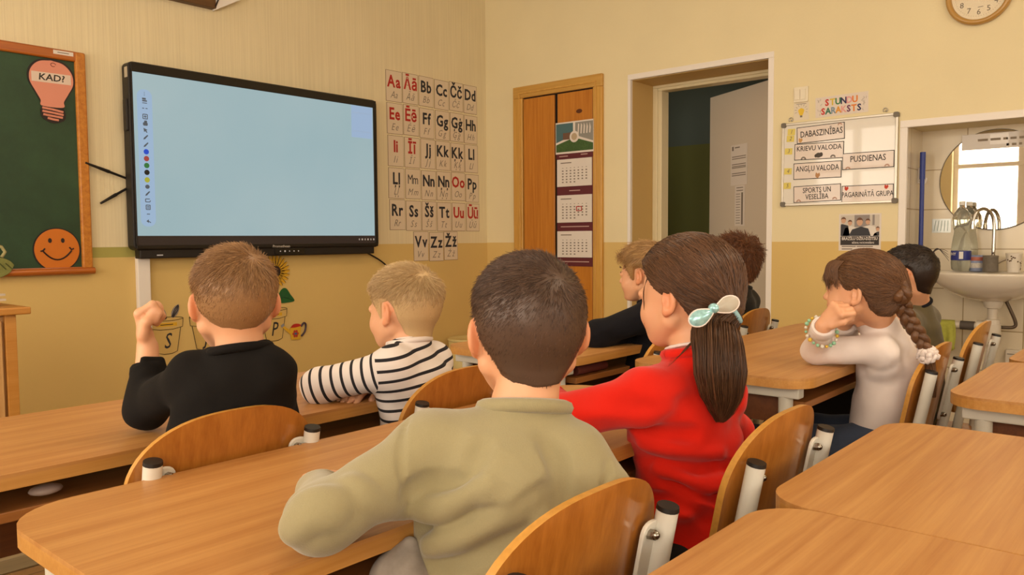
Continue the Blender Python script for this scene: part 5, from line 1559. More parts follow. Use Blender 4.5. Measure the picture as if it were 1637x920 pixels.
def head_ears(F, L, Rm, s, out=0.5):
    for sx in (-1, 1):
        a = -math.radians(24 + 22 * out) * sx
        E = Rm @ np.array([[math.cos(a), math.sin(a), 0], [-math.sin(a), math.cos(a), 0], [0, 0, 1.]])   # flares backwards
        c = L(sx * 0.0775, -0.014, -0.004)
        F.ell(c, np.array([0.0070, 0.0165, 0.0275]) * s, E, 0.006 * s)
        F.ell(c + E @ np.array([sx * 0.0058, 0.002, 0.002]) * s, np.array([0.0075, 0.0110, 0.0185]) * s, E, 0.002 * s, op='sub')
        F.cone(c + E @ np.array([sx * 0.001, -0.006, 0.010]) * s, c + E @ np.array([sx * 0.001, -0.005, -0.008]) * s, 0.0032 * s, 0.0030 * s, 0.003 * s)
        F.ell(L(sx * 0.076, -0.004, -0.026), np.array([0.0065, 0.008, 0.009]) * s, E, 0.006 * s)
        F.ell(c + E @ np.array([sx * 0.001, 0.011, -0.003]) * s, np.array([0.005, 0.004, 0.008]) * s, E, 0.004 * s)


def norm(v): v = np.array(v, float); return v / (np.linalg.norm(v) + 1e-12)


def rotv(v, ax, ang):
    ax = norm(ax); c, s = math.cos(ang), math.sin(ang)
    return v * c + np.cross(ax, v) * s + ax * (ax @ v) * (1 - c)


def hand(F, w, d, pn, side, s=0.80, curl=(0.5, 0.5, 0.4), thumb=None, spread=0.06, fist=False):
    """w wrist, d direction of the palm, pn direction the palm faces, side +1: thumb lies on +lat"""
    d = norm(d); pn = norm(pn - d * (pn @ d) if isinstance(pn, np.ndarray) else np.array(pn) - d * (np.array(pn) @ d)); lat = np.cross(pn, d) * side
    H = F.like()
    H.cone(w - d * 0.01, w + d * 0.02 * s, 0.021 * s, 0.024 * s, 0.01, (pn, 0.75))
    H.cone(w + d * 0.028 * s + lat * 0.012 * s, w + d * 0.066 * s + lat * 0.016 * s, 0.021 * s, 0.019 * s, 0.012, (pn, 0.60))
    H.cone(w + d * 0.028 * s - lat * 0.012 * s, w + d * 0.062 * s - lat * 0.018 * s, 0.021 * s, 0.018 * s, 0.012, (pn, 0.60))
    for i, (o, ln) in enumerate(((0.030, 0.92), (0.0105, 1.0), (-0.010, 0.95), (-0.029, 0.76))):
        p = w + d * (0.078 - abs(o + 0.0) * 0.14) * s + lat * o * s
        dv = norm(d + lat * o * spread / 0.03)
        ax = np.cross(dv, pn)
        rr = 0.0098 * s * (0.9 if i == 3 else 1)
        c3 = curl[i] if isinstance(curl[0], (list, tuple)) else curl
        for q, (l, a) in enumerate(zip((0.040, 0.027, 0.021), c3)):
            dv = rotv(dv, ax, a)
            e = p + dv * l * ln * s
            H.cone(p, e, rr, rr * 0.92, 0.0035 if q else 0.008)
            p = e; rr *= 0.94
    # thumb leaves the side of the palm near its base
    p = w + d * 0.022 * s + lat * 0.024 * s
    t = thumb or ((0.75, 0.75, 0.15), (0.9, 0.35, 0.3), (0.95, 0.1, 0.35))
    rr = 0.0118 * s
    for (a, b, c), l in zip(t, (0.036, 0.028, 0.022)):
        dv = norm(d * a + lat * b + pn * c); e = p + dv * l * s
        H.cone(p, e, rr, rr * 0.9, 0.005); p = e; rr *= 0.92
    F.merge(H, 0.008)


# ---- skin, cloth and hair materials
def skin_mat(name, c1, c2):
    m, nt, b = new_mat(name)
    tc = N(nt, 'ShaderNodeTexCoord'); t = N(nt, 'ShaderNodeTexNoise', i_Scale=9.0, i_Detail=5.0); nt.links.new(tc.outputs['Object'], t.inputs['Vector'])
    mx = N(nt, 'ShaderNodeMix', data_type='RGBA'); nt.links.new(t.outputs['Fac'], mx.inputs[0])
    mx.inputs[6].default_value = rgb(c1); mx.inputs[7].default_value = rgb(c2)
    nt.links.new(mx.outputs[2], b.inputs['Base Color'])
    b.inputs['Roughness'].default_value = 0.5
    b.inputs['Subsurface Weight'].default_value = 0.12; b.inputs['Subsurface Radius'].default_value = (0.012, 0.005, 0.003); b.inputs['Subsurface Scale'].default_value = 0.5
    return m


m_skin = skin_mat('skin', '#dca884', '#d39a74')
m_ear = skin_mat('ear_skin', '#dc9a72', '#d38a62')
m_lip = skin_mat('lip_skin', '#c98272', '#bf7767')
m_eyew = plain('eye_white', '#e4dcd2', 0.2); m_iris = plain('iris_brown', '#3a281c', 0.15); m_brow = plain('brow_brown', '#7a5a3e', 0.8)
m_lash = plain('lash_dark', '#2a1c14', 0.8)


def cloth(name, col, noise=0.08, bump=0.35, scale=700.0, rough=0.9, sheen=0.25, heather=0.0):
    if name in MATS: return MATS[name]
    m, nt, b = new_mat(name)
    c = rgb(col)
    tc = N(nt, 'ShaderNodeTexCoord')
    t = N(nt, 'ShaderNodeTexNoise', i_Scale=scale, i_Detail=2.0); nt.links.new(tc.outputs['Object'], t.inputs['Vector'])
    t2 = N(nt, 'ShaderNodeTexNoise', i_Scale=14.0, i_Detail=6.0, i_Distortion=0.6); nt.links.new(tc.outputs['Object'], t2.inputs['Vector'])
    ad = N(nt, 'ShaderNodeMath', operation='ADD'); nt.links.new(t.outputs['Fac'], ad.inputs[0]); nt.links.new(t2.outputs['Fac'], ad.inputs[1])
    hf = N(nt, 'ShaderNodeMath', operation='MULTIPLY'); hf.inputs[1].default_value = 0.5; nt.links.new(ad.outputs[0], hf.inputs[0])
    mx = N(nt, 'ShaderNodeMix', data_type='RGBA'); nt.links.new(hf.outputs[0], mx.inputs[0])
    mx.inputs[6].default_value = tuple(v * (1 - noise) for v in c[:3]) + (1,); mx.inputs[7].default_value = tuple(min(1, v * (1 + noise)) for v in c[:3]) + (1,)
    nt.links.new(mx.outputs[2], b.inputs['Base Color'])
    b.inputs['Roughness'].default_value = rough; b.inputs['Sheen Weight'].default_value = sheen
    b.inputs['Specular IOR Level'].default_value = 0.25
    bp = N(nt, 'ShaderNodeBump', i_Strength=bump, i_Distance=0.0008); nt.links.new(t.outputs['Fac'], bp.inputs['Height'])
    bp2 = N(nt, 'ShaderNodeBump', i_Strength=0.35, i_Distance=0.006); nt.links.new(t2.outputs['Fac'], bp2.inputs['Height'])
    nt.links.new(bp.outputs['Normal'], bp2.inputs['Normal']); nt.links.new(bp2.outputs['Normal'], b.inputs['Normal'])
    MATS[name] = m
    return m


def stripe_cloth():
    m, nt, b = new_mat('striped_jersey')
    a1 = N(nt, 'ShaderNodeAttribute', attribute_name='stripe'); a2 = N(nt, 'ShaderNodeAttribute', attribute_name='sleeve_stripe'); a3 = N(nt, 'ShaderNodeAttribute', attribute_name='sleeve')
    g3 = N(nt, 'ShaderNodeMath', operation='GREATER_THAN'); g3.inputs[1].default_value = 0.4; nt.links.new(a3.outputs['Fac'], g3.inputs[0])
    sel = N(nt, 'ShaderNodeMix', data_type='FLOAT'); nt.links.new(g3.outputs[0], sel.inputs[0]); nt.links.new(a1.outputs['Fac'], sel.inputs[2]); nt.links.new(a2.outputs['Fac'], sel.inputs[3])
    fr = N(nt, 'ShaderNodeMath', operation='FRACT'); nt.links.new(sel.outputs[0], fr.inputs[0])
    gt = N(nt, 'ShaderNodeMath', operation='GREATER_THAN'); gt.inputs[1].default_value = 0.72; nt.links.new(fr.outputs[0], gt.inputs[0])
    mx = N(nt, 'ShaderNodeMix', data_type='RGBA'); nt.links.new(gt.outputs[0], mx.inputs[0])
    mx.inputs[6].default_value = rgb('#e0d7d2'); mx.inputs[7].default_value = rgb('#1c1a20')
    nt.links.new(mx.outputs[2], b.inputs['Base Color']); b.inputs['Roughness'].default_value = 0.9
    tc = N(nt, 'ShaderNodeTexCoord'); t2 = N(nt, 'ShaderNodeTexNoise', i_Scale=16.0, i_Detail=5.0); nt.links.new(tc.outputs['Object'], t2.inputs['Vector'])
    bp2 = N(nt, 'ShaderNodeBump', i_Strength=0.3, i_Distance=0.006); nt.links.new(t2.outputs['Fac'], bp2.inputs['Height']); nt.links.new(bp2.outputs['Normal'], b.inputs['Normal'])
    return m


def hair_mat(name, dark, light):
    m, nt, b = new_mat(name)
    a = N(nt, 'ShaderNodeAttribute', attribute_name='tone')
    mx = N(nt, 'ShaderNodeMix', data_type='RGBA'); nt.links.new(a.outputs['Fac'], mx.inputs[0])
    mx.inputs[6].default_value = rgb(dark); mx.inputs[7].default_value = rgb(light)
    nt.links.new(mx.outputs[2], b.inputs['Base Color'])
    b.inputs['Roughness'].default_value = 0.42; b.inputs['Specular IOR Level'].default_value = 0.4
    return m


def strands(roots, dirs, nrm, length, rad, segs=3, droop=None, curve=None):
    """tapered three-sided hairs from arrays; returns verts, tris, tone"""
    n = len(roots)
    P = []
    for k in range(segs + 1):
        t = (k / segs)[:, None] if isinstance(k / segs, np.ndarray) else k / segs
        p = roots + dirs * (length * t)[:, None]
        if curve is not None: p = p + curve * ((length * t) ** 2)[:, None]
        P.append(p)
    return tubes(np.stack(P, 1), rad, nrm)


def tubes(P, rad, nrm=None):
    """P (n, m, 3) centre lines -> three-sided tapered tubes"""
    n, m, _ = P.shape
    T = np.zeros_like(P); T[:, 1:-1] = P[:, 2:] - P[:, :-2]; T[:, 0] = P[:, 1] - P[:, 0]; T[:, -1] = P[:, -1] - P[:, -2]
    T /= np.linalg.norm(T, axis=2, keepdims=True) + 1e-12
    mt = np.abs(P[:, -1] - P[:, 0]) + np.abs(P[:, m // 2] - P[:, 0]); ref = np.eye(3)[np.argmin(mt, 1)] if nrm is None else nrm
    A = np.cross(T, ref[:, None, :]); A /= np.linalg.norm(A, axis=2, keepdims=True) + 1e-9
    B = np.cross(T, A)
    rr = np.asarray(rad, float)
    if rr.ndim == 0: rr = np.full(n, float(rr))
    prof = np.linspace(1, 0.35, m); prof[0] = 0.8
    R = rr[:, None] * prof[None]
    V = np.zeros((n, m, 3, 3))
    for q in range(3):
        a = 2 * math.pi * q / 3
        V[:, :, q] = P + (A * math.cos(a) + B * math.sin(a)) * R[:, :, None]
    base = (np.arange(n) * m * 3)[:, None]
    F_ = []
    for k in range(m - 1):
        for q in range(3):
            q2 = (q + 1) % 3
            F_.append(np.concatenate([base + k * 3 + q, base + k * 3 + q2, base + (k + 1) * 3 + q2, base + (k + 1) * 3 + q], 1))
    return V.reshape(-1, 3), np.concatenate(F_, 0)


HL = [(0, 0.062), (25, 0.060), (42, 0.054), (55, 0.036), (66, 0.006), (74, -0.018), (80, -0.014), (85, 0.026), (104, 0.030), (114, 0.016), (122, -0.022), (135, -0.056), (155, -0.070), (180, -0.073)]


def hairline(az, hl): return np.interp(az, [p[0] for p in hl], [p[1] for p in hl])


def smooth01(x): x = np.clip(x, 0, 1); return x * x * (3 - 2 * x)


def short_hair(parent, origin, Rm, c, s, mat, top=0.016, side=0.006, Lt=0.03, Ls=0.011, count=6000, crown=(0.008, -0.078, 0.075), hl=HL, seed=1, lift=0.35, messy=0.25, rad=0.0006, fade=0.0, quiff=0.0, tone0=0.35):
    """clipped hair: a solid cap of hair that follows the skull plus fine hairs on it, all one mesh"""
    rg = np.random.default_rng(seed)
    F = Field((-0.125, -0.155, -0.13), (0.125, 0.14, 0.165), 0.003)
    L = lambda x, y, z: np.array([x, y, z], float)
    head_core(F, L, np.eye(3), 1.0)
    X = (F.lo[0] + F.h * np.arange(F.n[0]))[:, None, None]; Y = (F.lo[1] + F.h * np.arange(F.n[1]))[None, :, None]; Z = (F.lo[2] + F.h * np.arange(F.n[2]))[None, None, :]
    az = np.degrees(np.arctan2(np.abs(X), Y + 0.0) + 0 * Z)
    hz = hairline(az, hl) + 0.0012 * np.sin(az * 0.11 + 60 * X + 30 * Y)
    th = side + (top - side) * smooth01((Z + 0.01) / 0.085)
    th = th + quiff * smooth01((Y - 0.0) / 0.08) * smooth01((Z - 0.05) / 0.04)
    th = th * smooth01((Z - hz) / 0.022 + 0.25)
    bumps = 0.0008 * np.sin(90 * X + 60 * Y + 3 * np.sin(25 * Z)) * np.sin(50 * Z + 50 * Y)
    F.v = np.maximum(F.v - th.astype(np.float32) + bumps.astype(np.float32), ((hz - Z) * 0.8).astype(np.float32)).astype(np.float32)
    V, Q = F.mesh()
    # face centres and normals for the roots
    A = V[Q]; fc = A.mean(1); nn = np.cross(A[:, 2] - A[:, 0], A[:, 3] - A[:, 1]); ar = np.linalg.norm(nn, axis=1); nn /= ar[:, None] + 1e-12
    azf = np.degrees(np.arctan2(np.abs(fc[:, 0]), fc[:, 1])); hzf = hairline(azf, hl)
    okm = (fc[:, 2] > hzf + 0.001)
    out = fc - np.array([0, -0.01, 0.02]); okm &= (nn * out).sum(1) > 0.015
    pr = ar * okm
    if fade: pr = pr * (1 - fade + fade * smooth01((fc[:, 2] - hzf) / 0.06))
    pr /= pr.sum()
    pick = rg.choice(len(fc), count, p=pr)
    u, w = rg.random((2, count, 1))
    B = A[pick]; R0 = (B[:, 0] * (1 - u) + B[:, 1] * u) * (1 - w) + (B[:, 3] * (1 - u) + B[:, 2] * u) * w
    n0 = nn[pick]
    cr = np.array(crown)
    fl = R0 - cr
    sw = np.cross(n0, fl) * 0.45
    dist = np.linalg.norm(fl, axis=1, keepdims=True)
    fl = fl + sw * np.exp(-(dist / 0.05) ** 2)
    fl[:, 2] -= 0.02 * smooth01((0.05 - R0[:, 2]) / 0.08)
    fl -= n0 * (fl * n0).sum(1, keepdims=True)
    fl /= np.linalg.norm(fl, axis=1, keepdims=True) + 1e-9
    jit = rg.normal(size=(count, 3)) * messy
    up = smooth01((R0[:, 2] - 0.0) / 0.085)
    lf = lift * (0.75 + 0.25 * up)
    d = fl + n0 * lf[:, None] + jit * (0.5 + 0.7 * up[:, None])
    d /= np.linalg.norm(d, axis=1, keepdims=True)
    ln = (Ls + (Lt - Ls) * up) * rg.uniform(0.7, 1.2, count)
    hz0 = hzf[pick]
    ln *= 0.55 + 0.45 * smooth01((R0[:, 2] - hz0) / 0.03)
    V2, Q2 = strands(R0 - n0 * 0.0015, d, n0, ln, rad * rg.uniform(0.7, 1.3, count), 3, curve=-n0 * 4.5)
    tone2 = np.repeat(np.clip(rg.normal(0.5, 0.24, count), 0, 1), 4 * 3)
    tone1 = np.full(len(V), tone0)
    Vw = np.concatenate([V, V2]) * s @ Rm.T + c
    return np_mesh('hair', Vw, np.concatenate([Q, Q2 + len(V)]), mat, parent, True, origin, attrs={'tone': np.concatenate([tone1, tone2])})


def child(name_label, spec):
    """one seated child: body, clothes and hair.  Joints are real positions."""
    S_ = spec; P = np.array(S_['pelvis'], float); org = np.array([P[0], P[1], 0.0])
    root = empty('person', tuple(org)); tag(root, name_label, 'person')
    h = S_.get('h', 0.004)
    c, s = S_['head'], S_.get('s', 1.0)
    Rm = frame(*S_['face'])
    Lw = lambda x, y, z: c + Rm @ (np.array([x, y, z], float) * s)
    Nb = S_['neck']; SL, SR, EL, ER, WL, WR = (np.array(S_[k], float) for k in ('SL', 'SR', 'EL', 'ER', 'WL', 'WR'))
    bf = frame(S_['turn']); fw, rt = bf[:, 1], bf[:, 0]
    HLp, HRp = P - rt * 0.055, P + rt * 0.055
    kn = S_.get('knees') or (P - rt * 0.075 + fw * 0.30 + np.array([0, 0, -0.01]), P + rt * 0.075 + fw * 0.30 + np.array([0, 0, -0.01]))
    an = [k - fw * 0.02 + np.array([0, 0, -(k[2] - 0.075)]) for k in kn]
    toe = [a + fw * 0.10 + np.array([0, 0, -0.03]) for a in an]
    Cc = (SL + SR) / 2 - np.array([0, 0, 0.04])
    pts = np.stack([c + Rm[:, 2] * 0.12, c + Rm[:, 1] * 0.13, c - Rm[:, 1] * 0.13, c + Rm[:, 0] * .13, c - Rm[:, 0] * .13, SL, SR, EL, ER, WL, WR, P] + list(kn) + list(an) + list(toe) + list(S_.get('ext', [])))
    lo, hi = pts.min(0) - 0.115, pts.max(0) + 0.115
    lo[2] = max(lo[2], -0.02)
    for nm in ('WL', 'WR'): lo = np.minimum(lo, S_[nm] - 0.15 * 1); hi = np.maximum(hi, S_[nm] + 0.15)
    lo[2] = max(lo[2], -0.02)
    # ---- body
    F = Field(lo, hi, h)
    head_core(F, Lw, Rm, s, neck=False)
    F.cone(Lw(0, -0.034, -0.045), Nb + (c - Nb) * 0.1, 0.044 * s, 0.045 * s, 0.014); F.cone(Nb + (c - Nb) * 0.1, Nb - np.array([0, 0, 0.04]), 0.046 * s, 0.046, 0.01)
    head_face(F, Lw, Rm, s); head_ears(F, Lw, Rm, s, S_.get('ear', 0.5))
    flat = (fw, 0.72)
    F.cone(Nb - np.array([0, 0, 0.05]), Cc, 0.046, 0.065, 0.015, flat); F.cone(SL, SR, 0.030, 0.030, 0.015); F.cone(Cc, P, 0.075, 0.078, 0.015, flat); F.cone(HLp, HRp, 0.065, 0.065, 0.015)
    for (a, e, w) in ((SL, EL, WL), (SR, ER, WR)):
        A = F.like(); A.cone(a, e, 0.030, 0.027, 0.008); A.cone(e, w, 0.028, 0.0205, 0.008, None); F.merge(A, 0.012)
    for hp, k_, a_, t_ in zip((HLp, HRp), kn, an, toe):
        A = F.like(); A.cone(hp, k_, 0.056, 0.042, 0.01); A.cone(k_, a_, 0.041, 0.028, 0.015); A.cone(a_ + np.array([0, 0, -0.035]), t_, 0.03, 0.026, 0.015); F.merge(A, 0.012)
    for key in ('handL', 'handR'):
        if key in S_: S_[key](F)
    V, Q = F.mesh()
    fc = V[Q].mean(1); lc = (fc - c) @ Rm / s
    fm = np.zeros(len(Q), np.int32)
    if S_.get('earmat', True): fm[(np.abs(lc[:, 0]) > 0.0735) & (np.abs(lc[:, 1] + 0.014) < 0.035) & (np.abs(lc[:, 2] + 0.004) < 0.04)] = 1
    fm[(((lc - np.array([0, 0.092, -0.0505])) / np.array([0.020, 0.02, 0.0095])) ** 2).sum(1) < 1] = 2
    np_mesh('body', V, Q, [m_skin, m_ear, m_lip], root, True, org, fm)
    # eyes, brows
    for sx in (-1, 1):
        mb = MB(); xf = Matrix.Translation(Vector(Lw(sx * 0.031, 0.0755, 0.006) - org)) @ Matrix(Rm.tolist()).to_4x4()
        mb.sphere((0, 0, 0), 0.0128 * s, 20, xf)
        toY = xf @ Matrix.Rotation(math.radians(-90), 4, 'X')
        R_e = 0.0131 * s
        mb.mat(1).lathe([(0.0062 * s * f, math.sqrt(R_e ** 2 - (0.0062 * s * f) ** 2)) for f in (1.0, 0.75, 0.5, 0.25, 0.001)], 20, (0, 0, 0), toY)
        e = mb.build('eye', [m_eyew, m_iris], root, smooth=True)
        if S_.get('brows', True):
            mb = MB(); mb.tube([Lw(sx * (0.014 + 0.034 * q / 6), 0.0925 - 0.0155 * (q / 6) ** 2, 0.030 + 0.003 * math.sin(q / 6 * 3.14)) - org for q in range(7)], [0.0015, 0.0028, 0.003, 0.003, 0.0026, 0.002, 0.001], 6)
            mb.build('eyebrow', m_brow, root, smooth=True)
            mb = MB(); mb.tube([Lw(sx * (0.019 + 0.025 * q / 6), 0.0885 - 0.009 * (q / 6) ** 2, 0.011 + 0.0035 * math.sin(q / 6 * 3.1)) - org for q in range(7)], 0.0013, 5)
            mb.build('eyelashes', m_lash, root, smooth=True)
    # ---- top garment
    g = S_['top']; rA, rC, rS = g.get('r', (0.105, 0.10, 0.045)); ra = g.get('arm', (0.052, 0.046, 0.036))
    G = Field(lo, hi, h)
    fl = (fw, g.get('flat', 0.78))
    hem = P + np.array([0, 0, g.get('hem', -0.03)])
    G.cone(hem, P + np.array([0, 0, 0.06]), rA * 1.03, rA, 0.01, fl)
    mid = P + (Cc - P) * 0.5 - fw * g.get('hunch', 0.0)
    G.cone(P, mid, rA, (rA + rC) / 2, 0.01, fl); G.cone(mid, Cc - np.array([0, 0, 0.02]), (rA + rC) / 2, rC, 0.015, fl)
    sm_ = (SL + SR) / 2
    G.cone(sm_ + (SL - sm_) * 0.70 - np.array([0, 0, 0.035]), sm_ + (SR - sm_) * 0.70 - np.array([0, 0, 0.035]), rS * 1.12, rS * 1.12, 0.02)
    G.cone(SL, SR, rS * 0.92, rS * 0.92, 0.02)
    nd = norm(c - Nb); ndc = norm(nd + np.array(g.get('ntilt', (0, 0, 0.6))))
    G.cone(Nb - np.array([0, 0, 0.055]), Cc, 0.050, rC * 0.85, 0.02, fl)
    for sh in (SL, SR): G.cone(Nb - np.array([0, 0, g.get('trap', 0.040)]), sh, 0.044, rS * 0.88, 0.025)
    nk = G.like(); ntop = Nb + (c - Nb) * g.get('neck', 0.16)
    nk.cone(Nb - np.array([0, 0, 0.04]), ntop + nd * 0.02, 0.058, g.get('nr', 0.056) * s, 0.0)
    nk.cut(ntop, ndc, 0.004)
    G.merge(nk, 0.018)
    for f_ in g.get('extra', []): f_(G)
    G.cut(P + np.array([0, 0, g.get('hem', -0.03) - 0.03]), (0, 0, -1), 0.01)
    cuffs = []
    arms = G.like()
    for (a, e, w, cuff) in ((SL, EL, WL, g.get('cuffL', 1.0)), (SR, ER, WR, g.get('cuffR', 1.0))):
        A = G.like(); A.cone(a, e, ra[0], ra[1], 0.02); wq = e + (w - e) * cuff
        A.cone(e, e + (w - e) * cuff * 1.06, ra[1], ra[2], 0.02)
        A.ell(e, np.array([1, 1, 1]) * ra[1] * 1.02, None, 0.008)
        A.cut(wq, w - e, 0.006, 0.09)
        cuffs.append((wq, norm(w - e)))
        arms.v = np.minimum(arms.v, A.v)
        # folds pushed up inside the elbow
        ax = norm(w - e); inn = norm(norm(a - e) + ax)
        for q in range(g.get('folds', 4)):
            cpos = e + (a - e) * (0.12 + 0.13 * q) if q % 2 == 0 else e + (w - e) * (0.15 + 0.14 * q)
            axis = norm(a - e) if q % 2 == 0 else ax
            side_ = np.cross(axis, inn)
            rr_ = ra[1] * 0.98
            p0 = cpos + inn * rr_ * 0.75 + side_ * rr_ * 0.55; p1 = cpos + inn * rr_ * 0.75 - side_ * rr_ * 0.55
            A2 = arms; A2.cone(p0, p1, 0.008, 0.008, 0.010); A2.cone(p0 + axis * 0.015, p1 + axis * 0.015, 0.006, 0.006, 0.008, op='sub')
    tv = G.v.copy()
    G.merge(arms, g.get('k', 0.022))
    for f_ in g.get('after', []): f_(G)
    if g.get('wr', 0.004): G.wrinkle(g.get('wr', 0.004), 38, S_.get('seed', 3), stretch=g.get('stretch', (1, 1, 1.7)))
    V, Q = G.mesh()
    attrs = None
    if g.get('stripes'):
        def samp(arr): 
            f_ = (V - G.lo) / G.h; i0 = np.clip(np.floor(f_).astype(int), 0, G.n - 2); t_ = f_ - i0; o_ = 0
            for a_ in (0, 1):
                for b_ in (0, 1):
                    for c_ in (0, 1):
                        o_ = o_ + arr[i0[:, 0] + a_, i0[:, 1] + b_, i0[:, 2] + c_] * np.abs(1 - a_ - t_[:, 0]) * np.abs(1 - b_ - t_[:, 1]) * np.abs(1 - c_ - t_[:, 2])
            return o_
        ta, tt = samp(arms.v), samp(tv)
        up = norm(Cc - P); st = (V - P) @ up / g['stripes'] + 0.10 * ((V - P) @ rt) / 0.1 * 0.0
        sl = None
        for (a, e, w) in ((SL, EL, WL), (SR, ER, WR)):
            t1 = (V - a) @ norm(e - a); l1 = np.linalg.norm(e - a); t2 = (V - e) @ norm(w - e)
            d1 = np.linalg.norm(V - (a + np.clip(t1, 0, l1)[:, None] * norm(e - a)), axis=1); l2 = np.linalg.norm(w - e)
            d2 = np.linalg.norm(V - (e + np.clip(t2, 0, l2)[:, None] * norm(w - e)), axis=1)
            q = np.where(d1 < d2 + 0.01, t1, l1 + np.maximum(t2, 0)) / g['stripes'] + 0.3
            dm = np.minimum(d1, d2)
            if sl is None: sl, dmin = q, dm
            else: sl = np.where(dm < dmin, q, sl)
        attrs = {'stripe': st, 'sleeve_stripe': sl, 'sleeve': (tt - ta) * 100}
    top = np_mesh(g['name'], V, Q, g['mat'], root, True, org, attrs=attrs)
    # ribbed collar and cuffs
    if g.get('collar', True):
        cc_ = ntop; nn_ = ndc; u = norm(np.cross(nn_, fw)); v_ = np.cross(u, nn_)
        rr_ = g.get('nr', 0.056) * s * g.get('cr', 1.02); mb = MB()
        cen = cc_ - nn_ * 0.008
        ringp = [cen + (u * math.cos(a) + v_ * math.sin(a) * 0.98) * rr_ - org for a in [2 * math.pi * q / 40 for q in range(41)]]
        mb.tube(ringp, g.get('ct', 0.0085), 8, cap=False)
        mb.build('collar', g.get('cmat', g['mat']), top, smooth=True)
    for (wq, ax), rr_ in zip(cuffs, (ra[2], ra[2])):
        if not g.get('cuffs', True): break
        u = norm(np.cross(ax, (0.2, 0.3, 0.9))); v_ = np.cross(ax, u); mb = MB()
        prof = [(-0.028, 1.01), (-0.026, 1.06), (-0.012, 1.07), (0.0, 1.03), (0.004, 0.95), (0.002, 0.75)]
        vs = []; fs = []; n_ = 24
        for (o_, f_) in prof:
            for q in range(n_):
                a = 2 * math.pi * q / n_; vs.append(tuple(wq + ax * o_ + (u * math.cos(a) + v_ * math.sin(a)) * rr_ * f_ * 0.97 - org))
        for i in range(len(prof) - 1):
            for q in range(n_):
                fs.append((i * n_ + q, i * n_ + (q + 1) % n_, (i + 1) * n_ + (q + 1) % n_, (i + 1) * n_ + q))
        mb.add(vs, fs).build('cuff', g.get('cmat', g['mat']), top, smooth=True)
    # ---- trousers and shoes
    t = S_['legs']; T = Field(lo, hi, max(h, 0.005))
    T.cone(HLp, HRp, 0.076, 0.076, 0.02); T.cone(P, P + np.array([0, 0, 0.05]), 0.088, 0.085, 0.02, flat)
    for hp, k_, a_ in zip((HLp, HRp), kn, an):
        A = T.like(); A.cone(hp, k_, t.get('r', 0.070), 0.056, 0.01); A.cone(k_, a_, 0.057, 0.048, 0.015); T.merge(A, 0.02)
    for f_ in t.get('extra', []): f_(T)
    T.cut((0, 0, 0.075), (0, 0, -1), 0.005)
    T.wrinkle(0.004, 45, 5)
    V, Q = T.mesh(); np_mesh(t.get('name', 'trousers'), V, Q, t['mat'], root, True, org)
    for a_, t_ in zip(an, toe):
        B = Field(np.minimum(a_, t_) - 0.07, np.maximum(a_, t_) + 0.07, 0.005)
        B.cone(a_ + np.array([0, 0, -0.03]) - fw * 0.015, t_ + np.array([0, 0, -0.002]) + fw * 0.01, 0.039, 0.033, 0.01); B.cone(a_ + np.array([0, 0, 0.02]), a_ + np.array([0, 0, -0.02]), 0.036, 0.038, 0.02)
        B.cut((0, 0, 0.004), (0, 0, -1), 0.004); B.cut(a_ + np.array([0, 0, 0.022]), (0, 0, 1), 0.004)
        V, Q = B.mesh(); np_mesh('shoe', V, Q, plain('shoe_dark', '#3a342f', 0.6), root, True, org)
    if 'hair' in S_: S_['hair'](root, org, Rm, c, s)
    return root, Lw, Rm, org, top
# ------------------------------------------------------------------ the eight children
h_lightbrown = hair_mat('hair_light_brown', '#6b4a2c', '#b98f62')
h_blond = hair_mat('hair_blond', '#a5845a', '#dcc191')
h_darkbrown = hair_mat('hair_dark_brown', '#2e2019', '#6f5443')
h_girl = hair_mat('hair_chestnut', '#2f1c11', '#6d4a30')
h_girl2 = hair_mat('hair_brown_braid', '#3a2416', '#7d5636')
h_navy = hair_mat('hair_sandy', '#7d5a34', '#c09a64')
h_black = hair_mat('hair_near_black', '#120c09', '#33241c')
h_tousle = hair_mat('hair_tousled_brown', '#3c2314', '#7a4a2a')
DOWN = np.array([0, 0, -1.0]); UPV = np.array([0, 0, 1.0])
m_blackc = cloth('black_jersey', '#0f0c0a', 0.15, 0.25, 600, 0.95, 0.0)
m_olive = cloth('olive_fleece', '#948a68', 0.10, 0.5, 500, 0.95, 0.3)
m_redc = cloth('red_knit', '#d01c08', 0.07, 0.4, 600, 0.95, 0.15)
m_navyc = cloth('navy_knit', '#0e0d13', 0.15, 0.4, 500, 0.95, 0.02)
m_whitec = cloth('white_jersey', '#dfd3cd', 0.04, 0.3, 700, 0.9, 0.15)
m_khaki = cloth('khaki_jersey', '#574d33', 0.10, 0.3, 600, 0.95, 0.2)
m_blackp = cloth('black_print_jersey', '#15130f', 0.2, 0.3, 300, 0.8, 0.1)
m_jeans = cloth('blue_denim', '#3a4356', 0.14, 0.5, 500, 0.9, 0.1)
m_dtrous = cloth('dark_trousers', '#1e1b1a', 0.15, 0.3, 500, 0.9, 0.1)
m_stripe = stripe_cloth()


def seam(G, pts, r=0.0035, k=0.006, off=0.0, op='sub'):
    P_ = smoothpath(pts, 5)
    for a, b in zip(P_[:-1], P_[1:]): G.cone(a, b, r, r, k, op=op)


def on_surf(G, p, inward=0.0):
    # slide a point along the view ray onto the garment's surface
    d = norm(np.array(p) - CAM); q = np.array(p, float) - d * 0.12
    for _ in range(260):
        i = np.round((q - G.lo) / G.h).astype(int)
        if (i < 0).any() or (i >= G.n).any(): q = q + d * 0.003; continue
        if G.v[tuple(i)] < -inward: return q
        q = q + d * 0.0012
    return None


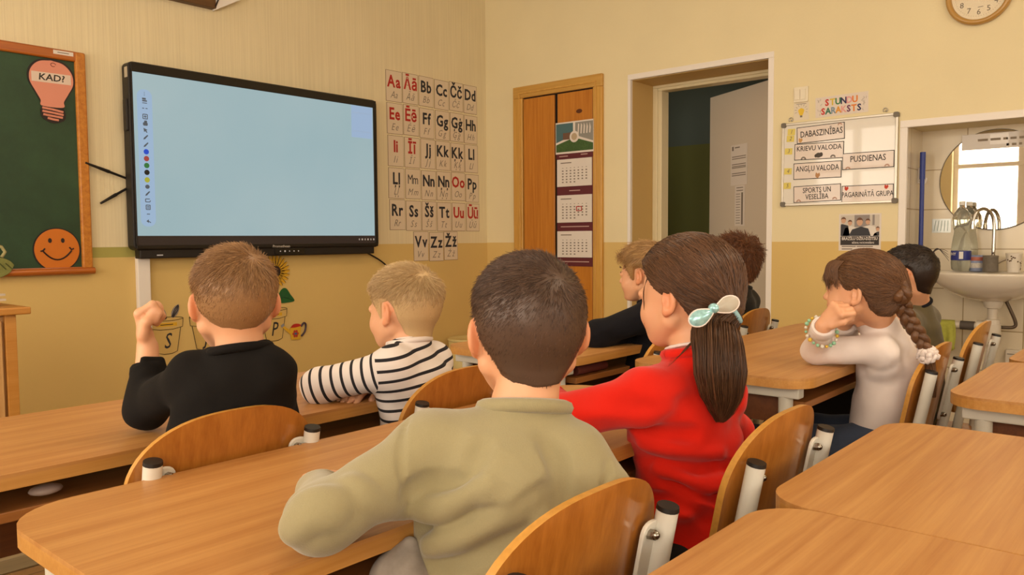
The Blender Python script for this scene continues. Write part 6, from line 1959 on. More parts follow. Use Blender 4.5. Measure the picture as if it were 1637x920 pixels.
def crease(G, pts, r, depth, op='sub', k=0.012):
    # a shallow groove (sub) or ridge (add) of the given depth following the cloth
    P_ = [p for p in (on_surf(G, p) for p in pts) if p is not None]
    if len(P_) < 2 or max(np.linalg.norm(a - b) for a, b in zip(P_[:-1], P_[1:])) > 0.11: return
    o = (r - depth) if op == 'sub' else -(r - depth)
    P_ = [p - norm(p - CAM) * o for p in P_]
    seam(G, P_, r, k, op=op)


def fist_curl(a=1.35): return ((1.0, a, 1.0),) * 4


HLB = [(a_, z_ if a_ < 130 else z_ + 0.022) for a_, z_ in HL]
# 1 boy in black, left hand raised
c = at(374, 485, 1.47); wl = at(236, 556, 1.60)
def hl(F):
    d = norm(at(228, 516, 1.60) - wl); pn = norm(at(300, 515, 1.62) - at(232, 515, 1.60))
    hand(F, wl + d * 0.005, d, pn, +1, 0.86, ((1.15, 1.6, 1.0), (1.3, 1.6, 1.0), (1.35, 1.6, 1.0), (1.4, 1.6, 1.0)), ((0.85, 0.4, 0.45), (0.75, -0.35, 0.65), (0.4, -0.75, 0.45)))
bb1 = child('seated boy in a black long-sleeved top with left fist raised, light brown hair', dict(
    pelvis=(0.75, 1.425, 0.52), head=c, s=0.90, face=(22, 4, 0), neck=at(386, 566, 1.45), SL=at(306, 606, 1.45), SR=at(430, 594, 1.45),
    EL=at(236, 652, 1.56), WL=wl, ER=at(438, 660, 1.54), WR=at(430, 650, 1.68), turn=28, h=0.0035, ear=0.9, seed=11, handL=hl,
    handR=lambda F: hand(F, at(430, 650, 1.68), norm(at(395, 640, 1.76) - at(430, 650, 1.68)), DOWN, -1, 0.8),
    top=dict(name='long_sleeved_top', mat=m_blackc, r=(0.104, 0.100, 0.045), flat=0.68, arm=(0.042, 0.040, 0.032), cuffL=0.66, wr=0.004, neck=0.17, nr=0.056, folds=4),
    legs=dict(mat=m_dtrous),
    hair=lambda r, o, R_, c_, s_: short_hair(r, o, R_, c_, s_, h_lightbrown, top=0.010, side=0.004, Lt=0.024, Ls=0.010, count=15000, crown=(0.03, -0.068, 0.083), seed=21, messy=0.13, lift=0.2, rad=0.0006, hl=HLB)))

# 2 boy in stripes
c = at(645, 497, 1.90); wr_ = at(592, 618, 1.93)
child('seated fair-haired boy in a black and white striped top, arms folded on the desk', dict(
    pelvis=(1.30, 1.385, 0.52), head=c, s=0.905, brows=False, face=(-6, 2, 0), neck=at(656, 552, 1.885), SL=at(630, 588, 1.81), SR=at(693, 577, 1.94),
    EL=at(512, 617, 1.835), WL=at(560, 600, 1.99), ER=at(690, 622, 2.02), WR=wr_, turn=14, h=0.004, ear=0.3, seed=12,
    handL=lambda F: hand(F, at(560, 600, 1.99), norm(at(590, 598, 2.05) - at(560, 600, 1.99)), DOWN, +1, 0.8),
    handR=lambda F: hand(F, wr_, norm(at(572, 624, 1.88) - wr_), DOWN, -1, 0.8, (0.35, 0.35, 0.3)),
    top=dict(name='striped_top', mat=m_stripe, r=(0.100, 0.097, 0.044), arm=(0.043, 0.040, 0.032), stripes=0.0245, wr=0.003, neck=0.2, nr=0.054, folds=2, cmat=plain('collar_offwhite', '#ddd3cd', 0.9), ct=0.007, cuffs=False),
    legs=dict(mat=m_dtrous),
    hair=lambda r, o, R_, c_, s_: short_hair(r, o, R_, c_, s_, h_blond, top=0.014, side=0.003, Lt=0.026, Ls=0.006, count=12000, crown=(0.0, -0.072, 0.08), seed=22, fade=0.1, messy=0.12, tone0=0.45)))

# 3 boy in olive, nearest
def seams3(G):
    f = lambda x, y, d=1.0: at(x, y, d)
    for pts in (((647, 668), (641, 715), (643, 760), (652, 786)), ((975, 738), (970, 765), (962, 800))):
        crease(G, [f(*q) for q in pts], 0.004, 0.0022, k=0.004)
    for pts, dp in ((((660, 792), (700, 778), (750, 790)), 0.004), (((662, 835), (720, 845), (800, 828)), 0.004), (((900, 775), (860, 802), (800, 850)), 0.0035), (((770, 705), (748, 760), (738, 830)), 0.0025), (((880, 705), (898, 760), (902, 805)), 0.0025), (((690, 900), (760, 888), (840, 850)), 0.004)):
        crease(G, [f(*q) for q in pts], 0.014, dp, k=0.012)
    for pts, dp in ((((655, 812), (710, 812), (780, 775)), 0.004), (((690, 872), (760, 850), (850, 800)), 0.004), (((560, 775), (590, 800), (640, 818)), 0.003), (((480, 822), (505, 806), (540, 805)), 0.0025), (((470, 848), (496, 826), (530, 822)), 0.0025)):
        crease(G, [f(*q) for q in pts], 0.012, dp, 'add', 0.014)


c = at(842, 532, 1.125); wl3 = at(514, 788, 1.09)
child('seated boy in an olive green sweatshirt seen from behind, nearest the camera', dict(
    pelvis=(0.80, 0.675, 0.52), head=c, s=0.965, face=(40, 6, 0), neck=at(838, 664, 1.085), SL=at(690, 718, 1.055), SR=at(916, 741, 1.06),
    EL=at(516, 828, 0.95), WL=wl3, ER=at(957, 788, 1.04), WR=at(930, 720, 1.24), turn=46, h=0.0035, ear=0.75, seed=13,
    handL=lambda F: hand(F, wl3, norm(at(519, 756, 1.17) - wl3), DOWN, +1, 0.82),
    handR=lambda F: hand(F, at(930, 720, 1.24), norm(at(900, 690, 1.34) - at(930, 720, 1.24)), DOWN, -1, 0.82),
    top=dict(name='sweatshirt', mat=m_olive, r=(0.130, 0.119, 0.048), arm=(0.046, 0.039, 0.032), wr=0.0035, neck=0.16, nr=0.058, flat=0.80, folds=5, ct=0.010,
             after=[seams3]),
    legs=dict(r=0.078, extra=[lambda T: T.cone(at(650, 1010, 1.03), at(640, 925, 1.03), 0.06, 0.040, 0.02), lambda T: T.cone(at(640, 925, 1.03), at(655, 868, 1.035), 0.036, 0.014, 0.02)], mat=plain('patterned_trousers', '#9a9188', 0.9, noise=0.75, nscale=28)),
    hair=lambda r, o, R_, c_, s_: short_hair(r, o, R_, c_, s_, h_darkbrown, top=0.009, side=0.005, Lt=0.017, Ls=0.009, count=18000, crown=(0.028, -0.080, 0.068), seed=23, messy=0.12, lift=0.22, rad=0.0005)))


# ---- long hair helpers
def long_hair(parent, org, Rm, c, s, mat, tie, hl, th=0.013, count=5000, seed=5, rad=0.0009, bangs=None, part=None):
    """hair combed from the hairline over the skull to a tie point; one mesh with a solid under-layer"""
    rg = np.random.default_rng(seed)
    F = Field((-0.125, -0.155, -0.13), (0.125, 0.14, 0.165), 0.003)
    L = lambda x, y, z: np.array([x, y, z], float)
    head_core(F, L, np.eye(3), 1.0)
    X = (F.lo[0] + F.h * np.arange(F.n[0]))[:, None, None]; Y = (F.lo[1] + F.h * np.arange(F.n[1]))[None, :, None]; Z = (F.lo[2] + F.h * np.arange(F.n[2]))[None, None, :]
    az = np.degrees(np.arctan2(np.abs(X), Y + 0 * Z)); hz = hairline(az, hl)
    t_ = th * (0.75 + 0.35 * smooth01((Z - 0.02) / 0.06)) * smooth01((Z - hz) / 0.02 + 0.35)
    gro = 0.0008 * np.sin(az * 1.1 + 60 * Z)
    F.v = np.maximum(F.v - t_ + gro, (hz - Z) * 0.8).astype(np.float32)
    F.ell(np.array(tie) * 0.94, (0.024, 0.024, 0.024), None, 0.03)
    V, Q = F.mesh()
    A = V[Q]; fc = A.mean(1); nn = np.cross(A[:, 2] - A[:, 0], A[:, 3] - A[:, 1]); ar = np.linalg.norm(nn, axis=1); nn /= ar[:, None] + 1e-12
    azf = np.degrees(np.arctan2(np.abs(fc[:, 0]), fc[:, 1])); hzf = hairline(azf, hl)
    ok = (fc[:, 2] > hzf) & ((nn * (fc - np.array([0, -0.01, 0.02]))).sum(1) > 0.015)
    wgt = ar * ok * (1 + 4 * np.exp(-((fc[:, 2] - hzf) / 0.012) ** 2)); wgt /= wgt.sum()
    pick = rg.choice(len(fc), count, p=wgt)
    R0 = fc[pick] + rg.normal(size=(count, 3)) * 0.0015
    # walk towards the tie, staying on the hair surface
    tie = np.array(tie); m = 9; P = [R0]; p = R0.copy()
    tot = np.linalg.norm(tie - R0, axis=1, keepdims=True)
    step = np.minimum(tot * 1.12, 0.10) / (m - 1)
    wob = rg.normal(size=(count, 3)) * 0.05
    def sdf_at(q):
        f = (q - F.lo) / F.h; i = np.clip(np.floor(f).astype(int), 1, F.n - 3); t = f - i; o = 0
        for a in (0, 1):
            for b in (0, 1):
                for e in (0, 1):
                    o = o + F.v[i[:, 0] + a, i[:, 1] + b, i[:, 2] + e] * np.abs(1 - a - t[:, 0]) * np.abs(1 - b - t[:, 1]) * np.abs(1 - e - t[:, 2])
        return o
    e_ = 0.002
    lift_ = rg.uniform(0.0002, 0.0016, count)
    for k in range(m - 1):
        d = tie - p; d /= np.linalg.norm(d, axis=1, keepdims=True) + 1e-9
        g = np.stack([sdf_at(p + np.eye(3)[i] * e_) - sdf_at(p - np.eye(3)[i] * e_) for i in range(3)], 1); g /= np.linalg.norm(g, axis=1, keepdims=True) + 1e-9
        d = d + wob; d -= g * (d * g).sum(1, keepdims=True); d /= np.linalg.norm(d, axis=1, keepdims=True) + 1e-9
        p = p + d * step; p = p - g * (sdf_at(p) - lift_)[:, None]
        P.append(p.copy())
    V2, Q2 = tubes(np.stack(P, 1), rad * rg.uniform(0.7, 1.3, count))
    tn = np.clip(rg.normal(0.5, 0.22, count), 0, 1)
    tone = np.concatenate([np.full(len(V), 0.3), np.repeat(tn, m * 3)])
    return np_mesh('hair', np.concatenate([V, V2]) * s @ Rm.T + c, np.concatenate([Q, Q2 + len(V)]), mat, parent, True, org, attrs={'tone': tone})


def lock(name, parent, org, mat, path, radii, count, seed, core=True, rad=0.0009, flat=None, spread=1.0):
    """a tail of hair along a path: solid core plus hairs"""
    rg = np.random.default_rng(seed); path = np.array(path); radii = np.array(radii)
    n = len(path); T = np.gradient(path, axis=0); T /= np.linalg.norm(T, axis=1, keepdims=True)
    A = np.cross(T, np.array([0.3, 0.9, 0.1])); A /= np.linalg.norm(A, axis=1, keepdims=True); B = np.cross(T, A)
    V = np.zeros((0, 3)); Q = np.zeros((0, 4), int)
    if core:
        lo = (path - radii[:, None]).min(0) - 0.03; hi = (path + radii[:, None]).max(0) + 0.03
        G = Field(lo, hi, 0.0035)
        for i in range(n - 1): G.cone(path[i], path[i + 1], radii[i] * 0.82, radii[i + 1] * 0.82, 0.004)
        G.wrinkle(0.0025, 120, seed, stretch=(1, 1, 0.12))
        V, Q = G.mesh()
    th = rg.uniform(0, 2 * math.pi, count); rr = np.sqrt(rg.uniform(0.25, 1.08, count)) * spread
    th2 = th + rg.normal(size=count) * 0.35
    P = []
    for i in range(n):
        a = th + (th2 - th) * i / (n - 1)
        P.append(path[i] + (A[i] * np.cos(a)[:, None] + B[i] * np.sin(a)[:, None]) * (rr * radii[i])[:, None])
    P = np.stack(P, 1) + rg.normal(size=(count, 1, 3)) * 0.0015
    V2, Q2 = tubes(P, rad * rg.uniform(0.7, 1.3, count))
    tn = np.clip(rg.normal(0.5, 0.22, count), 0, 1)
    tone = np.concatenate([np.full(len(V), 0.3), np.repeat(tn, n * 3)])
    return np_mesh(name, np.concatenate([V, V2]), np.concatenate([Q, Q2 + len(V)]), mat, parent, True, org, attrs={'tone': tone})


def wisps(name, parent, org, mat, paths, rad=0.0007, seed=1):
    P = np.array([smoothpath(p, 4) for p in paths])
    V, Q = tubes(P, np.full(len(P), rad)); rg = np.random.default_rng(seed)
    return np_mesh(name, V, Q, mat, parent, True, org, attrs={'tone': np.repeat(rg.uniform(0.2, 0.7, len(P)), P.shape[1] * 3)})


# 4 girl in red with ponytail
def folds4(G):
    for pts, dp in ((((1015, 692), (1060, 700), (1110, 696)), 0.005), (((1045, 715), (1100, 745), (1180, 752)), 0.005), (((1060, 770), (1110, 790), (1175, 800)), 0.004), (((1030, 800), (1090, 812), (1150, 835)), 0.004)):
        crease(G, [at(x, y, 1.45) for x, y in pts], 0.014, dp, k=0.012)
    for pts, dp in ((((1030, 712), (1080, 722), (1150, 726)), 0.004), (((1050, 745), (1110, 770), (1180, 776)), 0.004)):
        crease(G, [at(x, y, 1.45) for x, y in pts], 0.012, dp, 'add', 0.012)


GHL = [(0, 0.066), (25, 0.062), (45, 0.052), (60, 0.036), (75, 0.016), (88, 0.009), (105, 0.010), (116, -0.008), (130, -0.036), (150, -0.056), (180, -0.060)]
c = at(1098, 474, 1.50)
g1, Lg, Rg, og, tg = child('seated girl in a red sweater with a long brown ponytail', dict(
    pelvis=(1.335, 0.68, 0.54), head=c, s=0.96, face=(6, 2, 0), neck=at(1112, 574, 1.475), SL=at(1026, 634, 1.41), SR=at(1150, 630, 1.53),
    EL=at(885, 672, 1.455), WL=at(880, 640, 1.63), ER=at(1160, 690, 1.60), WR=at(1120, 650, 1.74), turn=30, h=0.0030, ear=-0.9, seed=14, brows=False,
    handL=lambda F: hand(F, at(880, 640, 1.63), norm(at(885, 628, 1.72) - at(880, 640, 1.63)), DOWN, +1, 0.8),
    handR=lambda F: hand(F, at(1120, 650, 1.74), norm(at(1090, 640, 1.80) - at(1120, 650, 1.74)), DOWN, -1, 0.8),
    top=dict(name='sweater', mat=m_redc, r=(0.106, 0.102, 0.046), arm=(0.047, 0.044, 0.035), wr=0.006, neck=0.16, nr=0.055, flat=0.82, hem=-0.02, folds=3, ct=0.010, after=[folds4]),
    legs=dict(mat=m_dtrous),
    hair=lambda r, o, R_, c_, s_: long_hair(r, o, R_, c_, s_, h_girl, (-0.012, -0.104, -0.022), GHL, th=0.014, count=6500, seed=31)))
tie = Lg(-0.012, -0.112, -0.024)
tp = np.array(smoothpath([tie, at(1143, 522, 1.415), at(1148, 560, 1.39), at(1152, 605, 1.385), at(1154, 640, 1.39), at(1151, 672, 1.395)], 4))
lock('ponytail', g1, og, h_girl, tp, np.interp(np.linspace(0, 1, len(tp)), [0, 0.12, 0.3, 0.55, 0.75, 0.9, 1], [0.019, 0.030, 0.040, 0.042, 0.034, 0.020, 0.006]), 2600, 41)
wis = []
for q in range(5):
    wis.append([at(1130 - q, 526 + q * 2, 1.425), at(1110 - q * 2, 546 + q, 1.425), at(1088 - q * 2, 568 + 2 * q, 1.415), at(1072 - q, 574 + 3 * q, 1.41)])
wisps('loose_hair', g1, og, h_girl, wis, 0.0007, 3)
wis = []
for q in range(6):
    z = 0.056 - q * 0.003
    wis.append([Lg(-0.066, 0.036 + 0.001 * q, z), Lg(-0.066, 0.050 + 0.001 * q, z - 0.03), Lg(-0.060, 0.058, z - 0.06 - 0.003 * q), Lg(-0.056, 0.057 + 0.001 * q, z - 0.085 - 0.003 * q)])
wisps('loose_hair', g1, og, h_girl, wis, 0.0004, 3)
# white lace edge at the neck of the red sweater
mb = MB(); nb_ = at(1112, 574, 1.475); nd_ = norm(c - nb_)
u_ = norm(np.cross(nd_, (0.3, 0.9, 0))); v_ = np.cross(u_, nd_)
mb.tube([nb_ + nd_ * 0.023 + (u_ * math.cos(a) + v_ * math.sin(a)) * (0.0505 + 0.001 * math.sin(a * 14)) - og for a in [2 * math.pi * q / 60 for q in range(61)]], 0.0032, 6, cap=False)
mb.build('lace_collar', m_whitec, g1, smooth=True)
# bow hair tie with clear glittering wings
m_glit = plain('glitter_blue', '#9fd0d8', 0.25, metal=0.35, noise=0.5, nscale=160); m_clear = plain('clear_film', '#e2dccf', 0.12, trans=0.55, ior=1.2)
bc = at(1141, 497, 1.365)
bowu = norm(at(1167, 488, 1.37) - at(1115, 507, 1.365)); bown = norm(CAM - bc); bowv = np.cross(bown, bowu)
bow = empty('bow_hair_tie', tuple(bc - og)); bow.parent = g1
Mb = np.stack([bowu, bowv, bown], 1)
def wing(sx, mat, nm, ang):
    mb = MB(); vs = []; fs = []; n_ = 24
    for lay in (1, -1):
        for i in range(7):
            f = i / 6
            for q in range(n_):
                a = 2 * math.pi * q / n_
                x = sx * (0.024 + 0.0235 * math.cos(a) * f); y = 0.0165 * math.sin(a) * f * (0.62 + 0.38 * (1 + sx * (x - sx * 0.0) / 0.05) / 2 if True else 1)
                y *= (0.55 + 0.45 * min(1, abs(x) / 0.026)); z = lay * 0.008 * (1 - f * f) + 0.003
                xr, yr = x * math.cos(ang) - y * math.sin(ang), x * math.sin(ang) + y * math.cos(ang)
                vs.append(tuple(Mb @ np.array([xr, yr, z])))
    for lay in range(2):
        o_ = lay * 7 * n_
        for i in range(6):
            for q in range(n_):
                fs.append((o_ + i * n_ + q, o_ + i * n_ + (q + 1) % n_, o_ + (i + 1) * n_ + (q + 1) % n_, o_ + (i + 1) * n_ + q))
    mb.add(vs, fs).build(nm, mat, bow, smooth=True)
    rim = MB(); rim.tube([vs[6 * n_ + q % n_] for q in range(n_ + 1)], 0.0014, 6, cap=False); rim.build('wing_rim', m_whitec, bow, smooth=True)
wing(-1, m_glit, 'bow_wing', 0.12); wing(1, m_clear, 'bow_wing', 0.05)
MB().sphere((0, 0, 0.004), (0.009, 0.010, 0.009), 12).build('bow_knot', m_glit, bow, smooth=True)
mb = MB(); axp = norm(tp[2] - tp[0]); u_ = norm(np.cross(axp, (0.2, 0.9, 0.1))); v_ = np.cross(axp, u_)
mb.tube([tie + axp * 0.004 + (u_ * math.cos(a) + v_ * math.sin(a)) * 0.021 - og for a in [2 * math.pi * q / 24 for q in range(25)]], 0.005, 8, cap=False)
mb.build('elastic_band', plain('band_blue', '#8fb9c4', 0.5), g1, smooth=True)

# 5 girl in white, chin on her fists
c = at(1378, 467, 2.12); wl5 = at(1316, 522, 2.08); wr5 = at(1350, 518, 2.20)
WHL = [(0, 0.070), (30, 0.066), (46, 0.054), (58, 0.036), (70, 0.012), (80, 0.008), (90, 0.014), (105, 0.012), (116, -0.010), (130, -0.040), (150, -0.058), (180, -0.060)]
def h5l(F):
    d = norm(at(1336, 498, 2.055) - wl5); pn = norm(at(1360, 514, 2.09) - at(1338, 494, 2.05))
    hand(F, wl5, d, pn, 1, 0.80, ((1.1, 1.5, 0.9), (1.15, 1.5, 0.9), (1.25, 1.5, 0.9), (1.3, 1.5, 0.9)), ((0.85, 0.35, 0.45), (0.8, -0.2, 0.6), (0.6, -0.5, 0.5)))
def h5r(F):
    d = norm(at(1366, 505, 2.17) - wr5); pn = norm(at(1368, 520, 2.16) - at(1360, 505, 2.17))
    hand(F, wr5, d, pn, -1, 0.82, ((1.0, 1.3, 0.9),) * 4, ((0.8, 0.3, 0.5), (0.8, 0.0, 0.6), (0.7, 0.0, 0.7)))
g2, L2, R2, o2, t2 = child('seated girl in a white turtleneck with a long braid, chin on her fists', dict(
    pelvis=(2.335, 0.665, 0.545), head=c, s=0.93, earmat=False, face=(2, -3, 0), neck=at(1416, 524, 2.17), SL=at(1407, 562, 2.11), SR=at(1436, 550, 2.29),
    EL=at(1304, 560, 2.20), WL=wl5, ER=at(1352, 556, 2.36), WR=wr5, turn=4, h=0.0032, ear=0.0, seed=15, handL=h5l, handR=h5r,
    knees=(np.array([2.20, 0.97, 0.53]), np.array([2.42, 0.98, 0.53])),
    top=dict(name='turtleneck', mat=m_whitec, r=(0.094, 0.092, 0.042), arm=(0.040, 0.037, 0.030), wr=0.004, neck=0.52, nr=0.051, ntilt=(0, 0, 0.3), flat=0.86, folds=3, ct=0.006, cr=0.98, hem=-0.01),
    legs=dict(name='jeans', mat=m_jeans, r=0.076),
    hair=lambda r, o, R_, c_, s_: long_hair(r, o, R_, c_, s_, h_girl2, (0.0, -0.106, 0.012), WHL, th=0.014, count=5000, seed=32)))
# fringe
wis = []; rg_ = np.random.default_rng(4)
for q in range(460):
    x = rg_.uniform(-0.054, 0.054); a = abs(x) / 0.062
    y0 = 0.058 - 0.03 * a; ln = rg_.uniform(0.75, 1.1)
    p0 = np.array([x, y0, 0.095 - 0.012 * a]); p1 = np.array([x * 1.05, y0 + 0.040 - 0.005 * a, 0.080 - 0.01 * a]); p2 = np.array([x * 1.10, y0 + 0.052 - 0.010 * a, 0.055 - 0.015 * a]); p3 = np.array([x * 1.14 + rg_.normal() * 0.004, y0 + 0.052 - 0.014 * a + rg_.normal() * 0.003, 0.055 - 0.032 * ln - 0.03 * a * a])
    wis.append([L2(*p0), L2(*p1), L2(*p2), L2(*p3)])
for q in range(150):
    t = rg_.uniform(0, 1); sx_ = -1 if q % 2 else 1
    wis.append([L2(sx_ * (0.052 + 0.012 * t), 0.062 - 0.03 * t, 0.088), L2(sx_ * (0.064 + 0.008 * t), 0.074 - 0.03 * t, 0.066), L2(sx_ * (0.067 + 0.007 * t), 0.072 - 0.03 * t, 0.038 + 0.005 * rg_.normal()), L2(sx_ * (0.064 + 0.010 * t), 0.070 - 0.028 * t + 0.004 * rg_.normal(), 0.012 + 0.02 * (1 - t) - 0.008 * rg_.uniform())])
wisps('fringe', g2, o2, h_girl2, wis, 0.0009, 6)
# braid of three strands
bp = np.array(smoothpath([L2(-0.02, -0.108, 0.035), L2(-0.032, -0.118, 0.0), at(1441, 478, 2.065), at(1450, 506, 2.07), at(1466, 532, 2.065), at(1478, 553, 2.06), at(1484, 572, 2.06)], 9))
n_ = len(bp); T_ = np.gradient(bp, axis=0); T_ /= np.linalg.norm(T_, axis=1, keepdims=True)
vd = norm(CAM - bp[n_ // 2]); A_ = np.cross(T_, vd); A_ /= np.linalg.norm(A_, axis=1, keepdims=True); B_ = np.cross(A_, T_)
arc = np.concatenate([[0], np.cumsum(np.linalg.norm(np.diff(bp, axis=0), axis=1))])
V_ = np.zeros((0, 3)); Q_ = np.zeros((0, 4), int); tn_ = np.zeros(0)
rgb_ = np.random.default_rng(8)
for k3 in range(3):
    ph = arc / 0.075 * 2 * math.pi + k3 * 2 * math.pi / 3
    rad_ = np.interp(np.linspace(0, 1, n_), [0, 0.15, 0.7, 1], [0.6, 1.0, 0.9, 0.6])
    cen = bp + A_ * (0.0125 * np.sin(ph) * rad_)[:, None] + B_ * (0.006 * np.sin(2 * ph) * rad_)[:, None]
    G = Field(cen.min(0) - 0.03, cen.max(0) + 0.03, 0.003)
    for i in range(n_ - 1): G.cone(cen[i], cen[i + 1], 0.0105 * rad_[i], 0.0105 * rad_[i + 1], 0.003)
    v0, q0 = G.mesh(); Q_ = np.concatenate([Q_, q0 + len(V_)]); V_ = np.concatenate([V_, v0]); tn_ = np.concatenate([tn_, np.full(len(v0), 0.3 + 0.12 * k3)])
    cnt = 260; a0 = rgb_.uniform(0, 2 * math.pi, cnt)
    Tc = np.gradient(cen, axis=0); Tc /= np.linalg.norm(Tc, axis=1, keepdims=True); Ac = np.cross(Tc, [0.3, 0.9, 0.2]); Ac /= np.linalg.norm(Ac, axis=1, keepdims=True); Bc = np.cross(Tc, Ac)
    Pp = np.stack([cen[i] + (Ac[i] * np.cos(a0)[:, None] + Bc[i] * np.sin(a0)[:, None]) * 0.0108 * rad_[i] for i in range(n_)], 1)
    v1, q1 = tubes(Pp, np.full(cnt, 0.0007)); Q_ = np.concatenate([Q_, q1 + len(V_)]); V_ = np.concatenate([V_, v1]); tn_ = np.concatenate([tn_, np.repeat(np.clip(rgb_.normal(0.45, 0.22, cnt), 0, 1), n_ * 3)])
np_mesh('braid', V_, Q_, h_girl2, g2, True, o2, attrs={'tone': tn_})
e1 = bp[-1]
lock('braid_end', g2, o2, h_girl2, smoothpath([e1 - 0.01 * T_[-1], e1 + np.array([0.004, -0.004, -0.03]), e1 + np.array([0.0, -0.012, -0.06]), e1 + np.array([-0.004, -0.014, -0.10])], 4), np.linspace(0.014, 0.006, 13), 260, 44, rad=0.0008)
mb = MB(); u_ = A_[-1]; v_ = B_[-1]; sc = bp[-3]
for lp in range(3):
    P_ = [sc + T_[-1] * (0.009 * (lp - 1)) + (u_ * math.cos(a) + v_ * math.sin(a)) * (0.0155 + 0.006 * math.sin(a * 7 + lp * 2)) + T_[-1] * 0.006 * math.sin(a * 9 + lp) - o2 for a in [2 * math.pi * q / 56 for q in range(57)]]
    mb.tube(P_, [0.0062 + 0.0022 * math.sin(q * 1.7 + lp) for q in range(57)], 8, cap=False)
mb.build('scrunchie', m_whitec, g2, smooth=True)
# bead bracelet over the left cuff and a plain one on the right
m_bg, m_by = plain('bead_green', '#8fc0a0', 0.3), plain('bead_yellow', '#d8b440', 0.3)
axl = norm(wl5 - at(1304, 560, 2.20)); u_ = norm(np.cross(axl, (0.1, 0.2, 1))); v_ = np.cross(axl, u_); cb0 = wl5 - axl * 0.032
br_ = empty('bead_bracelet', tuple(cb0 - o2)); br_.parent = g2
for q in range(22):
    a = 2 * math.pi * q / 22
    p = (u_ * math.cos(a) + v_ * math.sin(a)) * 0.0405 + axl * (0.012 * math.cos(a + 0.6))
    MB().sphere(tuple(p), 0.0052 + 0.0012 * (q % 3) * 0.6 - 0.0010, 10).build('bead', (m_bg, m_bg, m_by, plain('bead_white', '#d8d2c4', 0.3))[(q * 7) % 4], br_, smooth=True)
mb = MB(); axr = norm(wr5 - at(1352, 556, 2.36)); u_ = norm(np.cross(axr, (0.1, 0.2, 1))); v_ = np.cross(axr, u_)
mb.tube([wr5 - axr * 0.004 + (u_ * math.cos(a) + v_ * math.sin(a)) * 0.026 - o2 for a in [2 * math.pi * q / 28 for q in range(29)]], 0.003, 6, cap=False)
mb.build('cord_bracelet', plain('cord_brown', '#7a6a5a', 0.7), g2, smooth=True)

# 6 boy in khaki beyond her
c = at(1450, 441, 2.78)
kb, Lk, Rk, ok_, tk = child('seated dark-haired boy in a khaki shirt beyond the girl in white', dict(
    pelvis=(3.00, 0.74, 0.54), head=c, s=0.90, face=(-2, 4, 0), neck=at(1466, 488, 2.83), SL=at(1446, 516, 2.74), SR=at(1480, 508, 2.95),
    EL=at(1356, 528, 2.70), WL=at(1372, 522, 2.62), ER=at(1420, 535, 3.05), WR=at(1385, 530, 3.0), turn=4, h=0.0045, ear=0.35, seed=16,
    handL=lambda F: hand(F, at(1372, 522, 2.62), norm(at(1385, 515, 2.60) - at(1372, 522, 2.62)), DOWN, 1, 0.8),
    handR=lambda F: hand(F, at(1385, 530, 3.0), norm(at(1365, 530, 3.0) - at(1385, 530, 3.0)), DOWN, -1, 0.8),
    top=dict(name='shirt', mat=m_khaki, r=(0.102, 0.102, 0.045), arm=(0.045, 0.042, 0.034), neck=0.16, nr=0.054, flat=0.86, folds=2, cmat=m_navyc, ct=0.006),
    legs=dict(mat=m_dtrous), knees=(np.array([2.86, 1.05, 0.54]), np.array([3.06, 1.05, 0.54])),
    hair=lambda r, o, R_, c_, s_: short_hair(r, o, R_, c_, s_, h_black, top=0.012, side=0.006, Lt=0.016, Ls=0.010, count=7000, crown=(0.0, -0.085, 0.06), seed=26, messy=0.12, lift=0.15, rad=0.0009)))
wisps('hair_tuft', kb, ok_, h_black, [[Lk(0.0 + 0.004 * q, -0.085, 0.075), Lk(0.002 * q, -0.108, 0.092 + 0.002 * q), Lk(0.004 * q, -0.128, 0.092 - 0.006 * q), Lk(0.003 * q, -0.145, 0.084 - 0.012 * q)] for q in range(4)], 0.0018, 9)

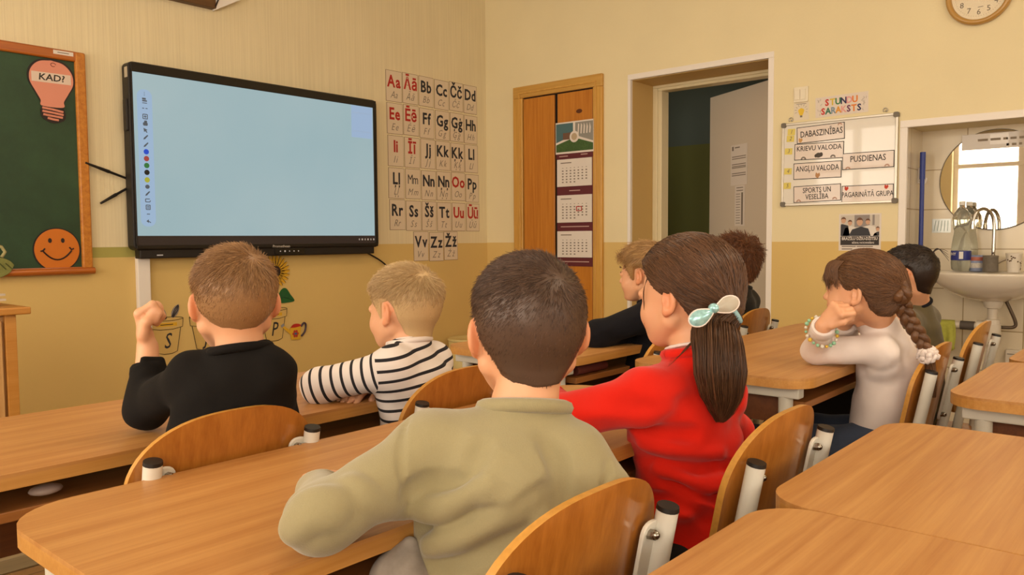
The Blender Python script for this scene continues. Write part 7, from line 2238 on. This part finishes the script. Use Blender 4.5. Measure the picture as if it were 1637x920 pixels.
# 7 boy in navy leaning on the front desk
c = at(1031, 440, 2.76)
child('seated sandy-haired boy in a navy jumper leaning on the desk, facing left', dict(
    pelvis=(2.27, 1.385, 0.54), head=c, s=0.90, face=(-6, 2, 0), neck=at(1046, 484, 2.745), SL=at(1036, 507, 2.63), SR=at(1072, 500, 2.83),
    EL=at(955, 535, 2.60), WL=at(1000, 538, 2.73), ER=at(1040, 540, 2.95), WR=at(985, 532, 2.92), turn=2, h=0.0042, ear=0.3, seed=17,
    handL=lambda F: hand(F, at(1000, 538, 2.73), norm(at(1020, 536, 2.78) - at(1000, 538, 2.73)), DOWN, 1, 0.78),
    handR=lambda F: hand(F, at(985, 532, 2.92), norm(at(970, 532, 2.90) - at(985, 532, 2.92)), DOWN, -1, 0.78),
    top=dict(name='jumper', mat=m_navyc, r=(0.102, 0.102, 0.047), arm=(0.046, 0.043, 0.036), neck=0.18, nr=0.054, flat=0.84, folds=2),
    legs=dict(mat=m_dtrous),
    hair=lambda r, o, R_, c_, s_: short_hair(r, o, R_, c_, s_, h_navy, top=0.020, side=0.010, Lt=0.040, Ls=0.016, count=5000, crown=(0.0, -0.075, 0.08), seed=27, messy=0.15, lift=0.12, rad=0.0008, quiff=0.006)))

# 8 farthest boy, tousled hair
c = at(1174, 426, 3.30)
fb, Lf, Rf, of_, tf = child('seated boy with tousled brown hair in a dark printed top, farthest of all', dict(
    pelvis=(3.09, 1.52, 0.54), head=c, s=0.95, face=(28, 4, 0), neck=at(1180, 468, 3.26), SL=at(1153, 489, 3.20), SR=at(1196, 482, 3.36),
    EL=at(1120, 505, 3.35), WL=at(1110, 497, 3.55), ER=at(1192, 503, 3.52), WR=at(1165, 497, 3.65), turn=22, h=0.0045, ear=0.4, seed=18,
    handL=lambda F: hand(F, at(1110, 497, 3.55), norm(at(1115, 494, 3.65) - at(1110, 497, 3.55)), DOWN, 1, 0.8),
    handR=lambda F: hand(F, at(1165, 497, 3.65), norm(at(1150, 495, 3.70) - at(1165, 497, 3.65)), DOWN, -1, 0.8),
    top=dict(name='printed_top', mat=m_blackp, r=(0.100, 0.100, 0.044), arm=(0.044, 0.042, 0.034), neck=0.2, nr=0.054, folds=2),
    legs=dict(mat=m_dtrous),
    hair=lambda r, o, R_, c_, s_: short_hair(r, o, R_, c_, s_, h_tousle, top=0.026, side=0.014, Lt=0.042, Ls=0.024, count=5000, crown=(0.0, -0.07, 0.08), seed=28, messy=0.55, lift=0.5, rad=0.0012)))
wisps('hair_tuft', fb, of_, h_tousle, [[Lf(0.03 + 0.006 * q, -0.05 - 0.004 * q, 0.10), Lf(0.042 + 0.006 * q, -0.055 - 0.004 * q, 0.118), Lf(0.06 + 0.005 * q, -0.06, 0.128 - 0.003 * q), Lf(0.078 + 0.003 * q, -0.062, 0.120 - 0.006 * q)] for q in range(6)], 0.003, 9)
